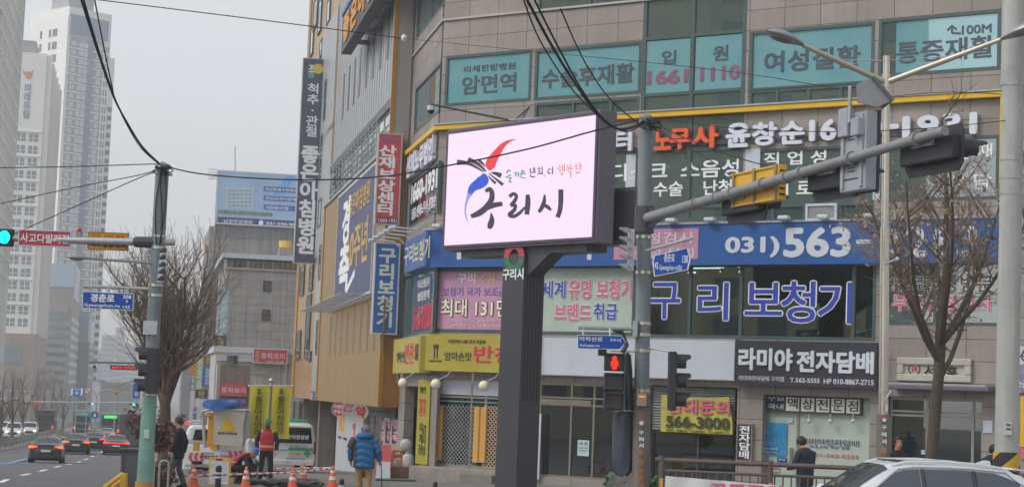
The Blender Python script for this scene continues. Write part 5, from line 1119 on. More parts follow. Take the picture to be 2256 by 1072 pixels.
MB().box(lz(722) + V((-.04, -.16, 0)), (.3, .06, .3)).build('notice', mat('paper_grey', 'a5a9b0'), lp)
MB().tube([lz(1060) + V((.0, -.1, .0)), lz(1075) + V((0, -.1, -.0))], .19, 16).build('guard_base', mat('orange_guard', 'b07a30'), lp)
green_l = mat('green_signal_lit', (.0, .02, .02), em='10e0c0', es=2.6, var=0)
hd = signal_head('horizontal traffic light on the left arm showing green', at(-42, 521, 40.4), V((1, .0, 0)), V((0, -1, 0)), 4, .34, (3, green_l), visor_len=.2, plate=False)
P9 = at_plane(100, 525, 40.2, 90)
sign('road_sign', 'red road sign with white letters on the left signal arm', 'road sign', P9, (42, 505, 155, 545), -.06, 0, mat('road_sign_red', 'a82c40', r=.4, var=.05), [('사고다발지점', (46, 513, 151, 537), wtxt, .03)], frame=white, fw=.02)
sign('road_sign', 'amber yellow road sign with two lines of letters on the left arm', 'road sign', P9, (195, 510, 281, 552), -.06, 0, mat('road_sign_amber', 'c98f1c', r=.4, var=.05), [('긴급 차량 출동', (200, 515, 276, 529), mat('rust_lettering', 'b4501c'), .02), ('예측 출발 금지', (200, 532, 276, 546), ktxt, .02)], frame=mat('amber_frame', '8a6a20'), fw=.02)
bc_ = thing('beacon', 'small red topped beacon on the arm between the two road signs', 'beacon', at(174, 522, 40.3)); MB().box(at(174, 516, 40.3), (.11, .1, .11)).build('housing', mat('beige_box'), bc_); MB().lathe(at(174, 511, 40.3), ((.05, 0), (.055, .06), (.03, .1), (0, .1)), 12).build('red_lens', mat('red_beacon', 'b03038', r=.3), bc_); MB().box(at(174, 523.5, 40.3), (.19, .15, .03)).build('tray', black, bc_)
P10 = at_plane(240, 662, 39.8, 90)
st1 = road_sign('blue street name plate with white border hanging left of the mast', P10, ((182, 641), (295, 646), (293, 683), (181, 678)), [('경춘로', (200, 646, 252, 666), .045), ('Gyeongchun-ro', (186, 667, 264, 679), .02), ('308', (271, 649, 289, 658), .03), ('142', (271, 672, 286, 679), .02), ('↑', (276, 660, 282, 668), .02)])
tb2 = thing('sign_bracket', 'pale grey tube on the left mast carrying the hanging plate', 'bracket', at(260, 640, 39.9)); MB().tube([at(183, 630, 39.9), at(345, 637, 40)], .04).build('bar', galv, tb2)
for x in (199, 240, 281): MB().box(at(x, 637 + (x - 199) * .04, 39.9), (.05, .03, .14)).build('hanger', galv, tb2)
slm = thing('street_lamp', 'flat grey lamp head on a thin arm left of the mast', 'street lamp', at(345, 583, 40)); MB().tube([lz(580), at(200, 569, 38.9)], .03, 8).build('arm', galv, slm); MB().tube([lz(562), at(252, 572, 39.3)], .008, 5).build('stay', galv, slm); lamp_head(slm, at(200, 569, 38.9), (at(148, 566, 38.6) - at(200, 569, 38.9)).normalized(), .52, .1)
lb2 = thing('lamp_bank', 'column of five small lamps on the right of the left mast', 'lamp', lz(620) + V((.2, 0, 0)))
q0, q1 = at(359, 550, 39.8), at(351, 622, 39.8); MB().hexa([q1 + V((-.05, -.04, 0)), q1 + V((.05, -.04, 0)), q1 + V((.05, .06, 0)), q1 + V((-.05, .06, 0)), q0 + V((-.05, -.04, 0)), q0 + V((.05, -.04, 0)), q0 + V((.05, .06, 0)), q0 + V((-.05, .06, 0))]).build('box', white, lb2)
for x, y in ((358, 553), (357, 568), (356, 584), (355, 599), (353, 615)): MB().tube([at(x - 4, y, 39.6), at(x + 4, y - 2, 39.5)], [.035, .06], 10).build('lamp_head', dark, lb2)
# upright three lamp signal on the same mast, visors to the left
s3_ = thing('traffic_light', 'dark upright signal with three hoods turned left on the left mast', 'traffic light', at(330, 868, 39.6))
a, b = at(338, 766, 39.6), at(332, 866, 39.6); MB().hexa([b + V((-.1, -.17, 0)), b + V((.13, -.17, 0)), b + V((.13, .17, 0)), b + V((-.1, .17, 0)), a + V((-.1, -.17, 0)), a + V((.13, -.17, 0)), a + V((.13, .17, 0)), a + V((-.1, .17, 0))]).build('housing', sgm, s3_, bevel=.02)
for y in (781, 817, 850):
    c0 = at(333 - (y - 781) * .05, y, 39.6) + V((-.07, 0, 0)); v_ = MB(); visor(v_, c0, V((-1, -.1, 0)), .155, .27); v_.build('visor', sgm, s3_); MB().lathe(c0, ((.14, 0), (.1, .03), (0, .04)), 14, Matrix.Rotation(-math.pi / 2, 3, 'Y')).build('lens', sgd, s3_)
# utility cabinet, yellow rail, U bars by the mast
cbm = mat('cabinet_grey', '4b4c50', r=.6, var=.12, streak=.15)
def cab_(name, label, cat, px, py, d, w_, dp, h_, m, extra=None):
    c = at(px, py, d); g = gz(c.x, c.y); t = thing(name, label, cat, (c.x, c.y, g)); MB().box((c.x, c.y, g + h_ / 2), (w_, dp, h_), rz=R(11)).build('body', m, t, bevel=.02); MB().box((c.x, c.y, g + h_ + .02), (w_ + .08, dp + .08, .04), rz=R(11)).build('lid', m, t); MB().box((c.x + .1, c.y - dp / 2 - .01, g + h_ * .5), (w_ * .8, .012, h_ * .8), rz=R(11)).build('door', mat('cabinet_door', '545559', r=.55), t); return t
cab_('utility_cabinet', 'dark grey utility cabinet just left of the green mast foot', 'cabinet', 288, 1000, 42, .42, .4, 1.0, cbm)
ym = mat('hoop_yellow', 'b58f2c', r=.5, var=.12)
hp = thing('guard_rail', 'yellow pipe guard rail at the kerb below the cabinet', 'guard rail', ghit(262, 1071))
for k, (x0, y0, x1, y1) in enumerate(((238, 1068, 268, 1044), (250, 1072, 276, 1050))):
    MB().tube([at(x0 - 14, y0 + 12, 41), at(x0, y0, 41), at(x1, y1, 41.5), at(x1 + 2, y1 + 40, 41.5)], .06, 10).build('rail', ym, hp, smooth=True)
MB().box(at(273, 1066, 41), (.14, .12, .5)).build('post', ym, hp, bevel=.02)
ub = mat('bar_pale', '8f8f8b', r=.4, m=.3)
for lb_, x0, x1, y, d in (('pale metal hoop rail behind the left mast foot', 325, 340, 1012, 44), ('pale metal hoop rail between mast and black coat walker', 352, 372, 1013, 44)):
    t = thing('hoop_rail', lb_, 'hoop rail', at((x0 + x1) / 2, 1070, d), 'hoop rails by the tree'); a, b = at(x0, y + 12, d), at(x1, y + 12, d); t2 = MB(); g0, g1 = V((a.x, a.y, gz(a.x, a.y) - .1)), V((b.x, b.y, gz(b.x, b.y) - .1)); h_ = V((0, 0, .12)); t2.tube([g0, a, a + h_ * .7 + (b - a) * .08, a + h_ + (b - a) * .25, b + h_ - (b - a) * .25, b + h_ * .7 - (b - a) * .08, b, g1], .03, 8); t2.build('hoop', ub, t, smooth=True)
def bollard(label, px, py, d, r_=.06, h_=None):
    top = at(px, py, d); g = gz(top.x, top.y); b = V((top.x, top.y, g)); t = thing('bollard', label, 'bollard', b, 'black bollards with white bands'); MB().tube([b, V((top.x, top.y, top.z))], r_, 14).build('post', black, t); MB().ball((top.x, top.y, top.z), r_, nu=12, nv=6).build('cap', black, t, smooth=True)
    for k in (.1, .2): MB().tube([top + V((0, 0, -k)), top + V((0, 0, -k - .05))], r_ + .004, 14).build('band', white, t)
bollard('black bollard with white bands beside the black coat walker', 371, 1026, 46); bollard('black bollard with white bands in front of yellow notice stand', 482, 1030, 46, .075); bollard('black bollard with white bands at the blue jacket walker\'s left', 753, 1058, 44); bollard('black bollard with white bands on paving before the lattice shop', 959, 1064, 50); bollard('black bollard with white bands behind the red vest worker', 584, 1042, 53)
# ---------------------------------------------------------------- roadworks: cones, striped bar, notice stand
con = mat('cone_orange', 'cf5a34', r=.5, var=.1); cwt = mat('cone_white_band', 'c8c8c6', r=.5, var=.06)
def make_cone():
    t = thing('traffic_cone', 'x', 'traffic cone', (0, 0, 0), 'orange traffic cones of the roadworks')
    MB().box((0, 0, .02), (.36, .36, .04)).build('base', con, t, bevel=.01); MB().lathe((0, 0, 0), ((.14, .04), (.115, .16), (.03, .7), (.025, .71), (0, .71)), 20).build('body', con, t, smooth=True)
    for z0, z1 in ((.3, .4), (.5, .57)): r_ = lambda z: .115 - (z - .16) * .0852 * 1.85 + .004; MB().lathe((0, 0, 0), ((r_(z0), z0), (r_(z1), z1)), 20).build('band', cwt, t, smooth=True)
    return t
cone0 = make_cone()
for i, (px, py, d, lb_) in enumerate(((427, 1037, 47.5, 'in front of the truck tail, leftmost of the cones'), (543, 1034, 47.5, 'in front of the crouching worker'), (646, 1032, 47.5, 'to the right of the red vest worker'), (669, 1021, 53, 'farther back by the ambulance wheel'), (734, 1024, 47.5, 'rightmost, beside the blue jacket walker'))):
    o = cone0 if i == 0 else copy_tree(cone0); tip = at(px, py, d); place(o, (tip.x, tip.y, gz(tip.x, tip.y)), .3 * i, 'orange cone with white bands ' + lb_)
    o.scale = (1, 1, max(.8, (tip.z - gz(tip.x, tip.y)) / .71)) 
rb_ = mat('bar_red', 'b2402f', r=.5); 
def striped_bar(label, a, b):
    t = thing('barrier_bar', label, 'barrier bar', (a + b) / 2, 'striped barrier bars on the cones'); n = 13
    MB().tube([a, b], .022, 10).build('bar', white, t)
    for i in range(0, n, 2): MB().tube([a.lerp(b, i / n), a.lerp(b, (i + .8) / n)], .024, 10).build('stripe', rb_, t)
striped_bar('red and white striped bar between the two leftmost cones', at(404, 1047, 47.3), at(545, 1043, 47.3)); striped_bar('red and white striped bar from middle cone past the red vest worker', at(548, 1043, 47.3), at(648, 1039, 47.3)); striped_bar('red and white striped bar between the two rightmost near cones', at(650, 1039, 47.3), at(738, 1030, 47.3)); striped_bar('red and white striped bar running back to the farther cone', at(604, 1032, 53), at(737, 1029, 48))
ns = at_plane(492, 1030, 49, 95); nst = thing('notice_stand', 'yellow framed notice stand with white papers before the truck', 'notice stand', ns.pt(*ns.hit(492, 1075)))
a = ns.rc((461, 1006, 506, 1072)); MB().pbox(ns, a, -.05, 0).build('frame', mat('stand_yellow', 'c0952a', r=.5), nst, bevel=.01); MB().pbox(ns, ns.rc((464, 1014, 502, 1066), .01), .001, .01).build('papers', mat('paper_white'), nst)
MB().pbox(ns, ns.rc((476, 1009, 489, 1013), .01), .001, .014).build('clip', dark, nst)
pw = MB()
for (x0, y0, x1, y1) in ((466, 1017, 482, 1038), (484, 1016, 501, 1040), (465, 1042, 478, 1064), (486, 1044, 500, 1060)):
    for k in range(6): y = y0 + (y1 - y0) * (k + .5) / 6; pw.pbox(ns, ns.rc((x0 + 1, y - .5, x1 - 1, y + .5), .012), .01, .012)
pw.build('print_lines', mat('print_grey', '6a6c72'), nst)
MB().pbox(ns, ns.rc((464, 1023, 469, 1029), .012), .01, .013).build('yellow_note', yel, nst)
hz_ = thing('hose_heap', 'heap of dark hoses and bags on the ground by the cones', 'hoses', ghit(620, 1070)); rg = random.Random(5)
for k in range(4):
    c = at(575 + k * 34, 1069, 49 - k * .3); c.z = gz(c.x, c.y) + .07; MB().tube([c + V((.4 * math.cos(q) + rg.uniform(-.06, .06), .3 * math.sin(q), .06 * math.sin(2 * q) + .05)) for q in [i * .5 for i in range(14)]], .055, 8).build('hose', mat('hose_black', '2b2d30', r=.5), hz_, smooth=True)
MB().box(at(672, 1064, 49), (.7, .4, .25)).build('bag', mat('bag_black', '2a2b2e', r=.7, var=.2), hz_, bevel=.06)
# ---------------------------------------------------------------- yellow clinic flags on a post
fp = thing('banner_post', 'steel ball topped post carrying two upright yellow flags', 'post', V((*at(589, 1040, 58).xy, gz(*at(589, 1040, 58).xy))))
ft, fb_ = at(598, 842, 58), at(586, 1050, 58); MB().tube([V((fb_.x, fb_.y, gz(fb_.x, fb_.y))), ft], .06, 12).build('post', steel, fp, smooth=True); MB().ball(ft + V((0, 0, .06)), .09).build('ball', steel, fp, smooth=True); MB().tube([at(549, 849, 57.9), at(644, 850, 57.9)], .03, 8).build('cross_bar', steel, fp)
for x in (549, 645): MB().ball(at(x, 849.5, 57.9), .045, nu=10, nv=6).build('end_ball', steel, fp, smooth=True)
PF = at_plane(598, 900, 57.85, 90); flg = mat('flag_yellow', 'aca024', r=.6, var=.06)
for lb_, q in (('yellow upright flag with black letters left of the steel post', ((552, 850), (593, 850), (588, 964), (544, 964))), ('yellow upright flag with black letters right of the steel post', ((601, 850), (642, 850), (636, 966), (594, 964)))):
    t = thing('flag', lb_, 'flag', at((q[2][0] + q[3][0]) / 2, q[2][1], 57.9), 'yellow flags on the post')
    uv = [PF.hit(*p) for p in q]; rows = []
    for i in range(11):
        k = i / 10; rows.append([PF.pt((uv[0][0] * (1 - s_) + uv[1][0] * s_) * (1 - k) + (uv[3][0] * (1 - s_) + uv[2][0] * s_) * k, (uv[0][1] * (1 - s_) + uv[1][1] * s_) * (1 - k) + (uv[3][1] * (1 - s_) + uv[2][1] * s_) * k, .03 * math.sin(s_ * 5 + k * 3)) for s_ in [j / 8 for j in range(9)]])
    m_ = MB(); m_.grid(rows); m_.build('cloth', flg, t, smooth=True); x = (q[0][0] + q[1][0]) / 2 - 1
    letters('좋은아침병원', PF, PF.rc((x - 8.5, 872, x + 4, 955), .06), .04, .055, ktxt, t, .008, vertical=True); letters('조', PF, PF.rc((x - 5, 856, x + 4, 867), .06), .04, .055, mat('green_black', '2c4a42'), t, .05)
# ---------------------------------------------------------------- overhead cables
def cab(label, pts, r_, group=None, sub=6):
    P_ = [at(x, y, d) for x, y, d in pts]; c = catmull([tuple(p) for p in P_], sub)
    o = MB().tube([V(p) for p in c], r_, 6).build('overhead_cable', cable, None); tag(o, label, 'cable', group); return o
cab('thick black cable bundle sagging from top left to the left mast', [(170, -30, 27), (215, 112, 30), (250, 212, 32.5), (281, 272, 35), (315, 325, 37.5), (352, 361, 40)], .021)
cab('second twisted cable alongside the thick bundle at the top left', [(176, -30, 27), (217, 110, 30), (252, 213, 32.6), (278, 272, 35), (312, 327, 37.5), (352, 363, 40)], .013)
cab('thin black cable joining the thick bundle from the top left', [(205, -20, 28), (220, 60, 29.5), (236, 140, 31), (250, 206, 32.4)], .012)
cab('long thin cable high across the sky to the insulator knob', [(200, -2, 60), (420, 25, 61), (675, 57, 62), (888, 85, 62)], .018)
cab('thin cable from the knob across the teal clinic windows', [(890, 85, 60), (1170, 113, 50), (1430, 138, 43), (1660, 165, 40), (1900, 205, 36.6), (1945, 212, 36)], .009)
cab('level thin cable from the left frame edge to the left mast top', [(-30, 370, 41), (150, 367, 40.5), (345, 361, 40)], .012)
cab('rising thin cable reaching the left mast from the left edge', [(-30, 455, 44), (160, 414, 42), (300, 387, 40.6), (350, 373, 40)], .011)
cab('lower rising cable from the green light to the left mast', [(30, 515, 41.5), (150, 462, 41), (290, 399, 40.3), (350, 375, 40)], .011)
cab('twisted cable crossing in front of the lit screen between the masts', [(362, 366, 40), (460, 385, 39.6), (660, 396, 39), (840, 389, 38.2), (985, 365, 37.4), (1160, 329, 36.2), (1310, 288, 35.5), (1420, 262, 35)], .017, sub=10)
cab('thick black cable bundle dropping from the top to the middle mast', [(1140, -40, 22), (1215, 100, 26), (1268, 185, 29), (1322, 258, 32), (1372, 286, 33.8), (1421, 266, 35)], .023)
cab('parallel black cable beside the thick bundle above the screen', [(1163, -30, 22), (1220, 85, 25.5), (1280, 195, 29), (1330, 262, 32), (1380, 290, 33.8), (1422, 268, 35)], .016)
cab('third looser cable from the top centre to the middle mast', [(1150, -10, 22), (1190, 90, 25), (1255, 190, 28), (1310, 248, 31), (1360, 283, 33.5), (1420, 270, 35)], .012)
cab('thin cable falling over the number window to the middle mast', [(1235, 20, 25), (1290, 140, 28), (1350, 225, 31.5), (1425, 285, 35)], .012)
cab('thin cable from the middle mast down to the yellow board', [(1428, 266, 35), (1500, 300, 33.5), (1600, 340, 32), (1715, 372, 30.5)], .010)
cab('pale thin cable from the middle mast down to the arm root', [(1430, 275, 35), (1500, 318, 34), (1560, 350, 33.4), (1625, 400, 32.6)], .009)
cab('upper thin cable running right from the middle mast past the letters', [(1430, 258, 35), (1620, 283, 33.5), (1840, 290, 34), (2040, 283, 35), (2222, 265, 35.4)], .009)
cab('thin cable tied to the concrete pole at the right edge', [(1955, 213, 36), (2100, 203, 35.8), (2236, 210, 35.5), (2300, 213, 35)], .009)
kn = tag(MB().ball(at(890, 84, 62), .1, .1, .13).build('insulator_knob', mat('porcelain', 'c9c7bd', r=.3), None, smooth=True), 'white porcelain knob on the cable at the gold edge', 'insulator')
for par, pt in ((lp, at(356, 372, 39.8)), (sp1, at(1430, 272, 34.8))):
    rg = random.Random(2)
    for k in range(5):
        q = [pt + V((rg.uniform(-.2, .25), rg.uniform(-.2, .1), rg.uniform(-.15, .1))) for _ in range(4)]; MB().tube([V(p) for p in catmull([tuple(p) for p in q + q[:1]], 5)], .011, 5).build('cable_loop', cable, par)
dwn = MB()
for dx in (-.02, .05, .1): c = [lz(y) + V((dx + .05 * math.sin(y / 40 + dx * 30), -.165, 0)) for y in (372, 420, 470, 520, 540)]; dwn.tube([V(p) for p in catmull([tuple(p) for p in c], 5)], .012, 5)
dwn.build('down_cables', cable, lp)
# ---------------------------------------------------------------- vehicles
def surf_maker(st):                                      # st: stations (x, [(y, z) ring from sill to roof centre])
    def f(x, t):
        for i in range(len(st) - 1):
            if st[i][0] <= x <= st[i + 1][0]:
                k = (x - st[i][0]) / (st[i + 1][0] - st[i][0]); k = k * k * (3 - 2 * k) * .35 + k * .65; break
        else: i, k = (0, 0) if x < st[0][0] else (len(st) - 2, 1)
        A, B = st[i][1], st[i + 1][1]; j = min(int(t), len(A) - 2); q = t - j
        pa = [A[j][c] * (1 - q) + A[j + 1][c] * q for c in (0, 1)]; pb = [B[j][c] * (1 - q) + B[j + 1][c] * q for c in (0, 1)]
        return V((x, pa[0] * (1 - k) + pb[0] * k, pa[1] * (1 - k) + pb[1] * k))
    return f
def loft(mb, st, n=3, m=2):
    f = surf_maker(st); xs = []
    for i in range(len(st) - 1): xs += [st[i][0] + (st[i + 1][0] - st[i][0]) * j / n for j in range(n)]
    xs.append(st[-1][0]); K = len(st[0][1]) - 1; ts = [j / m for j in range(K * m + 1)]; rows = []
    for x in xs:
        r_ = [f(x, t) for t in ts]; rows.append(r_ + [V((p.x, -p.y, p.z)) for p in r_[-2::-1]])
    mb.grid(rows)
    for r_ in (rows[0], rows[-1]): mb.add(r_, [tuple(range(len(r_)))])
    return f
def patch(mb, f, x0, x1, t0, t1, off, nx=6, nt=4, mirror=True, span=False, shape=None, sides=(1, -1)):
    """a skin lifted off the body: side windows (mirrored) or one across the roof line (span)"""
    def P_(x, t, s_):
        p = f(x, t); e = .02; tx = f(x + e, t) - f(x - e, t); tt = f(x, min(t + e, 5.999)) - f(x, max(t - e, 0)); n = tx.cross(tt)
        n = n.normalized() if n.length > 1e-9 else V((0, 0, 1))
        if n.y < 0 or (abs(n.y) < .2 and n.z < 0): n = -n
        p = p + n * off; return V((p.x, p.y * s_, p.z))
    if span:
        rows = [[P_(x0 + (x1 - x0) * i / nx, t0 + (t1 - t0) * j / nt, 1) for j in range(nt + 1)] + [P_(x0 + (x1 - x0) * i / nx, t1 - (t1 - t0) * j / nt, -1) for j in range(nt + 1)] for i in range(nx + 1)]; mb.grid(rows)
    else:
        for s_ in sides:
            rows = []
            for i in range(nx + 1):
                k = i / nx; a, b = shape(k) if shape else (t0, t1); rows.append([P_(x0 + (x1 - x0) * k, a + (b - a) * j / nt, s_) for j in range(nt + 1)])
            mb.grid(rows)
tyre = mat('tyre', '1d1d1f', r=.85, var=.1); rimm = mat('alloy_rim', '8d8f93', r=.35, m=.7, var=.05); cgl = mat('car_glass', '1b2024', r=.06, var=0, spec=.9); cgs = mat('car_glass_grey', '39434c', r=.05, var=0, spec=1.0, coat=.6)
tail = mat('tail_light_lit', (.15, .01, .01), em='ff3420', es=1.9, var=0); tail_o = mat('tail_light_orange', (.2, .03, .01), em='ff5a28', es=2.0, var=0); headl = mat('head_light_lit', (.6, .55, .45), em='ffd9a0', es=2.2, var=0)
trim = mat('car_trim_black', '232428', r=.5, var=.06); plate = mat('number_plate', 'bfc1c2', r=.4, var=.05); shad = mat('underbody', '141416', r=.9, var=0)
def wheels(t, xs, y, r_, w_=.22):
    for x in xs:
        for s_ in (-1, 1):
            o = MB().lathe((x, s_ * y, r_), ((r_ * .62, -w_ / 2), (r_ * .95, -w_ / 2), (r_, -w_ / 2 + .03), (r_, w_ / 2 - .03), (r_ * .95, w_ / 2), (r_ * .62, w_ / 2)), 22, Matrix.Rotation(math.pi / 2, 3, 'X')).build('wheel', tyre, t, smooth=True)
            m_ = MB(); m_.lathe((x, s_ * y, r_), ((0, s_ * -(w_ / 2 - .02)), (r_ * .64, s_ * -(w_ / 2 - .02))), 20, Matrix.Rotation(math.pi / 2, 3, 'X')); m_.build('rim', rimm, o)
def sedan(label, paint, tl=tail, bar=False, group='cars driving away down the avenue', high=True):
    t = thing('car', label, 'car', (0, 0, 0), group)
    def ring(w_, zb, zm, zl, wr, zr): return [(w_ * .86, zb), (w_ * .985, zb + .1), (w_, zm), (w_ * .965, zl), (wr, zr - .05), (wr * .62, zr), (0, zr + .012)]
    st = [(-2.42, ring(.62, .42, .6, .84, .5, .87)), (-2.34, ring(.84, .26, .6, .93, .66, .98)), (-2.1, ring(.91, .2, .6, .97, .7, 1.04)), (-1.75, ring(.93, .18, .6, .97, .72, 1.07)), (-.85, ring(.935, .17, .6, .96, .58, 1.40)), (-.2, ring(.935, .17, .6, .95, .60, 1.455)), (.45, ring(.935, .17, .6, .94, .585, 1.42)), (1.2, ring(.93, .17, .6, .93, .68, 1.03)), (1.95, ring(.90, .18, .56, .82, .7, .88)), (2.3, ring(.8, .22, .5, .68, .6, .74)), (2.42, ring(.6, .32, .48, .56, .5, .6))]
    b = MB(); f = loft(b, st); b.build('body', paint, t, smooth=True)
    g = MB(); patch(g, f, -1.62, -.92, 4.1, 6, .012, span=True); g.build('rear_window', cgl, t, smooth=True)
    g = MB(); patch(g, f, .52, 1.12, 4.1, 6, .012, span=True); g.build('windscreen', cgl, t, smooth=True)
    for x0, x1 in ((-.95, -.22), (-.14, .62)): [(lambda g: (patch(g, f, x0, x1, 3.15, 3.85, .012, nx=4, nt=2, sides=(s_,)), g.build('side_window', cgl, t, smooth=True)))(MB()) for s_ in (1, -1)]
    if bar: MB().box((-2.40, 0, .86), (.08, 1.5, .06)).build('light_bar', tl, t)
    for s_ in (-1, 1): MB().hexa([V((-2.40, s_ * y, z)) for y, z in ((.42, .79), (.80, .80), (.83, .92), (.46, .90))] + [V((-2.18, s_ * y, z)) for y, z in ((.42, .79), (.9, .80), (.92, .92), (.46, .92))]).build('tail_light', tl, t)
    if high: MB().box((-1.52, 0, 1.13), (.05, .3, .035)).build('brake_light', tl, t)
    MB().box((-2.43, 0, .66), (.03, .5, .12)).build('number_plate', plate, t); MB().box((-2.36, 0, .36), (.16, 1.5, .2)).build('bumper', trim, t, bevel=.03)
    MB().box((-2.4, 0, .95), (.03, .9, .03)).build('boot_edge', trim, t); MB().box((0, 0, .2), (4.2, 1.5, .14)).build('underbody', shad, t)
    for s_ in (-1, 1): MB().ball((.72, s_ * 1.0, .98), .07, .11, .07, 10, 7).build('mirror', paint, t, smooth=True)
    MB().prism([V((-.86, -.015, 1.41)), V((-.7, -.015, 1.43)), V((-.86, -.015, 1.52))], V((0, .03, 0))).build('fin', trim, t)
    wheels(t, (-1.45, 1.45), .82, .33); return t
def car_at(o, px, py, d, az, label=None):                # px,py: middle of the tail at ground level
    p = at(px, py, d); h = V((math.sin(az), math.cos(az))); x, y = p.x + h.x * 2.35, p.y + h.y * 2.35
    o.location = (x, y, gz(x, y) - .15)
    e = 1.5; dz = gz(x + h.x * e, y + h.y * e) - gz(x - h.x * e, y - h.y * e); o.rotation_euler = (0, -math.atan2(dz, 2 * e), math.pi / 2 - az)
    if label: o['label'] = label
    return o
def px_d(px, py, dz=-.15): return ghit(px, py, dz).y
p_blk = mat('paint_black', '1a1b1f', r=.3, var=.04, coat=.5); p_gry = mat('paint_dark_grey', '22242a', r=.3, var=.04, coat=.5); p_wht = mat('paint_white', 'c4c7ca', r=.3, var=.03, coat=.6); p_sil = mat('paint_silver', '85888c', r=.3, m=.4, var=.04, coat=.6)
HD = AZS - .01
for lb_, pm, px, py, tl, bar in (('nearest dark sedan with orange red tail lights in the left lane', p_gry, 99, 1019, tail_o, False), ('black sedan with wide orange tail lights behind the nearest one', p_blk, 166, 1000, tail_o, False), ('dark sedan with a full width red light bar by the cabinet', p_gry, 255, 1002, tail, True), ('dark hatchback half hidden behind the orange lit sedan', p_blk, 205, 991, tail, False), ('dark car farther on with lit brake lamp above the hatchback', p_blk, 208, 981, tail_o, False)):
    o = sedan(lb_, pm, tl, bar); car_at(o, px, py, px_d(px, py), HD)
o = sedan('pale silver car ahead of the light bar sedan', p_sil, tail, False, high=False); car_at(o, 233, 972, px_d(233, 972), HD)
# oncoming cars, headlights on
def suv_far(label, paint, group='oncoming cars with headlights'):
    t = thing('car', label, 'car', (0, 0, 0), group)
    def ring(w_, zb, zm, zl, wr, zr): return [(w_ * .88, zb), (w_ * .99, zb + .12), (w_, zm), (w_ * .97, zl), (wr, zr - .06), (wr * .7, zr), (0, zr + .01)]
    st = [(-2.3, ring(.7, .4, .7, 1.0, .6, 1.1)), (-2.2, ring(.9, .25, .7, 1.05, .7, 1.5)), (-1.9, ring(.93, .22, .7, 1.05, .7, 1.72)), (0, ring(.94, .2, .7, 1.04, .7, 1.76)), (.6, ring(.94, .2, .7, 1.03, .68, 1.68)), (1.25, ring(.93, .2, .7, 1.02, .74, 1.1)), (2.1, ring(.9, .22, .65, .94, .74, 1.0)), (2.32, ring(.8, .3, .6, .8, .6, .84))]
    b = MB(); f = loft(b, st); b.build('body', paint, t, smooth=True); g = MB(); patch(g, f, .66, 1.18, 4.1, 6, .012, span=True); g.build('windscreen', cgl, t, smooth=True)
    for x0, x1 in ((-1.8, -.6), (-.5, .7)): [(lambda g: (patch(g, f, x0, x1, 3.15, 3.85, .012, nx=4, nt=2, sides=(s_,)), g.build('side_window', cgl, t, smooth=True)))(MB()) for s_ in (1, -1)]
    MB().box((2.31, 0, .6), (.06, .9, .24)).build('grille', trim, t)
    for s_ in (-1, 1): MB().box((2.27, s_ * .62, .78), (.14, .3, .13)).build('headlight', headl, t)
    wheels(t, (-1.4, 1.4), .84, .35); return t
onc = suv_far('white oncoming car beyond the median rail, headlights glowing', p_wht)
for i, (px, py, lb_) in enumerate(((54, 962, 'white tall oncoming car nearest the dark bus, headlights on'), (17, 966, 'white lower oncoming car left of the tall one, headlights on'), (-2, 962, 'white oncoming car cut by the left frame edge'))):
    o = onc if i == 0 else copy_tree(onc); d = px_d(px, py); p = at(px, py, d); az = HD + math.pi; o['label'] = lb_
    o.location = (p.x, p.y + 2.3, gz(p.x, p.y) - .15); o.rotation_euler = (0, 0, math.pi / 2 - az)
def bus(label, px, py, w_, h_, l, paint, away=True, group='buses down the avenue', disp=None):
    t = thing('bus', label, 'bus', (0, 0, 0), group); X = -l / 2
    b = MB(); b.box((0, 0, h_ / 2 + .2), (l, w_, h_ - .2)); b.build('body', paint, t, bevel=.18)
    MB().box((X - .01, 0, h_ * .68), (.06, w_ * .84, h_ * .26)).build('rear_window', cgl, t, bevel=.03); MB().box((X - .02, 0, h_ * .9), (.06, w_ * .6, h_ * .1)).build('display', disp or black, t)
    MB().box((X - .02, 0, h_ * .17), (.08, w_ * .95, .3)).build('bumper', trim, t); MB().box((X - .01, 0, h_ * .38), (.04, w_ * .7, h_ * .16)).build('vent_panel', trim, t)
    for s_ in (-1, 1):
        MB().box((X - .03, s_ * w_ * .42, h_ * .3), (.05, .16, .4)).build('tail_light', tail if away else headl, t); MB().box((.2, s_ * (w_ / 2 + .005), h_ * .66), (l * .86, .02, h_ * .26)).build('side_window', cgl, t)
    wheels(t, (X + 2, -X - 2.4), w_ / 2 - .2, .48, .3); d = px_d(px, py); p = at(px, py, d); az = HD; h = V((math.sin(az), math.cos(az)))
    t.location = (p.x + h.x * l / 2, p.y + h.y * l / 2, gz(p.x, p.y) - .15); t.rotation_euler = (0, 0, math.pi / 2 - az); return t
p_teal = mat('bus_teal', '3d8f8c', r=.4, var=.05); p_dk = mat('bus_dark', '3a3d42', r=.4, var=.05); gdis = mat('green_display_lit', (0, .05, .01), em='28ff50', es=1.6, var=0)
bus('dark grey bus with white roof edge in the far left lane', 97, 956, 2.5, 3.3, 11, p_dk); bus('teal city bus seen from behind in the middle of the avenue', 179, 957, 2.5, 3.2, 11, p_teal, disp=white); bus('dark green city bus with glowing green display', 241, 962, 2.5, 2.9, 11, mat('bus_green', '3c5a48', r=.4), disp=gdis)
MB().box((-5.52, 0, 3.36), (.08, 2.3, .12)).build('roof_edge', white, bpy.data.objects['bus'])
trk = thing('truck', 'plain dark box truck behind the utility cabinet', 'truck', (0, 0, 0)); MB().box((0, 0, 1.75), (5, 2.1, 2.3)).build('box', cbm, trk, bevel=.03); MB().box((3.3, 0, 1.2), (1.6, 1.9, 1.5)).build('cab', p_wht, trk, bevel=.1); MB().box((-2.52, 0, .5), (.1, 2.0, .2)).build('bumper', trim, trk)
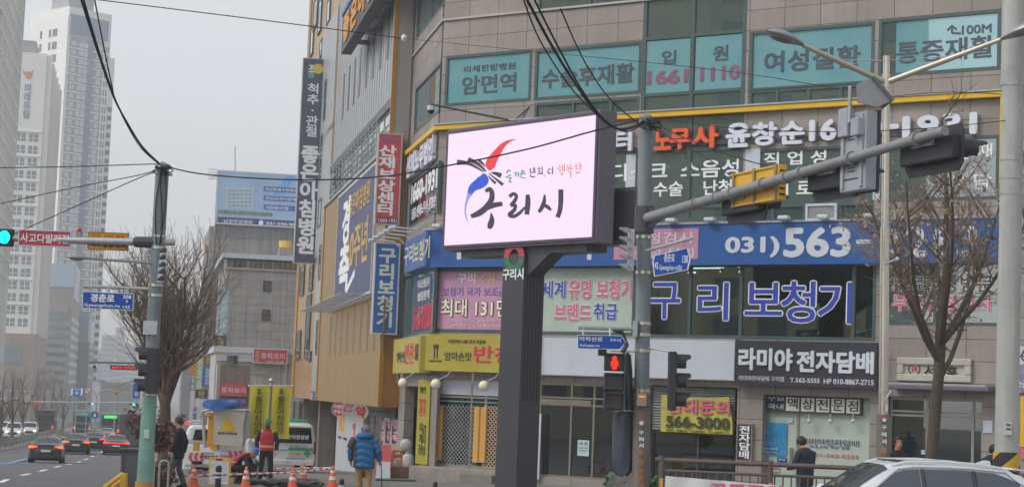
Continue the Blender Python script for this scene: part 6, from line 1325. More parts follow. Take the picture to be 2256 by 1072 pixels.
wheels(trk, (-1.6, 3.2), .85, .4); d = px_d(290, 997); p = at(290, 997, d); trk.location = (p.x - .5, p.y + 2.6, gz(p.x, p.y) - .15); trk.rotation_euler = (0, 0, math.pi / 2 - HD)
# ---------------------------------------------------------------- white estate car at the bottom right
su = thing('car', 'white sport utility car with roof rails passing at the lower right', 'car', (0, 0, 0))
def ring(w_, zb, zl, wr, zr, sh=.05): return [(w_ * .86, zb), (w_ * .985, zb + .12), (w_, .62), (w_ * .975, zl), (wr, zr - sh), (wr * .72, zr), (0, zr + .015)]
st = [(-2.34, ring(.7, .45, .98, .62, 1.02)), (-2.26, ring(.9, .3, 1.04, .7, 1.12)), (-2.12, ring(.94, .26, 1.06, .68, 1.3)), (-1.86, ring(.95, .24, 1.06, .66, 1.545)), (-1.5, ring(.95, .24, 1.05, .67, 1.625, .06)), (-.7, ring(.95, .24, 1.04, .675, 1.672, .06)), (.1, ring(.95, .24, 1.03, .67, 1.665, .06)), (.45, ring(.95, .24, 1.02, .65, 1.62, .06)), (1.42, ring(.95, .24, 1.01, .74, 1.08)), (2.1, ring(.92, .26, .93, .74, .99)), (2.34, ring(.8, .32, .78, .6, .84))]
b = MB(); f = loft(b, st, 5, 3); b.build('body', p_wht, su, smooth=True)
g = MB(); patch(g, f, .52, 1.36, 4.08, 6, .012, 10, 6, span=True); g.build('windscreen', mat('windscreen_dark', '23282c', r=.05, var=.0, spec=.8), su, smooth=True)
g = MB(); patch(g, f, -1.98, -1.72, 4.1, 6, .012, 6, 6, span=True); g.build('rear_window', cgl, su, smooth=True)
tops = lambda x: 3.9 if x < .35 else 3.9 - (x - .35) * .86
for nm, x0, x1 in (('front', .0, 1.2), ('mid', -.92, -.09), ('rear', -1.78, -1.0)):
    def shp(k, x0=x0, x1=x1):
        x = x0 + (x1 - x0) * k; lo = 3.12 + max(0, (-1.45 - x)) * .9; return (lo, max(tops(x) - max(0, (-1.35 - x)) * .5, lo + .02))
    for s_ in (1, -1): g = MB(); patch(g, f, x0, x1, 3.1, 3.9, .012, 12, 4, shape=shp, sides=(s_,)); g.build('side_window', cgs, su, smooth=True)
# bright trim along the window tops and the arching roof rails
for s_ in (1, -1):
    def side(x, t, o=.02): p = f(x, t); return V((p.x, (p.y + o) * s_, p.z + o * .3))
    MB().tube([side(x, tops(x) + .06) for x in (1.22, 1.0, .75, .5, .36, .1, -.4, -.9, -1.3, -1.55)] + [side(-1.72, 3.74), side(-1.85, 3.6), side(-1.82, 3.35), side(-1.6, 3.1)], .014, 8).build('window_trim', mat('chrome', 'd0d2d4', r=.15, m=.9, var=0), su, smooth=True)
    MB().tube([side(x, 4.35, -.01) + V((0, 0, h_)) for x, h_ in ((.5, -.02), (.4, .03), (.2, .055), (-.5, .06), (-1.2, .055), (-1.55, .03), (-1.7, -.02))], .022, 8).build('roof_rail', p_wht, su, smooth=True)
    for x in (-.05, -.96): MB().tube([side(x, t, .01) for t in (3.08, 3.5, 3.9)], .035, 6).build('pillar', trim, su)
    MB().ball((1.02, s_ * 1.05, 1.1), .1, .14, .1, 14, 9).build('mirror', p_wht, su, smooth=True)
MB().hexa([V(v_) for v_ in ((-2.12, -.6, 1.55), (-1.72, -.62, 1.585), (-1.72, .62, 1.585), (-2.12, .6, 1.55), (-2.12, -.6, 1.575), (-1.72, -.62, 1.622), (-1.72, .62, 1.622), (-2.12, .6, 1.575))]).build('spoiler', p_wht, su, bevel=.01)
MB().prism([V((-1.62, -.03, 1.63)), V((-1.32, -.03, 1.655)), V((-1.5, -.03, 1.72)), V((-1.6, -.03, 1.71))], V((0, .06, 0))).build('antenna_fin', p_wht, su, bevel=.015)
MB().box((-.3, 0, 1.675), (1.1, .95, .02)).build('glass_roof', cgl, su)
for s_ in (-1, 1): MB().box((-2.28, s_ * .72, 1.0), (.14, .4, .14)).build('tail_light', mat('tail_red', '8a2028', r=.2), su); MB().box((2.22, s_ * .68, .78), (.2, .36, .14)).build('headlight', mat('head_lens', 'b5babd', r=.1), su)
wheels(su, (-1.4, 1.42), .83, .37)
az = R(-101); c = at(1985, 1100, 31.0); su.location = (c.x, c.y, gz(c.x, c.y) - .29); su.rotation_euler = (0, 0, math.pi / 2 - az)
# ---------------------------------------------------------------- work truck with bucket and its banner, ambulance van
wt = thing('work_truck', 'white work truck with boom bucket and blue sheet at the roadworks', 'truck', (0, 0, 0))
tc_ = at(480, 1040, 57); tz = gz(tc_.x, tc_.y); B_ = lambda px, py, d=57: at(px, py, d)
PT = at_plane(480, 1000, 57, 88)
def pb(name, px, o0, o1, m, bevel=0, par=wt): return MB().pbox(PT, PT.rc(px, o1), o0, o1).build(name, m, par, bevel=bevel)
wt.location = (tc_.x, tc_.y, tz); ORG[wt.name] = V((tc_.x, tc_.y, tz))
pb('flatbed', (408, 1022, 545, 1032), -3.2, .0, mat('truck_grey', '8e8f8e', r=.5, var=.15), .01)
pb('tail_board', (413, 992, 542, 1018), -.05, .06, mat('tail_board_white', 'bcbec0', r=.5, var=.06))
for x0, s_ in ((416, 1), (428, 1), (440, 1), (512, -1), (524, -1), (536, -1)):
    m_ = MB(); w0, h0 = 8, 20; pts = [(x0 + 10, 996), (x0 + 3, 996), (x0 - 1, 1006), (x0 + 3, 1016), (x0 + 10, 1016), (x0 + 6, 1006)] if s_ > 0 else [(x0 - 10, 992), (x0 - 3, 992), (x0 + 1, 1002), (x0 - 3, 1012), (x0 - 10, 1012), (x0 - 6, 1002)]
    m_.pprism(PT, [PT.hit(x, y, .07) for x, y in pts], .06, .072); m_.build('chevron', rd, wt)
letters('작업반경내', PT, PT.rc((442, 1001, 479, 1010), .08), .06, .075, ktxt, wt, .03); letters('접근금지', PT, PT.rc((484, 1000, 514, 1008), .08), .06, .075, ptxt, wt, .03); letters('공중선정비 공사차량', PT, PT.rc((446, 996, 472, 999), .08), .06, .075, ktxt, wt, .0)
pb('chassis_beam', (412, 1034, 545, 1048), -3.0, -.1, mat('truck_grey'))
for x in (422, 436): MB().lathe(B_(x, 1040, 56.9), ((0, .02), (.1, .02), (.11, -.05)), 14, Matrix.Rotation(math.pi / 2, 3, 'X')).build('tail_lamp', mat('tail_dull', '7c5550', r=.3), wt)
pb('lamp_box', (413, 1032, 446, 1048), -.02, .02, mat('truck_grey'))
for x in (432, 520):
    for dd in (0, 3.6): c = at(x, 1058, 57.6 + dd); c.z = gz(c.x, c.y) + .36; MB().lathe(c, ((.2, -.12), (.34, -.12), (.36, -.08), (.36, .08), (.34, .12), (.2, .12)), 20, Matrix.Rotation(math.pi / 2, 3, 'Y')).build('wheel', tyre, wt, smooth=True)
# cab ahead of the bed: sloping white doors and roof rack, seen past the left of the bucket
cb_ = MB(); d1, d2 = 60.2, 62.0
cl_ = [at(x, y, d1) for x, y in ((402, 975), (470, 978), (470, 936), (418, 934))]; cl2 = [at(x, y, d2) for x, y in ((398, 985), (470, 985), (470, 940), (414, 938))]
cb_.hexa([cl_[0], cl_[1], cl2[1], cl2[0], cl_[3], cl_[2], cl2[2], cl2[3]]); cb_.build('cab', p_wht, wt, bevel=.12)
MB().hexa([at(x, y, d1 - .02) for x, y in ((424, 968), (458, 970), (458, 970), (424, 968))][:2] + [at(458, 970, d1 + .01), at(424, 968, d1 + .01)] + [at(430, 945, d1 - .02), at(458, 945, d1 - .02), at(458, 945, d1 + .01), at(430, 945, d1 + .01)]).build('rear_window', cgl, wt)
cl3 = [at(x, y, d1) for x, y in ((401, 1035), (470, 1035), (470, 978), (402, 976))]; m_ = MB(); m_.hexa([cl3[0], cl3[1], cl3[1] + V((0, 2, 0)), cl3[0] + V((0, 2, 0)), cl3[3], cl3[2], cl3[2] + V((0, 2, 0)), cl3[3] + V((0, 2, 0))]); m_.build('cab_lower', p_wht, wt, bevel=.05)
for y in (926, 931): MB().tube([at(415, y + 2, 60), at(450, y, 60)], .03, 8).build('roof_bar', white, wt)
MB().box(at(412, 931, 60), (.12, .1, .09)).build('beacon', mat('red_beacon_lit', (.3, .02, .02), em='ff3030', es=1.2), wt)
bm_ = mat('boom_amber', 'b98524', r=.45, var=.1)
pb('boom_column', (459, 912, 474, 985), -.5, -.2, bm_, .02); pb('boom_column', (455, 908, 490, 918), -.5, -.15, bm_, .02); pb('boom_foot', (464, 978, 480, 990), -.5, -.1, bm_); pb('boom_post', (426, 972, 437, 1000), -.9, -.7, bm_)
MB().tube([B_(452, 985, 57.5), B_(446, 905, 57.5), B_(470, 900, 57.4)], .06, 8).build('boom_arm', galv, wt)
bk = mat('bucket_cream', 'a9a698', r=.5, var=.07, streak=.08); m_ = MB(); a = PT.rc((472, 903, 535, 981), .3); u0, v0, u1, v1 = a; d_ = u1 - u0
rows = []
for v, e in ((v0, .04), (v0 + .05, .0), (v0 + .55 * (v1 - v0), .02), (v1 - .16, -.01), (v1 - .15, -.03), (v1, -.03)): rows.append([PT.pt(u0 + e, v, .3), PT.pt(u1 - e, v, .3), PT.pt(u1 - e, v, -.5), PT.pt(u0 + e, v, -.5), PT.pt(u0 + e, v, .3)])
m_.grid(rows); m_.add([r_ for r_ in rows[0][:4]], [(0, 1, 2, 3)]); m_.build('bucket', bk, wt, bevel=.035)
wy = mat('warning_yellow', 'c59c14', r=.45); tri = [PT.hit(x, y, .3) for x, y in ((503, 917), (519, 945), (516, 948), (487, 947), (484, 944), (501, 917))]; m_ = MB(); m_.pprism(PT, tri, .302, .312); m_.build('warning_triangle', wy, wt)
letters('동해기계항공', PT, PT.rc((480, 950, 522, 957), .31), .3, .312, ktxt, wt, .02)
bs_ = mat('blue_sheet', '2c5f9c', r=.5, var=.15, s=3, bump=.4, bs=7); m_ = MB(); sack2 = [(881, 452, 515), (883, 449, 524), (889, 447, 528), (896, 448, 520), (900, 451, 518)]
sack(m_, sack2, 56.9, .45); m_.build('blue_sheet', bs_, wt, smooth=True); pb('bucket_rim', (470, 899, 542, 904), -.55, .35, white, .01)
pb('strap', (545, 900, 550, 960), -.6, -.5, white)
# ambulance
am = thing('ambulance', 'white and green ambulance van parked behind the yellow flags', 'van', (0, 0, 0))
def ringv(w_, zb, zl, wr, zr): return [(w_ * .9, zb), (w_, zb + .15), (w_, .8), (w_ * .985, zl), (wr, zr - .1), (wr * .8, zr), (0, zr + .02)]
st = [(-2.5, ringv(.88, .35, 1.15, .74, 1.85)), (-2.4, ringv(.95, .25, 1.16, .78, 1.97)), (-1.5, ringv(.96, .22, 1.16, .79, 2.0)), (1.0, ringv(.96, .22, 1.14, .79, 1.98)), (1.9, ringv(.95, .22, 1.1, .8, 1.25)), (2.5, ringv(.86, .3, .9, .7, .96))]
b = MB(); f2 = loft(b, st, 4, 2); b.build('body', p_wht, am, smooth=True)
MB().hexa([V((-2.53, -.76, 1.16)), V((-2.53, .76, 1.16)), V((-2.53, .68, 1.8)), V((-2.53, -.68, 1.8))] + [V((-2.46, -.76, 1.16)), V((-2.46, .76, 1.16)), V((-2.46, .68, 1.8)), V((-2.46, -.68, 1.8))]).build('rear_window', cgl, am, bevel=.02)
grn = mat('ambulance_green', '2f8f72', r=.4, var=.04)
PA2 = Pl((-2.535, 0), (0, -1)); 
for rc, m_ in (((-.86, .87, .86, .9), grn), ((-.2, .88, .86, .99), grn)): MB().pbox(PA2, rc, -.02, .0).build('stripe', m_, am)
MB().pbox(PA2, (-.2, .68, .32, .83), -.02, .012).build('number_plate', mat('plate_cream', 'c8bd8c'), am); letters('72가 1023', PA2, (-.16, .71, .28, .8), .012, .016, ktxt, am, .02)
m_ = MB(); m_.pbox(PA2, (.52, .62, .62, .9), -.02, .01); m_.pbox(PA2, (.43, .71, .519, .81), -.02, .01); m_.pbox(PA2, (.621, .71, .71, .81), -.02, .01); m_.build('cross', grn, am)
letters('T. 031-566-2119', PA2, (-.3, 1.0, .55, 1.1), .0, .012, mat('print_grey'), am, .0); letters('응급환자 이송', PA2, (-.3, .52, .5, .58), -.01, .012, mat('print_grey'), am, .0)
PA3 = Pl((-2.50, 0), (0, -1)); letters('좋은아침병원', PA3, (-.45, 1.32, .6, 1.5), .028, .045, wtxt, am, .02)
for s_ in (-1, 1): MB().box((-2.46, s_ * .87, 1.0), (.12, .1, .5)).build('tail_light', mat('tail_red'), am); MB().ball((1.5, s_ * 1.08, 1.2), .08, .12, .14, 10, 7).build('mirror', trim, am, smooth=True)
MB().box((-2.5, 0, .38), (.14, 1.7, .22)).build('bumper', p_wht, am, bevel=.03); MB().box((-2.1, 0, 2.06), (.3, 1.1, .12)).build('light_bar', grn, am, bevel=.03); MB().box((-2.58, .2, .42), (.02, .14, .06)).build('lamp', galv, am)
wheels(am, (-1.55, 1.6), .86, .34); c = at(626, 1023, 74); am.location = (c.x - .35, c.y + 2.4, gz(c.x, c.y) + .02); am.rotation_euler = (0, 0, math.pi / 2 - R(-16))
# motor scooter with a white cover by the truck
mc = thing('scooter', 'parked scooter with a torn white cover between truck and worker', 'scooter', (0, 0, 0)); c = at(553, 1010, 56); g_ = gz(c.x, c.y); ORG[mc.name] = V((c.x, c.y, g_)); mc.location = (c.x, c.y, g_)
m_ = MB(); sack(m_, [(965, 548, 556), (970, 541, 564), (990, 541, 566), (1012, 544, 563), (1030, 548, 560), (1046, 550, 557)], 56, .25); m_.build('cover', mat('white_cover', 'b0b1b3', r=.6, var=.45, s=4), mc, smooth=True)
for dy in (-.2, .9): cc_ = V((c.x, c.y + dy, g_ + .24)); MB().lathe(cc_, ((.13, -.05), (.23, -.06), (.24, 0), (.23, .06), (.13, .05)), 18, Matrix.Rotation(math.pi / 2, 3, 'Y')).build('wheel', tyre, mc, smooth=True)
MB().box((c.x, c.y + .4, g_ + .4), (.26, 1.0, .2)).build('body', trim, mc, bevel=.06); MB().tube([(c.x - .3, c.y + .8, g_ + .95), (c.x + .3, c.y + .8, g_ + .95)], .02, 8).build('handlebar', black, mc)
# ---------------------------------------------------------------- people
skin_m = mat('skin', 'c08a6c', r=.55, var=.06, s=8, k=.9); hair_m = mat('hair_black', '1d1a19', r=.6, var=.15, s=20)
def fused(mb, name, m, parent, vox, loc=None, smooth_n=4, bump=None):
    """melt overlapping pieces into one continuous skin"""
    o = mb.build(name, m, None, origin=(0, 0, 0)); r_ = o.modifiers.new('r', 'REMESH'); r_.mode = 'VOXEL'; r_.voxel_size = vox; r_.use_smooth_shade = True
    if smooth_n: s_ = o.modifiers.new('s', 'SMOOTH'); s_.iterations = smooth_n; s_.factor = .5
    dg = bpy.context.evaluated_depsgraph_get(); dg.update(); me = bpy.data.meshes.new_from_object(o.evaluated_get(dg)); o.modifiers.clear(); o.data = me
    me.polygons.foreach_set('use_smooth', [True] * len(me.polygons))
    if not me.materials: me.materials.append(m)
    if parent: o.parent = parent
    return o
def ell(mb, rings, n=18):                                # rings: (centre, half width x, half depth y)
    rows = [[V(c) + V((a * math.cos(2 * math.pi * k / n), b * math.sin(2 * math.pi * k / n), 0)) for k in range(n + 1)] for c, a, b in rings]
    mb.grid(rows); mb.add(rows[0][:-1], [tuple(range(n))]); mb.add(rows[-1][:-1], [tuple(range(n))])
def J(**kw):
    d = dict(pel=(0, 0, .95), wai=(0, 0, 1.10), che=(0, .0, 1.32), sho=(0, -.01, 1.45), nek=(0, .0, 1.53), hed=(0, .03, 1.64), shL=(-.19, -.01, 1.42), elL=(-.25, -.03, 1.15), wrL=(-.26, .05, .90), shR=(.19, -.01, 1.42), elR=(.25, -.03, 1.15), wrR=(.26, .05, .90),
             hiL=(-.09, 0, .92), knL=(-.11, .03, .50), anL=(-.11, -.02, .09), hiR=(.09, 0, .92), knR=(.11, .03, .50), anR=(.11, -.02, .09), hyaw=0., toe=.17, pit=0.)
    d.update(kw); return {k: (V(v) if isinstance(v, tuple) else v) for k, v in d.items()}
def person(label, loc, face_az, j, top, trou, w_=1., hair='short', puff=0., top_name='jacket', hem=.86, gloves=None, shoe='1e1e20', group=None, jm=1.0, age=0):
    mb = MB(); t_ = lambda a, b, ra, rb, n=10: mb.tube([a, a.lerp(b, .5), b], [ra, (ra + rb) / 2 * 1.03, rb], n)
    H = Matrix.Rotation(j['hyaw'], 3, 'Z') @ Matrix.Rotation(j['pit'], 3, 'X'); h = j['hed']; hp = lambda x, y, z: h + H @ V((x, y, z))
    mb.ball(hp(0, -.005, .03), .076, .095, .105, 18, 12, H); mb.ball(hp(0, .028, -.035), .06, .068, .075, 14, 9, H); mb.ball(hp(0, .098, -.012), .013, .02, .02, 8, 6, H); mb.ball(hp(0, .09, .01), .01, .014, .03, 8, 6, H)
    for s_ in (-1, 1): mb.ball(hp(s_ * .076, -.005, .0), .013, .022, .034, 8, 6, H)
    mb.ball(hp(0, .075, -.085), .026, .022, .018, 8, 6, H)
    t_(j['sho'], h + V((0, -.01, -.04)), .066, .056); ell(mb, [(j['pel'] + V((0, 0, -.05)), .14, .10), (j['wai'], .13, .09), (j['che'], .155, .105), (j['sho'] + V((0, 0, -.02)), .13, .08), (j['sho'] + V((0, 0, .03)), .06, .05)])
    for s_ in 'LR':
        t_(j['sh' + s_], j['el' + s_], .05, .04); t_(j['el' + s_], j['wr' + s_], .04, .028); d = (j['wr' + s_] - j['el' + s_]).normalized(); wv = j['wr' + s_]
        sd_ = V((0, 1, 0)) if abs(d.y) < .8 else V((0, 0, 1)); sd_ = (sd_ - d * sd_.dot(d)).normalized(); inn = d.cross(sd_); inn = inn if inn.x * (1 if s_ == 'L' else -1) > 0 else -inn
        pc_ = wv + d * .05; mb.tube([wv, pc_, wv + d * .085], [.028, .036, .03], 8)
        for k, (o_, l) in enumerate(((-.03, .062), (-.01, .075), (.01, .07), (.028, .055))): b_ = wv + d * .08 + sd_ * o_; mb.tube([b_, b_ + d * l * .55 + inn * .008, b_ + d * l * .8 + inn * .03], [.0105, .0095, .008], 6)
        b_ = wv + d * .03 + sd_ * .03; mb.tube([b_, b_ + d * .03 + sd_ * .025, b_ + d * .06 + sd_ * .03 + inn * .015], [.012, .0105, .009], 6)
        t_(j['hi' + s_], j['kn' + s_], .085, .058); t_(j['kn' + s_], j['an' + s_], .056, .04)
        f_ = j['an' + s_]; mb.tube([f_ + V((0, -.05, -.03)), f_ + V((0, .06, -.045)), f_ + V((0, j['toe'], -.06))], [.045, .042, .028], 8)
    P_ = fused(mb, 'person', skin_m, None, .011, smooth_n=3); tag(P_, label, 'person', group); ORG[P_.name] = V((0, 0, 0))
    # trousers, shoes
    mb = MB(); ell(mb, [(j['pel'] + V((0, 0, -.08)), .155 * w_, .115), (j['pel'] + V((0, 0, .05)), .16 * w_, .12), (j['wai'], .15 * w_, .11)])
    for s_ in 'LR': t_(j['hi' + s_], j['kn' + s_], .105, .08); t_(j['kn' + s_], j['an' + s_] + V((0, 0, .0)), .08, .07)
    if trou: fused(mb, 'trousers', trou, P_, .016)
    for s_ in 'LR':
        f_ = j['an' + s_]; mb = MB(); mb.tube([f_ + V((0, -.07, -.03)), f_ + V((0, .0, -.02)), f_ + V((0, .09, -.045)), f_ + V((0, j['toe'] + .02, -.06))], [.04, .055, .05, .03], 10); mb.build('shoe', mat('shoe_' + shoe, shoe, r=.5), P_, smooth=True)
    # jacket
    mb = MB(); k = 1 + puff; lo = V((j['pel'].x, j['pel'].y, 0)); rings = [(V((j['pel'].x, j['pel'].y, hem)), .165 * w_ * k, .13 * k)]
    a, b = V((j['pel'].x, j['pel'].y, hem)), j['che'] + V((0, 0, .03)); nb = 9
    for i in range(1, nb):
        t = i / nb; c = a.lerp(j['wai'], t * 2) if t < .5 else j['wai'].lerp(b, t * 2 - 1); e = (.018 * math.sin(t * nb * 2.1) if puff else 0); rings.append((c, (.165 + .02 * t) * w_ * k + e, (.13 + .01 * t) * k + e))
    rings += [(b, .19 * w_ * k, .135 * k), (j['sho'] + V((0, 0, .0)), .15 * w_ * k, .10 * k), (j['sho'] + V((0, 0, .06)), .075 * k, .07 * k)]
    ell(mb, rings)
    vest = top_name == 'vest'
    if not vest:
        for s_ in 'LR':
            p0, p1, p2 = j['sh' + s_], j['el' + s_], j['wr' + s_]; pts, rs = [], []
            for i in range(13): t = i / 12; pts.append(p0.lerp(p1, t * 2) if t < .5 else p1.lerp(p2, t * 2 - 1)); rs.append((.082 - .028 * t) * (1 + puff * 1.1) + (.011 * math.sin(i * 2.1) if puff else 0))
            mb.tube(pts, rs, 12)
    jk = fused(mb, top_name, top, P_, .014, smooth_n=2)
    # hair
    hm = hair_m if not age else mat('hair_grey', '2e2a28', r=.6, var=.2, s=20)
    if hair == 'short': 
        mb = MB(); mb.ball(hp(0, -.018, .05), .083, .098, .10, 18, 12, H); 
        vs = mb.v; keep = MB(); 
        for f in mb.f:
            c = sum((H.transposed() @ (vs[i] - h) for i in f), V()) / len(f)
            if not (c.y > .045 and c.z < .085) and c.z > -.045 - .03 * (c.y < 0): keep.add([vs[i] for i in f], [tuple(range(len(f)))])
        o = keep.build('hair', hm, P_, smooth=True); so__ = o.modifiers.new('s', 'SOLIDIFY'); so__.thickness = .012; so__.offset = 1
    # features
    mb = MB(); 
    for s_ in (-1, 1): mb.ball(hp(s_ * .032, .079, .02), .012, .006, .006, 8, 6, H)
    mb.build('eyes', mat('eye_dark', '241c1a', r=.3, var=0), P_); mb = MB()
    for s_ in (-1, 1): mb.ball(hp(s_ * .034, .081, .042), .02, .006, .005, 8, 5, H)
    mb.build('eyebrows', hm, P_); MB().ball(hp(0, .09, -.05), .024, .007, .007, 10, 6, H).build('mouth', mat('lips', '8f4d46', r=.5, var=0), P_)
    P_.location = loc; P_.rotation_euler = (0, 0, -face_az); return P_, hp, H
def fused_children(P_, name, m, mb, **kw): return fused(mb, name, m, P_, kw.get('v', .014), smooth_n=kw.get('n', 2))
def feet(px, py, d, dz=0): p = at(px, py, d); return V((p.x, p.y, gz(p.x, p.y) + dz))
blkc = mat('cloth_black', '1a1b20', r=.8, var=.12, s=3); nvc = mat('cloth_navy', '262a3e', r=.8, var=.1, s=3); gryc = mat('cloth_grey_blue', '4b505c', r=.85, var=.12, s=4); jean = mat('denim', '4a5668', r=.85, var=.15, s=6)
# man in a black coat walking to the left
person('man in black coat and grey trousers walking left past the truck', feet(388, 1085, 46), R(-80), J(knL=(-.1, .12, .50), anL=(-.1, .2, .10), knR=(.1, .0, .5), anR=(.1, -.16, .11), wrL=(-.26, .10, .92), elL=(-.27, .0, 1.16), wrR=(.25, -.06, .9), elR=(.25, -.1, 1.16), hed=(0, .05, 1.65)), blkc, gryc, 1.22, age=1, hem=.74)
# worker in a red vest with green helmet, standing
redv = mat('vest_red', 'b3303e', r=.7, var=.08); bandm = mat('vest_band', 'c9a27a', r=.5, var=.05); glv = mat('glove_white', 'b9b7b4', r=.8)
P_, hp, H = person('standing worker in red vest, green helmet and white gloves before flags', feet(584, 1062, 52), R(176), J(anL=(-.15, 0, .09), knL=(-.13, .02, .5), anR=(.15, 0, .09), knR=(.13, .02, .5), elL=(-.29, -.05, 1.17), wrL=(-.27, .02, .92), elR=(.29, -.05, 1.17), wrR=(.27, .02, .92)), mat('cloth_dark_plum', '2c2830', r=.8, var=.1), mat('cloth_black_trousers', '24252b', r=.85), 1.1, hair='none')
def vest(P_, c, hem, w_=.21, dp=.158, lean=0):
    mb = MB(); ell(mb, [((0, 0, hem), w_ * .95, dp), ((0, 0, 1.12), w_ * .97, dp), ((0, 0, 1.33), w_ * 1.02, dp), ((0, -.01, 1.44), w_ * .8, dp * .8), ((0, -.01, 1.49), w_ * .45, dp * .6)]); v_ = fused_children(P_, 'vest', redv, mb)
    for z in (1.0,): b = MB(); ell(b, [((0, 0, z), w_ * .98, dp + .012), ((0, 0, z + .055), w_ * .985, dp + .012)]); b.build('vest_band', bandm, P_, smooth=True)
    for s_ in (-1, 1): MB().tube([V((s_ * .14, .10, 1.40)), V((s_ * .15, .0, 1.475)), V((s_ * .14, -.11, 1.40))], .026, 8).build('vest_strap', bandm, P_, smooth=True)
vest(P_, None, .9)
def helmet(P_, hp, H, m):
    mb = MB(); mb.lathe(hp(0, -.005, .06), ((.125, 0), (.12, .01), (.108, .02), (.104, .06), (.08, .11), (.04, .135), (0, .14)), 20, H); mb.lathe(hp(0, -.005, .06), ((.125, 0), (.1, -.005)), 20, H); mb.tube([hp(0, .1, .07), hp(0, .06, .17), hp(0, -.06, .17), hp(0, -.11, .08)], .012, 6); mb.ball(hp(0, .12, .06), .08, .05, .012, 14, 6, H); mb.build('helmet', m, P_, smooth=True)
helmet(P_, hp, H, mat('helmet_green', '2f8a5c', r=.35, var=.04)); MB().ball(hp(0, .045, -.045), .067, .066, .075, 14, 9, H).build('face_mask', mat('mask_plum', '5a3448', r=.8), P_, smooth=True)
for s_ in (-1, 1): mb = MB(); mb.ball((s_ * .268, .035, .85), .045, .055, .085, 12, 8); mb.ball((s_ * .245, .075, .85), .018, .022, .04, 8, 6); [mb.tube([V((s_ * .268, .0 + k * .022, .80)), V((s_ * .268, .0 + k * .024, .755))], [.013, .01], 6) for k in range(4)]; fused_children(P_, 'glove', glv, mb, v=.008)
# crouching worker with a blue helmet, bent to the right
P_, hp, H = person('crouching worker in red vest and blue helmet bent over before truck', feet(520, 1072, 50.5), R(95), J(pel=(0, -.12, .42), wai=(0, -.02, .60), che=(0, .16, .74), sho=(0, .27, .80), nek=(0, .33, .84), hed=(0, .45, .84), shL=(-.18, .24, .80), elL=(-.22, .34, .56), wrL=(-.16, .50, .36), shR=(.18, .24, .80), elR=(.22, .34, .56), wrR=(.16, .50, .36), hiL=(-.1, -.12, .40), knL=(-.17, .26, .46), anL=(-.13, .02, .09), hiR=(.1, -.12, .40), knR=(.17, .26, .46), anR=(.13, .02, .09), pit=-.6), mat('cloth_dark_plum'), blkc, 1.05, hair='none', hem=.36)
mb = MB(); ell(mb, [((0, -.13, .46), .19, .15), ((0, -.03, .62), .195, .15), ((0, .12, .76), .205, .15), ((0, .24, .84), .18, .13), ((0, .30, .87), .1, .09)]); fused_children(P_, 'vest', redv, mb); mb = MB(); ell(mb, [((0, -.06, .58), .2, .155), ((0, -.03, .62), .202, .156)]); mb.build('vest_band', bandm, P_, smooth=True)
helmet(P_, hp, H, mat('helmet_blue', '2c6fc0', r=.35, var=.04))
# walker in a blue puffer jacket, seen from behind
bpj = mat('puffer_blue', '185681', r=.5, var=.12, s=3); pdk = mat('puffer_dark', '2e3038', r=.55, var=.1)
P_, hp, H = person('walker seen from behind in blue puffer jacket, grey cap and tan trousers', feet(798, 1120, 41.5), R(12), J(hed=(0, .05, 1.58), sho=(0, 0, 1.42), knL=(-.12, .06, .5), anL=(-.12, .1, .1), anR=(.12, -.1, .1), elL=(-.33, -.02, 1.14), wrL=(-.34, .06, .90), elR=(.33, -.02, 1.14), wrR=(.33, .08, .92), shL=(-.22, -.01, 1.38), shR=(.22, -.01, 1.38)), bpj, mat('cloth_tan', '8f7250', r=.85, var=.1), 1.22, hair='none', puff=.16, hem=.74)
mb = MB(); mb.ball(hp(0, -.01, .045), .093, .108, .105, 18, 12, H); mb.lathe(hp(0, -.005, .0), ((.096, -.02), (.1, .0), (.098, .03)), 18, H); fused_children(P_, 'knit_cap', mat('knit_grey', '6d6a76', r=.95, var=.2, s=18, bump=.4, bs=60), mb, v=.01)
mb = MB(); mb.ball((0, -.10, 1.47), .19, .13, .10, 16, 10); mb.ball((-.1, -.02, 1.47), .1, .13, .08, 12, 8); mb.ball((.1, -.02, 1.47), .1, .13, .08, 12, 8); fused_children(P_, 'hood', bpj, mb)
def quilt(name, m, x0, x1, z0, z1, o_=.012):
    rows = []
    nz = 56
    for i in range(nz + 1):
        z = z0 + (z1 - z0) * i / nz; r_ = []
        for k in range(17):
            x = x0 + (x1 - x0) * k / 16; q = math.asin(max(-1, min(1, x / .27))); ph = (z + .09 * abs(x) / .27) / .15; r_.append(V((x, -(.198 + o_ + .018 * abs(math.sin(math.pi * ph))) * math.cos(q) - .0, z)))
        rows.append(r_)
    mb = MB(); mb.grid(rows); mb.build(name, m, P_, smooth=True)
quilt('quilted_back', bpj, -.12, .235, .78, 1.40); quilt('side_panel', pdk, -.238, -.118, .76, 1.26, .010)
mb = MB(); mb.tube([V((-.225, -.02, 1.40)), V((-.29, -.03, 1.27)), V((-.32, -.03, 1.18))], [.11, .112, .105], 12); fused_children(P_, 'shoulder_panel', pdk, mb); MB().tube([V((.36, .12, .9)), V((.42, .16, .03))], .012, 8).build('walking_stick', black, P_)
# dark figure at the pharmacy door
person('dark dressed person standing at the pharmacy door behind the blue walker', feet(797, 1035, 64), R(150), J(), mat('cloth_brown_black', '2b2425', r=.85, var=.1), blkc, 1.25)
# man in a navy coat behind the railing, looking down to the left
person('man in navy coat with bowed head behind the railing by the vape shop', feet(1772, 1120, 37.2), R(-40), J(hed=(0, .12, 1.58), nek=(0, .05, 1.52), sho=(0, .02, 1.45), wrL=(-.16, .3, 1.08), elL=(-.27, .06, 1.14), wrR=(.16, .3, 1.1), elR=(.27, .06, 1.14), pit=-.45), nvc, jean, 1.3, hem=.74, age=1)
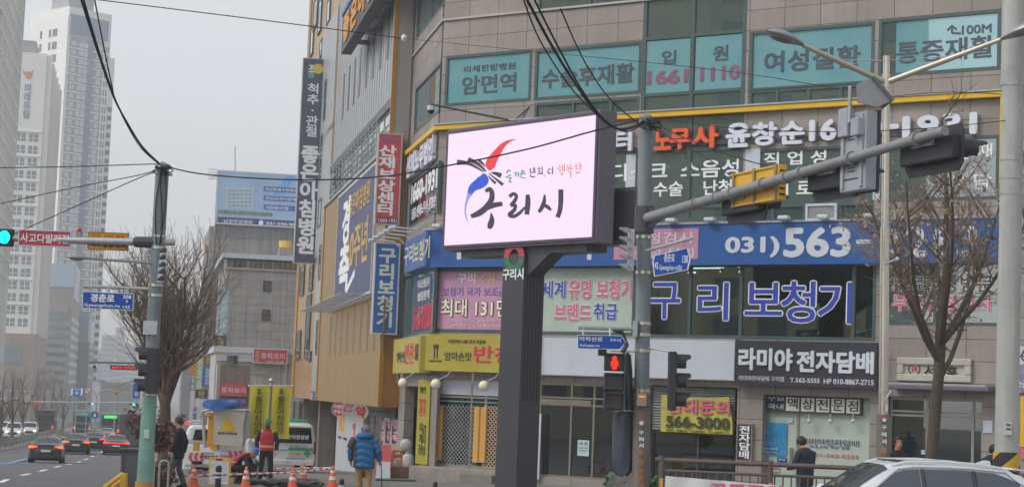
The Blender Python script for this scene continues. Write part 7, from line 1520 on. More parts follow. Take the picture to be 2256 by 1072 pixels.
# smiling person with dark hair above the white car's roof
person('smiling person with black fringe and dark coat above the white car roof', feet(1975, 1130, 38.5), R(150), J(hyaw=-.5), blkc, blkc, 1.05)
# dark figure beyond the striped guard
person('person in black with back turned beyond the striped pole guard', feet(2184, 1110, 38.2), R(60), J(hed=(0, .06, 1.52), nek=(0, .03, 1.45), sho=(0, 0, 1.4), shL=(-.19, 0, 1.36), shR=(.19, 0, 1.36)), mat('cloth_black'), blkc, 1.25)
# ---------------------------------------------------------------- trees
def rvec(g, s=1.): return V((g.uniform(-s, s), g.uniform(-s, s), g.uniform(-s, s)))
def limb(mb, g, p, d, l, r0, r1, n, up, wob, sides):
    pts, rs = [p.copy()], [r0]; d = d.normalized()
    for i in range(n):
        d = (d + V((0, 0, up)) + rvec(g, wob)).normalized(); p = p + d * (l / n); pts.append(p.copy()); rs.append(r0 + (r1 - r0) * (i + 1) / n)
    mb.tube(pts, rs, sides, cap=sides > 3); return pts, rs, d
def along(pts, t): i = min(int(t * (len(pts) - 1)), len(pts) - 2); k = t * (len(pts) - 1) - i; return pts[i].lerp(pts[i + 1], k), (pts[i + 1] - pts[i]).normalized()
bark = mat('bark_brown_grey', '574a42', r=.9, var=.25, s=4, bump=.5, bs=14); twig = mat('twig_brown', '75695f', r=.9, var=.2, s=2); barkg = mat('bark_mossy', '4e463c', r=.9, var=.25, s=3, bump=.5, bs=14)
def tree(label, base, trunk_h, r0, limbs, l1, up1, spread, seed, n2=9, n3=10, l2=(1.3, 2.4), l3=(.5, 1.2), tb=bark, upw=.22, dry=None, name='bare_tree', lean=(0, 0), top=None, group=None, zmax=99):
    g = random.Random(seed); T = thing(name, label, 'tree', base, group); tr = MB(); cr = MB()
    tp_, trs, d = limb(tr, g, V(base) + V((0, 0, -.15)), V((lean[0], lean[1], 1)), trunk_h, r0, r0 * .72, 6, .05, .03, 12)
    tr.lathe(base, ((r0 * 1.45, -.05), (r0 * 1.15, .15), (r0, .45)), 12)
    leaves = MB(); l1s = []
    for i in range(limbs):
        a = i * 2.4 + g.uniform(-.4, .4); t = .8 + .2 * (i % 3) / 2; p, _ = along(tp_, t) if i else (tp_[-1], 0); ln = l1 * g.uniform(.8, 1.1) if i else l1 * 1.1
        dd = V((math.cos(a) * spread, math.sin(a) * spread, 1)) if i else V((0, 0, 1)); q = limb(tr, g, p, dd, ln, r0 * (.4 if i else .62), r0 * .1, 6, up1, .10, 8); l1s.append(q)
    subs = []
    for pts, rs, _ in l1s:
        for k in range(n2):
            t = g.uniform(.18, 1); p, dv_ = along(pts, t); o = rvec(g); o = (o - dv_ * o.dot(dv_)).normalized(); q = limb(cr, g, p, dv_ * .55 + o * .8, g.uniform(*l2) * (1.15 - .4 * t), .026, .010, 4, upw, .12, 4); subs.append(q)
    for pts, rs, _ in subs:
        for k in range(n3):
            t = g.uniform(.1, 1); p, dv_ = along(pts, t); o = rvec(g); o = (o - dv_ * o.dot(dv_)).normalized(); q = limb(cr, g, p, dv_ * .7 + o * .6, g.uniform(*l3), .0075, .004, 3, upw * .9, .13, 3)
            if dry and g.random() < dry:
                for _ in range(3): c = q[0][g.randrange(len(q[0]))] + rvec(g, .05); a_ = rvec(g, .05); b_ = rvec(g, .05); leaves.add([c - a_, c + b_, c + a_, c - b_], [(0, 1, 2, 3)])
    tr.build('trunk', tb, T, smooth=True); cr.build('crown', twig, T, fixn=False)
    if dry: leaves.build('dry_leaves', mat('dry_leaf', '93806f', r=.9, var=.25, s=6), T, fixn=False)
    return T
c = at(362, 1030, 50); tree('bare tree with upright broom of twigs behind the left mast', (c.x, c.y, gz(c.x, c.y)), 2.6, .2, 12, 3.0, .2, .52, 4, n2=12, n3=16, l2=(.9, 1.8), l3=(.5, 1.1), upw=.26)
c = at(2050, 1000, 39); b2 = V((c.x, c.y, gz(c.x, c.y)))
T = tree('bare street tree with dry brown leaf bits before the entrance', b2, 3.9, .155, 9, 4.5, .13, 1.0, 9, n2=11, n3=12, l2=(.8, 1.8), l3=(.35, .95), tb=barkg, upw=.10, dry=.35)
tw = mat('brown_shrub', '5e443e', r=.95, var=.3, s=5)
def shrub(label, px, py, d, w_, h_, n, seed, name='shrub', m=tw, gnd=False):
    g = random.Random(seed); c = at(px, py, d); z0 = gz(c.x, c.y) if gnd else c.z - h_; t = thing(name, label, 'shrub', (c.x, c.y, z0)); st_ = MB(); lv = MB()
    for i in range(26):
        d_ = V((g.uniform(-1, 1) * w_, g.uniform(-1, 1) * w_ * .6, h_ * g.uniform(.6, 1.1))); q = limb(st_, g, V((c.x + d_.x * .2, c.y + d_.y * .2, z0)), d_, d_.length, .018, .005, 4, .02, .12, 4)
        for k in range(n // 26): p, _ = along(q[0], g.uniform(.15, 1)); p = p + rvec(g, .12); a_, b_ = rvec(g, .055), rvec(g, .055); lv.add([p - a_, p + b_, p + a_, p - b_], [(0, 1, 2, 3)])
    st_.build('stems', twig, t, fixn=False); lv.build('leaves', m, t, fixn=False); return t
shrub('reddish brown dry shrub at the tree foot behind the left mast', 348, 905, 47, .7, 1.05, 1300, 3)
shrub('low reddish brown shrub between hoop rails and black coat walker', 345, 1000, 45.5, .5, .55, 1200, 8, gnd=True)
shrub('small green plant at the foot of the tarpaulin', 1372, 1052, 36.5, .25, .35, 500, 12, m=mat('leaf_green', '3f6a44', r=.8, var=.3, s=8)); shrub('small green plant at the foot of the middle mast', 1432, 1050, 37, .22, .3, 400, 14, m=mat('leaf_green'))
MB().box(at(1372, 1066, 36.5), (.55, .4, .45)).build('planter_box', mat('planter_grey', '7d7b78', r=.8), None); tag(bpy.data.objects['planter_box'], 'grey concrete planter under the tarpaulin with green plant', 'planter')
# row of bare trees beyond the oncoming lane
for i, (px, py, d, h) in enumerate(((4, 905, 170, 4.2), (30, 900, 185, 4.5), (52, 905, 200, 4.3), (84, 900, 225, 4.6), (112, 905, 250, 4.4), (140, 905, 275, 4.8))):
    c = at(px, py, d); tree('bare roadside tree far beyond the oncoming lane, %s' % ('at the frame edge', 'second from the frame edge', 'above the oncoming car', 'left of the dark bus', 'behind the dark bus', 'between the two buses')[i], (c.x, c.y, gz(c.x, c.y) - .1), 2.2, .2, 6, h, .12, .6, 30 + i, n2=5, n3=4, l2=(1.2, 2.4), l3=(.8, 1.6), group='bare trees beyond the oncoming lane')
# ---------------------------------------------------------------- far city
def bldg(name, label, faces, cat='building', group=None):
    return thing(name, label, cat, faces, group)
def win_grid(par, P, cols, rows, w_, h_, m, off=.06, limit=98, frame=None, name='window'):
    """one window mesh, copied as a part for every opening (largest hundred), the rest as one mesh"""
    me = None; rest = MB(); k = 0; base = ORG[par.name]
    done = sum(1 for c in par.children if c.name.startswith('window'))
    for v in rows:
        for u in cols:
            if done + k < limit:
                if me is None:
                    o = MB().pbox(P, (u - w_ / 2, v - h_ / 2, u + w_ / 2, v + h_ / 2), -.05, off).build(name, m, par); me = o; u_, v_ = u, v
                    if frame: f = MB().pbox(P, (u - w_ / 2, v - h_ * .18, u + w_ / 2, v - h_ * .10), off, off + .08); f.pbox(P, (u - w_ * .05, v - h_ / 2, u + w_ * .05, v + h_ / 2), off + .005, off + .07); fo_ = f.build('window_bar', frame, o)
                else:
                    c = me.copy(); COL.objects.link(c); c.parent = par; c.location = P.r * (u - u_) + V((0, 0, v - v_))
                    if frame: q = fo_.copy(); COL.objects.link(q); q.parent = c
                k += 1
            else: rest.pbox(P, (u - w_ / 2, v - h_ / 2, u + w_ / 2, v + h_ / 2), -.05, off)
    if rest.v: tag(rest.build(name, m, par), kind='stuff')
conc = mat('tower_white', 'd2d1cd', r=.7, var=.05, s=.05); tgl = glass('tower_glass', '8a98a2', .25, '5d6873', .9); tg2 = mat('tower_blue_glass', '68788c', r=.25, var=.1, s=.1); tgr = mat('tower_grey_panel', '8d8f93', r=.6, var=.05, s=.05)
def fr_n(a, b, n): return [a + (b - a) * (i + .5) / n for i in range(n)]
def box_between(mb, P, rc, depth): mb.pbox(P, rc, -depth, 0)
# tall tower with the blue glass stripe
dC = 600.; kc = at(137, 300, dC); PC = Pl(kc, (math.sin(R(42)), math.cos(R(42)))); PCl = Pl(kc, (math.sin(R(132)), math.cos(R(132))))
tw1 = bldg('apartment_tower', 'tallest pale apartment tower with blue glass stripe and glass crown', (kc.x, kc.y, -8))
uR = PC.hit(226, 400)[0]; vT = PC.hit(137, 10)[1]; uL = PCl.hit(72, 250)[0]
MB().pbox(PC, (0, -8, uR, vT), -14 - abs(uL) * .5, 0).build('wall', conc, tw1)
MB().pbox(PCl, (uL, -8, -.01, vT - 3), -uR * .9, .3).build('wall', conc, tw1)
ext = PC.hit(240, 400)[0]; MB().pbox(PC, (uR, -8, ext, PC.hit(228, 124)[1]), -20, -.5).build('wall', conc, tw1)
vcb = PC.hit(140, 72)[1]; MB().pbox(PC, (uR * .04, vcb, uR * .93, vT - 2.5), -1, .3).build('glass_crown', tg2, tw1)
MB().pbox(PCl, (uL * .75, vT - 3, uL * .2, vT + 9), -12, -2).build('roof_room', tgr, tw1)
rowsC = []; v = vcb - 3.0
while v > 20: rowsC.append(v); v -= 2.95
MB().pbox(PC, (uR * .47, 0, uR * .60, vcb - .4), -.5, .32).build('glass_stripe', tg2, tw1)
MB().pbox(PC, (uR * .05, 0, uR * .46, vcb - .4), -.5, .2).build('grey_bay', tgr, tw1); MB().pbox(PC, (uR * .61, 0, uR * .84, vcb - .4), -.5, .2).build('grey_bay', tgr, tw1)
bnd = MB()
for v in rowsC: bnd.pbox(PC, (uR * .04, v - 1.75, uR * .46, v - 1.3), .2, .5); bnd.pbox(PC, (uR * .605, v - 1.75, uR * .84, v - 1.3), .2, .5)
bnd.build('floor_band', conc, tw1)
win_grid(tw1, PC, [uR * .13, uR * .30, uR * .41, uR * .73], rowsC, uR * .10, 1.7, mat('pale_window', 'b6bcc2', r=.3), .55)
dkw = mat('dark_slot_window', '4f565e', r=.4)
win_grid(tw1, PC, [uR * .90, uR * .955], rowsC[::1], uR * .02, 2.0, dkw, .12, 98); win_grid(tw1, PC, [uR + (ext - uR) * .5], [v - 20 for v in rowsC], 1.4, 1.5, dkw, -.3, 98)
win_grid(tw1, PCl, [uL * .85, uL * .56, uL * .44, uL * .36], [vcb + 1 - i * 4.4 for i in range(18)], 1.2, 2.6, dkw, .4, 98)
# white slab with faded letters
dB = 400.; kb_ = at(93, 300, dB); PBf = Pl(kb_, (uS.y, -uS.x)); PBr = Pl(kb_, uS)
PBr = Pl(kb_, (-uS.x * -1, uS.y)) if False else Pl(kb_, (uS.x, uS.y))
tw2 = bldg('apartment_slab', 'white apartment slab with faded emblem and letters on its blank gable', (kb_.x, kb_.y, -6))
u_l = PBf.hit(14, 300)[0]; vt2 = PBf.hit(97, 118)[1]; uE = PBr.hit(120, 300)[0]; vbase = PBf.hit(65, 735)[1]
MB().pbox(PBf, (u_l, vbase, 0, vt2), -abs(uE), 0).build('wall', conc, tw2)
pod = mat('podium_tan', '8f8178', r=.6, var=.08, s=.1); MB().pbox(PBf, (u_l - 20, -9, 1.2, vbase - .01), -abs(uE), 1.0).build('podium', pod, tw2)
MB().pbox(PBf, (u_l * .95, vt2, u_l * .35, vt2 + 3.2), -14, -3).build('roof_room', tgr, tw2)
w_b = glass('slab_window', '9aa3a8', .2, '78828a', .85); vr = [PBf.hit(60, y)[1] for y in (302, 329, 356, 384, 411, 438, 465, 492, 519, 546, 573, 600, 628, 655, 683, 710)]
for x, wd_ in ((26, 1.2), (46, 2.0), (74, 2.0)): win_grid(tw2, PBf, [PBf.hit(x, 302)[0]], vr, wd_, 1.7, w_b, .06, 98, frame=conc)
cb2 = MB()
for v in vr[::2]: cb2.pbox(PBf, (u_l, v + 1.15, .05, v + 1.4), .0, .25)
cb2.build('string_course', conc, tw2)
for k, y in enumerate((780, 855)): MB().pbox(PBf, (PBf.hit(-40, y)[0], PBf.hit(0, y + 20)[1], PBf.hit(48, y)[0], PBf.hit(0, y - 20)[1]), 1.0, 1.1).build('podium_window', glass('podium_glass', '7f9aa0', .3, '47646c', .9), tw2)
ftx = mat('faded_lettering', '86929f', r=.6); letters('미래유림', PBf, PBf.rc((54, 184, 65, 262), .1), .0, .1, ftx, tw2, .05, vertical=True)
em = MB(); c0 = PBf.hit(61, 165, .1); em.pprism(PBf, [(c0[0] + a, c0[1] + b) for a, b in ((-1.1, 1.4), (-.6, .5), (0, .9), (.5, .7), (1.1, 1.2), (.9, -.2), (.6, -1.0), (-.2, -.8), (-.9, .1))], .0, .1); em.build('emblem', mat('faded_coral', 'c08878', r=.6), tw2)
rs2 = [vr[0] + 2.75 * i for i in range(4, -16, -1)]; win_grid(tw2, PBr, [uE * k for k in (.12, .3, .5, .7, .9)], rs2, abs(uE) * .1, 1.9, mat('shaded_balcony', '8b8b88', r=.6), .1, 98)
rib = MB()
for k in (.02, .21, .4, .6, .8, .98): rib.pbox(PBr, (uE * k - .4, vbase, uE * k + .4, vt2 - .5), 0, 1.2)
rib.build('balcony_rib', conc, tw2)
# nearer slab at the left frame edge: only its balcony side is seen
dA = 300.; ka = at(32, 200, dA); PAr = Pl(ka, (uS.x, uS.y)); tw3 = bldg('apartment_slab', 'balcony lined apartment slab cut by the left frame edge', (ka.x, ka.y, -5))
MB().pbox(PAr, (-60, -6, 0, 95), -14, 0).build('wall', conc, tw3); vA = [20 + 2.8 * i for i in range(26)]
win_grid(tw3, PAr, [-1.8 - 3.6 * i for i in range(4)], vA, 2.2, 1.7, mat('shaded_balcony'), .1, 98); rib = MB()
for i in range(12): rib.pbox(PAr, (-3.6 * i - .3, -6, -3.6 * i + .1, 95), 0, .9)
rib.build('balcony_rib', conc, tw3)
bl_ = MB()
for v in vA: bl_.pbox(PAr, (-44, v - 1.3, -.31, v - .95), .01, .8)
bl_.build('balcony_slab', conc, tw3)
# banded office block and others down the left side
def office(label, pxl, pxr, pyt, d, wallm, glm, nband, side_px=None, pyb=935, yb0=None, bh=.45, name='office_building'):
    k = at(pxr, (pyt + 800) / 2, d); P = Pl(k, (uS.y, -uS.x)); Pr = Pl(k, (uS.x, uS.y)); t = bldg(name, label, (k.x, k.y, -8)); ul = P.hit(pxl, 780)[0]; vt = P.hit((pxl + pxr) / 2, pyt)[1]; ue = abs(Pr.hit(side_px, 780)[0]) if side_px else 18
    MB().pbox(P, (ul, -10, 0, vt), -min(ue, 60), 0).build('wall', wallm, t); y0 = P.hit(pxr, yb0 or pyt + 20)[1]; y1 = 0; st_ = (y0 - y1) / nband
    for i in range(nband):
        MB().pbox(P, (ul + .6, y0 - st_ * (i + bh), -.5, y0 - st_ * i), .0, .12).build('window_band', glm, t)
        if side_px: MB().pbox(Pr, (.5, y0 - st_ * (i + bh), min(ue, 60) - .5, y0 - st_ * i), .0, .1).build('side_band', mat('side_glass_pale', 'a9b0b0', r=.3), t)
    return t, P, Pr, ul, vt, ue
ogl = glass('office_band_glass', '7f9aa0', .3, '506e76', .9); t, P, Pr, ul, vt, ue = office('grey banded office block with pale rooftop board and raised letters', 97, 157, 632, 480., mat('office_grey', '8b8784', r=.6, var=.05, s=.1), ogl, 8, 178, yb0=697)
MB().pbox(P, (ul, vt + .1, 0, P.hit(130, 580)[1]), -1.0, .2).build('roof_board', mat('pale_board', '9fb0c0', r=.5), t); MB().pbox(Pr, (.3, P.hit(160, 658)[1], min(ue, 60) * .6, P.hit(160, 580)[1]), -1, .3).build('roof_board', white, t); letters('삼성생명', P, P.rc((104, 677, 148, 690), .2), .05, .3, mat('raised_pale_lettering', 'b4b4b2'), t, .03)
t, P, Pr, ul, vt, ue = office('dark grey office block with slit windows right of the banded block', 164, 196, 752, 540., mat('office_dark_grey', '77777a', r=.6, var=.05, s=.1), tg2, 3, 215, yb0=775, bh=.15); letters('30', P, P.rc((196, 757, 205, 767), .2), .0, .2, wtxt, t, .05)
MB().pbox(Pr, (.5, vt, 22, vt + 9), -8, -.5).build('roof_board', mat('blue_grey_board', '8296a0', r=.5), t)
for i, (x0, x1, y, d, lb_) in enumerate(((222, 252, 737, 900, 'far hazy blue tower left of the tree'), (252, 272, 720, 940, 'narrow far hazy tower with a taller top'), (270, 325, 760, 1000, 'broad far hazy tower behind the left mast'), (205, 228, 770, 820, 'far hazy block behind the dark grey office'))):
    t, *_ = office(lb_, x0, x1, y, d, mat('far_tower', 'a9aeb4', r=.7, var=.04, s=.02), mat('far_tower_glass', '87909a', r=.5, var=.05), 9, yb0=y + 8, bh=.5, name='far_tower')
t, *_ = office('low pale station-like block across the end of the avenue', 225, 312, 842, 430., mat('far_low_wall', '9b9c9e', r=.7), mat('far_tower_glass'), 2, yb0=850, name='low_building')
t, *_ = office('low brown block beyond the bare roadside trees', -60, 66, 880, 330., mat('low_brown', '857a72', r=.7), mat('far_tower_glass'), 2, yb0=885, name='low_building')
# right side of the avenue: tiled gable with rooftop hoarding, noodle house, sign-hung fronts
gt_ = Pl(at(480, 700, 135.), (uS.y, -uS.x)); tile = cladding('grey_stone_tiles', '9c9a97', gt_, 1.0, .62, mort=.014, mcol='6a6866', streak=.25)
tb_ = bldg('tiled_building', 'grey tiled building with two small windows and glazed top strip', gt_.pt(3, -3, -5)); a = gt_.rc((498, 588, 652, 900)); v0_ = -4
MB().pbox(gt_, (a[0], v0_, a[2] + 3, a[3]), -14, 0).build('wall', tile, tb_); tr_c = gt_.rc((502, 567, 650, 588), .3)
MB().pbox(gt_, (tr_c[0] - .2, a[3] + .01, a[2] + 3, gt_.hit(575, 592 - 12)[1] + .2), -13, -.6).build('top_glazing', glass('top_glazing', '7f9692', .25, '55706e', .8), tb_)
MB().pbox(gt_, (tr_c[0] - .4, tr_c[3], a[2] + 3, tr_c[3] + .35), -14, .4).build('roof_slab', white, tb_); MB().pbox(gt_, (a[0] - .15, a[3] - .12, a[2] + 3, a[3] + .005), -.4, .15).build('sill_course', mat('stone_ledge'), tb_)
m_ = MB()
for i in range(15): u = tr_c[0] + (a[2] - tr_c[0]) * i / 15; m_.pbox(gt_, (u, a[3] + .01, u + .04, a[3] + .75), -.1, -.06)
m_.pbox(gt_, (tr_c[0], a[3] + .75, a[2], a[3] + .8), -.11, -.05); m_.build('balustrade', galv, tb_)
for px in ((580, 618, 598, 643), (577, 681, 595, 706)): o = MB().ring(gt_, gt_.rc(px), .08, -.1, .06).build('window', dark, tb_); MB().pbox(gt_, gt_.rc(px), -.02, .02).build('pane', glass('small_dark_pane', '6a7278', .2, '3d454b', .9), o)
PH = Pl(at(480, 440, 150.), (uS.y, -uS.x)); hb = bldg('hoarding_building', 'stained concrete block carrying the blue hospital billboard', PH.pt(4, -3, -6)); a = PH.rc((473, 492, 665, 900)); cs = mat('stained_concrete', '918d87', r=.75, var=.15, s=.4, streak=.35)
MB().pbox(PH, (a[0] + .1, -5, a[2] + 1, a[3]), -12, 0).build('wall', cs, hb); MB().pbox(PH, (a[0] - .4, -5, a[0] + .09, a[3] - .2), -12, -.3).build('corner_pier', tile, hb); m_ = MB()
for i in range(40): u = a[0] + (a[2] - a[0]) * i / 40; m_.pbox(PH, (u, a[3] - 1.1, u + .07, a[3] + .1), .002, .12)
m_.build('corrugated_strip', galv, hb)
sb = mat('billboard_sky', '93aac6', r=.5, var=.12, s=.4); bb = sign('billboard', 'pale blue hospital billboard with navy foot strip on the roof edge', 'billboard', PH, (479, 374, 668, 503), -.9, .5, sb, frame=white, fw=.12)
MB().pbox(PH, PH.rc((480, 477, 668, 500), .51), .5, .512).build('navy_strip', mat('billboard_navy', '39496f', r=.5), bb); lbp = mat('billboard_pill', '44659f', r=.5)
for s_, y, x1 in (('담낭염/충수염/탈장', 410, 660), ('변실금/하지정맥', 430, 656), ('대장암/치질', 450, 640)):
    MB().pbox(PH, PH.rc((581, y, 664, y + 16), .515), .5, .515).build('pill', lbp, bb); letters(s_, PH, PH.rc((586, y + 3, x1 - 5, y + 13), .53), .514, .53, wtxt, bb, .02)
letters('남양주양병원', PH, PH.rc((493, 482, 556, 493), .53), .512, .53, wtxt, bb, .02); letters('031-590-900', PH, PH.rc((587, 488, 656, 498), .53), .512, .53, wtxt, bb, .03)
m_ = MB(); ringpoly(m_, PH, PH.hit(575, 490, .53), .0, .2, .512, .53, n=14); m_.build('phone_mark', wtxt, bb); hsp = mat('billboard_building', '9fb2bb', r=.5, var=.08)
MB().pbox(PH, PH.rc((498, 410, 558, 462), .52), .5, .52).build('printed_building', hsp, bb); m_ = MB()
for r_ in range(5):
    for q in range(6): m_.pbox(PH, PH.rc((503 + q * 9, 418 + r_ * 8.5, 509 + q * 9, 421 + r_ * 8.5), .525), .518, .526)
m_.build('printed_windows', mat('print_window', '7488a0'), bb); MB().pbox(PH, PH.rc((480, 462, 600, 477), .515), .5, .516).build('printed_trees', mat('print_tree', '6f7d72', var=.4, s=2), bb)
MB().pprism(PH, [PH.hit(x, y, .52) for x, y in ((632, 386), (648, 387), (628, 428), (600, 428))], .5, .514).build('printed_ribbon', mat('print_ribbon', '6aa0d4'), bb)
for y in (374, 380, 385, 390, 394): MB().tube([PH.pt(*PH.hit(478, y), .3), PH.pt(*PH.hit(458, y + (1 if y > 374 else 0)), .3)], .03, 5).build('rod', galv, bb)
MB().tube([at(518, 376, 150), at(518, 322, 150)], .03, 5).build('mast_rod', dark, bb)
tank = tag(MB().tube([at(628, 545, 146), at(628, 530, 146)], .5, 18).build('water_tank', mat('tank_yellow', 'c0a03c', r=.5), None, smooth=True), 'yellow round tank on the concrete ledge under the billboard', 'tank')
MB().pbox(PH, PH.rc((616, 545, 645, 575), 2.5), 0, 2.8).build('ledge_block', cs, hb)
nz = Pl(at(480, 820, 112.), (uS.y, -uS.x)); nh = bldg('noodle_house', 'small white two storey restaurant building with brick patch and red signs', nz.pt(2, -2.2, -4)); a = nz.rc((476, 775, 636, 930)); wst = mat('stained_white_wall', 'a9a8a3', r=.75, var=.12, s=.6, streak=.35)
MB().pbox(nz, (a[0], -3, a[2], a[3]), -9, 0).build('wall', wst, nh); MB().pbox(nz, (a[0] - .15, a[3] + .01, a[2] + .15, nz.hit(560, 772)[1] + .2), -9, .25).build('parapet', white, nh); brk = cladding('brick_patch', '8f8880', nz, .24, .09, mort=.012, off=.5, streak=.3); MB().pbox(nz, nz.rc((486, 802, 546, 900), .03), .002, .03).build('brick_wall', brk, nh)
MB().pbox(nz, nz.rc((478, 772, 640, 800), .2), .02, .14).build('upper_band', white, nh); o = MB().pbox(nz, nz.rc((500, 782, 523, 800), .2), .14, .18).build('window', gdark, nh); MB().pbox(nz, nz.rc((553, 806, 596, 825), .1), .002, .05).build('covered_window', mat('board_beige', '99968a', var=.2), nh)
for x in (630, 479): MB().tube([nz.pt(*nz.hit(x, 800), .15), nz.pt(nz.hit(x, 800)[0], -2, .15)], .05, 8).build('drain_pipe', white, nh)
sign('shop_sign', 'red Chinese food roof sign with yellow white letters on the parapet', 'sign', nz, (558, 766, 633, 802), .3, .5, rd, [('중화요리', (575, 776, 627, 791), lw_, .03), ('장미원', (563, 772, 571, 797), mat('fascia_cream_lettering'), .02, vh), ('566-4528', (588, 793, 624, 799), mat('fascia_cream_lettering'), .02)], frame=white, fw=.06); sign('shop_sign', 'red Chinese food sign lower on the brick patch', 'sign', nz, (485, 843, 543, 873), .05, .25, rd, [('중화요리', (488, 852, 541, 866), lw_, .03), ('031)566-4528', (497, 868, 531, 872), mat('fascia_cream_lettering'), .01)])
sign('shop_sign', 'violet shop sign under the lower red sign', 'sign', nz, (481, 876, 541, 890), .05, .3, mat('violet_sign', '5d588c', r=.5), [('식당', (500, 880, 522, 888), lw_, .02)])
# sign-hung fronts beyond, both sides of their blade signs
for i, (x0, x1, y, d, h_, lb_) in enumerate(((456, 480, 690, 175, '7e7a78', 'grey street front behind the tree with hanging signs'), (432, 460, 740, 230, '8d8a86', 'pale street front farther behind the tree'), (405, 436, 780, 300, '938f8c', 'hazy street front far behind the tree'))):
    t, *_ = office(lb_, x0, x1 + 20, y, d, mat('street_front_%d' % i, h_, r=.7, var=.1, s=.2), mat('far_tower_glass'), 4, yb0=y + 12, name='street_front')
def far_blade(label, px, d, hexc, txt, tm=wtxt, vert=True):
    P = at_plane((px[0] + px[2]) / 2, (px[1] + px[3]) / 2, d, AZR); m_ = mat('blade_' + hexc, hexc, r=.5, var=.05); w_ = px[2] - px[0]; h_ = px[3] - px[1]
    return sign('blade_sign', label, 'sign', P, px, -.2, 0, m_, [(txt, (px[0] + w_ * .25, px[1] + h_ * .08, px[2] - w_ * .25, px[3] - h_ * .08), tm, .02, {'vertical': vert})] if txt else [], 'blade signs along the avenue')
far_blade('pale teal upright blade sign beside the tiled gable', (484, 638, 500, 732), 133, '8fb3b8', '소아청소년과'); far_blade('dark brown blade sign below the teal one', (474, 738, 498, 770), 134, '4a4644', '노래방', mat('fascia_cream_lettering')); far_blade('blue paint shop blade sign with white letters behind the tree', (447, 806, 468, 850), 125, '3d5da3', '삼화페인트'); far_blade('maroon blade sign above the blue paint shop sign', (449, 784, 472, 804), 126, '7d4a48', '장미원', mat('fascia_cream_lettering'), False); far_blade('green upright blade sign behind the tree', (434, 780, 446, 868), 150, '8fa868', '한의원'); far_blade('orange upright blade sign behind the tree', (420, 780, 432, 828), 170, 'b9763c', ''); far_blade('slate blue blade sign below the orange one', (419, 830, 430, 860), 172, '5d6a8a', '학원'); far_blade('black board with yellow and white lines by the truck', (431, 857, 456, 877), 118, '2e2e30', '방수전문', mat('fascia_cream_lettering'), False); far_blade('white board sign with blue letters above the truck', (436, 878, 462, 912), 116, 'a9adb4', ''); far_blade('white narrow sign with blue letters left of the truck cab', (423, 893, 436, 925), 114, 'a4a8ae', '두발', btxt)
far_blade('orange square sign at the edge of the billboard block', (453, 539, 467, 560), 152, 'b08a4a', '')
# ---------------------------------------------------------------- far road furniture
gal = mat('far_pole_grey', '8a8c8e', r=.5)
def rd_sign(label, px, d, m_, texts=(), post=None, name='road_sign', frame=None):
    P = at_plane((px[0] + px[2]) / 2, (px[1] + px[3]) / 2, d, 90); t = sign(name, label, 'road sign', P, px, -.06, 0, m_, texts, frame=frame, fw=.05)
    if post:
        c = P.pt(*P.hit((px[0] + px[2]) / 2, px[3]), -.05); MB().tube([V((c.x, c.y, gz(c.x, c.y))), c], .07, 8).build('post', gal, t)
    return P, t
P, t = rd_sign('blue bus lane board with arrow and white side strips', (156, 852, 183, 873), 190, mat('far_sign_blue', '3564b0', r=.4), [('↓', (166, 858, 173, 868), wtxt, .03), ('버스', (163, 854, 177, 858), wtxt, .03)], True)
for x in (158.5, 180): MB().pbox(P, P.rc((x - 1.5, 854, x + 1.5, 870), .01), .0, .02).build('strip', wtxt, t)
def disc(label, x, y, r_, d, face, rim=None, post=True):
    P = at_plane(x, y, d, 90); c = P.hit(x, y); q = r_ * d / FPX; t = thing('road_sign', label, 'road sign', P.pt(c[0], c[1] - q)); MB().pprism(P, [(c[0] + q * math.cos(i * .2618), c[1] + q * math.sin(i * .2618)) for i in range(24)], -.04, 0).build('plate', face, t)
    if rim: m_ = MB(); ringpoly(m_, P, c, q * .82, q, .002, .012, n=24); m_.build('rim', rim, t)
    if post: b = P.pt(c[0], c[1], -.08); MB().tube([V((b.x, b.y, gz(b.x, b.y))), b], .06, 8).build('post', gal, t)
    return P, c, q, t
P, c, q, t = disc('round white prohibition sign with red rim', 193, 859, 7.5, 188, white, rtxt); MB().pprism(P, [(c[0] - q * .6, c[1] + q * .45), (c[0] - q * .45, c[1] + q * .6), (c[0] + q * .6, c[1] - q * .45), (c[0] + q * .45, c[1] - q * .6)], .002, .01).build('bar', ktxt, t)
P, c, q, t = disc('round blue split arrow sign on a post among the buses', 209, 913, 8, 150, roadblue); letters('↓', P, (c[0] - q * .4, c[1] - q * .6, c[0] + q * .4, c[1] + q * .6), .0, .01, wtxt, t, .05)
P = at_plane(257, 863, 195, 90); t = thing('road_sign', 'yellow triangular warning sign on a slim post', 'road sign', P.pt(*P.hit(257, 875))); MB().pprism(P, [P.hit(257, 856.5), P.hit(264.5, 870), P.hit(249.5, 870)], -.04, 0).build('plate', mat('far_amber', 'c08a3a'), t); MB().pprism(P, [P.hit(257, 861), P.hit(260.5, 868), P.hit(253.5, 868)], .002, .01).build('symbol', ktxt, t); b = P.pt(*P.hit(255, 872), -.05); MB().tube([V((b.x, b.y, gz(b.x, b.y))), b], .07, 8).build('post', gal, t)
rd_sign('tall blue upright road board left of the mast', (294, 844, 307, 877), 160, roadblue, [('주차', (297, 862, 304, 874), wtxt, .03)], True)
ledr = mat('red_led_lit', (.1, 0, 0), em='ff3a34', es=.8); P, t = rd_sign('long dark message board with red glowing letters by the left mast', (243, 803, 302, 815), 120, black); letters('졸음운전 주의하세요', P, P.rc((247, 805, 300, 813), .01), .0, .02, ledr, t, .02); MB().tube([at(196, 797, 120), at(338, 800, 119)], .06, 8).build('arm', dark, t)
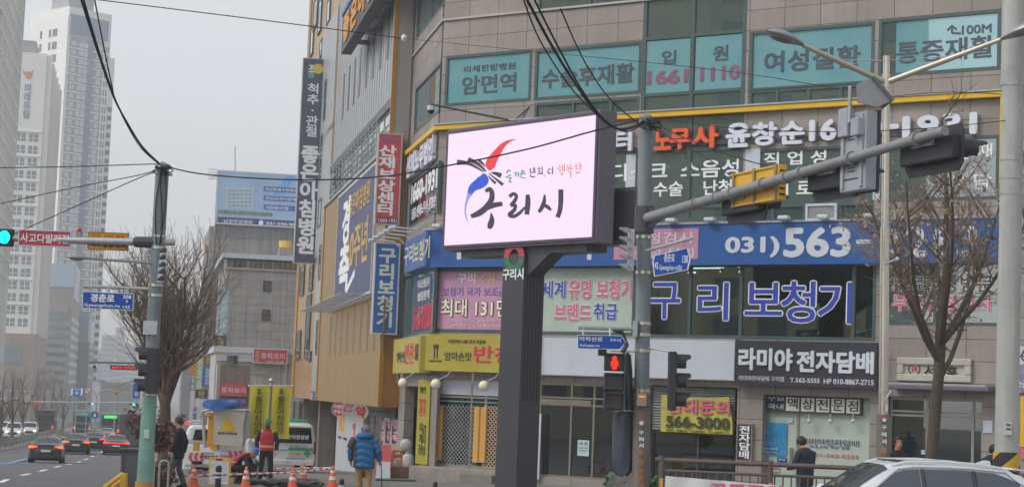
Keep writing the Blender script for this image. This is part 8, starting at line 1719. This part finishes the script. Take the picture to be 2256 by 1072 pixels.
d8 = thing('dome_camera', 'small dome camera under the far message board arm', 'camera', at(208, 808, 120)); MB().ball(at(208, 807, 120), .11).build('dome', black, d8, smooth=True); MB().cyl(at(208, 804, 120), at(208, 798, 120), .08).build('housing', white, d8)
gn = thing('signal_gantry', 'long thin gantry across the avenue with far traffic lights', 'gantry', at(150, 890, 215)); MB().tube([at(-40, 883, 215), at(330, 887, 210)], .09, 8).build('beam', gal, gn)
c = at(214, 890, 213); MB().tube([V((c.x, c.y, gz(c.x, c.y))), at(213, 872, 213), at(206, 860, 213), at(192, 856, 213)], .11, 8).build('post', gal, gn); MB().tube([at(213, 872, 213), at(222, 860, 213), at(245, 857, 213)], .08, 8).build('curved_arm', gal, gn)
far_h = None
for i, (x, y, lit) in enumerate(((10, 887, 0), (35, 880.5, 0), (53, 888, 0), (149, 884, 0), (200, 887, 1), (291, 889, 1))):
    P = at_plane(x, y, 214, 90); t = thing('traffic_light', 'far traffic light on the gantry, %s' % ('dark, nearest the frame edge', 'dark, above its neighbours', 'dark, beside the red lettered board', 'dark, above the teal bus', 'glowing green left of the warning sign', 'glowing green beside the left mast')[i], 'traffic light', P.pt(*P.hit(x, y + 3)), 'far traffic lights on the gantry')
    MB().pbox(P, P.rc((x - 7, y - 2.6, x + 7, y + 2.6)), -.2, .1).build('housing', sgm, t)
    if lit: MB().ball(P.pt(*P.hit(x + 4.5, y), .15), .14).build('lens', mat('green_far_lit', (0, .05, .04), em='20ffd0', es=3), t)
P, t = rd_sign('dark board with red letters hanging from the far gantry', (66, 885, 98, 892), 213, black); letters('안전운전', P, P.rc((68, 886, 96, 891), .02), .0, .02, ledr, t, .02)
hs_ = thing('hoarding', 'white framed hoarding beyond the roadside trees at left', 'hoarding', at(35, 880, 240)); P = at_plane(35, 868, 240, 90); MB().pbox(P, P.rc((-10, 858, 72, 878)), -.2, 0).build('panel', mat('hoarding_grey', '8f8d8a'), hs_); MB().ring(P, P.rc((-12, 857, 73, 879)), .12, -.05, .06).build('frame', white, hs_)
for x in (5, 66): b = P.pt(*P.hit(x, 878), -.1); MB().tube([V((b.x, b.y, gz(b.x, b.y))), b], .1, 8).build('post', gal, hs_)
P, t = rd_sign('tall printed roadside board above a dark screen in front of offices', (81, 810, 118, 858), 260, mat('printed_board', 'a79c98', r=.5, var=.45, s=1.2), [('공동주택 분양', (85, 818, 110, 824), mat('faded_coral'), .02)], True); MB().pbox(P, P.rc((81, 837, 118, 858), .02), .0, .03).build('dark_screen', mat('far_tower_glass'), t)
for i, (x0, xm, y, d) in enumerate(((222, 256, 838, 290), (296, 258, 838, 288))):
    pass
fl2 = thing('street_lamp', 'far double armed street lamp beyond the warning sign', 'street lamp', at(257, 900, 285)); b = at(257, 880, 285); MB().tube([V((b.x, b.y, gz(b.x, b.y))), at(257, 852, 285)], .1, 8).build('pole', gal, fl2)
for xx in (222, 296): MB().tube([at(257, 853, 285), at(257 + (xx - 257) * .5, 843, 285), at(xx, 838, 285)], .07, 6).build('arm', gal, fl2); MB().box(at(xx, 838, 285), (1.2, .4, .15)).build('lamp_head', gal, fl2)
# median guard rail of the avenue
gr_ = thing('guard_rail', 'grey green double guard rail between the lanes at left', 'guard rail', ghit(20, 1000, -.15)); pts = [ghit(x, y, -.15) for x, y in ((-60, 1000), (0, 990), (28, 985), (60, 977), (88, 968), (112, 961), (140, 957))]; gm = mat('guard_rail_green', '8d9184', r=.45, m=.2, var=.15)
for z0 in (.72, .36):
    rows = []
    for p in pts: rows.append([p + V((.0, o_, z0 + e)) for o_, e in ((0, -.14), (-.06, -.08), (0, 0), (-.06, .08), (0, .14))])
    m_ = MB(); m_.grid(rows); m_.build('rail', gm, gr_, smooth=True)
pp2 = [V(p) for p in catmull([tuple(p) for p in pts], 5)]
for p in pp2[::1]: MB().tube([p + V((.05, .06, -.05)), p + V((.05, .06, .85))], .05, 8).build('post', gm, gr_)
# the apartment block across the road that the clinic windows mirror
rm = F.pt(7, 0, 0); rdir = V((-.86, -.478, 0)).normalized(); rc0 = rm + rdir * 85; PR = Pl(rc0, (rdir.y, -rdir.x)); PR = PR if PR.n.dot(rdir) < 0 else Pl(rc0, (-rdir.y, rdir.x))
ap = bldg('apartment_block', 'cream apartment block across the road mirrored in the clinic windows', rc0); crm = mat('cream_render', 'b5ac90', r=.7, var=.06, s=.2)
MB().pbox(PR, (-20, -1, 20, 52), -12, 0).build('wall', crm, ap); MB().pbox(PR, (-3, -1, 3, 54), .01, 2.5).build('stair_tower', crm, ap); win_grid(ap, PR, [-17, -13, -8.5, -5, 5, 8.5, 13, 17], [3 + 2.9 * i for i in range(16)], 2.2, 1.5, mat('mirrored_window', '5f6f76', r=.3), .06, 98)
# ---------------------------------------------------------------- haze
hz = MB().box((-90, 640, 62), (1900, 1640, 250)); ho = hz.build('haze', mat('haze_air', 'ffffff', var=0), None, origin=(0, 0, 0)); tag(ho, kind='stuff')
M = bpy.data.materials['haze_air']; t_ = M.node_tree; t_.nodes.clear(); pv_ = t_.nodes.new('ShaderNodeVolumePrincipled'); pv_.inputs['Color'].default_value = (.93, .95, .98, 1); pv_.inputs['Density'].default_value = HAZE; pv_.inputs['Anisotropy'].default_value = .35
mo = t_.nodes.new('ShaderNodeOutputMaterial'); t_.links.new(pv_.outputs[0], mo.inputs['Volume'])
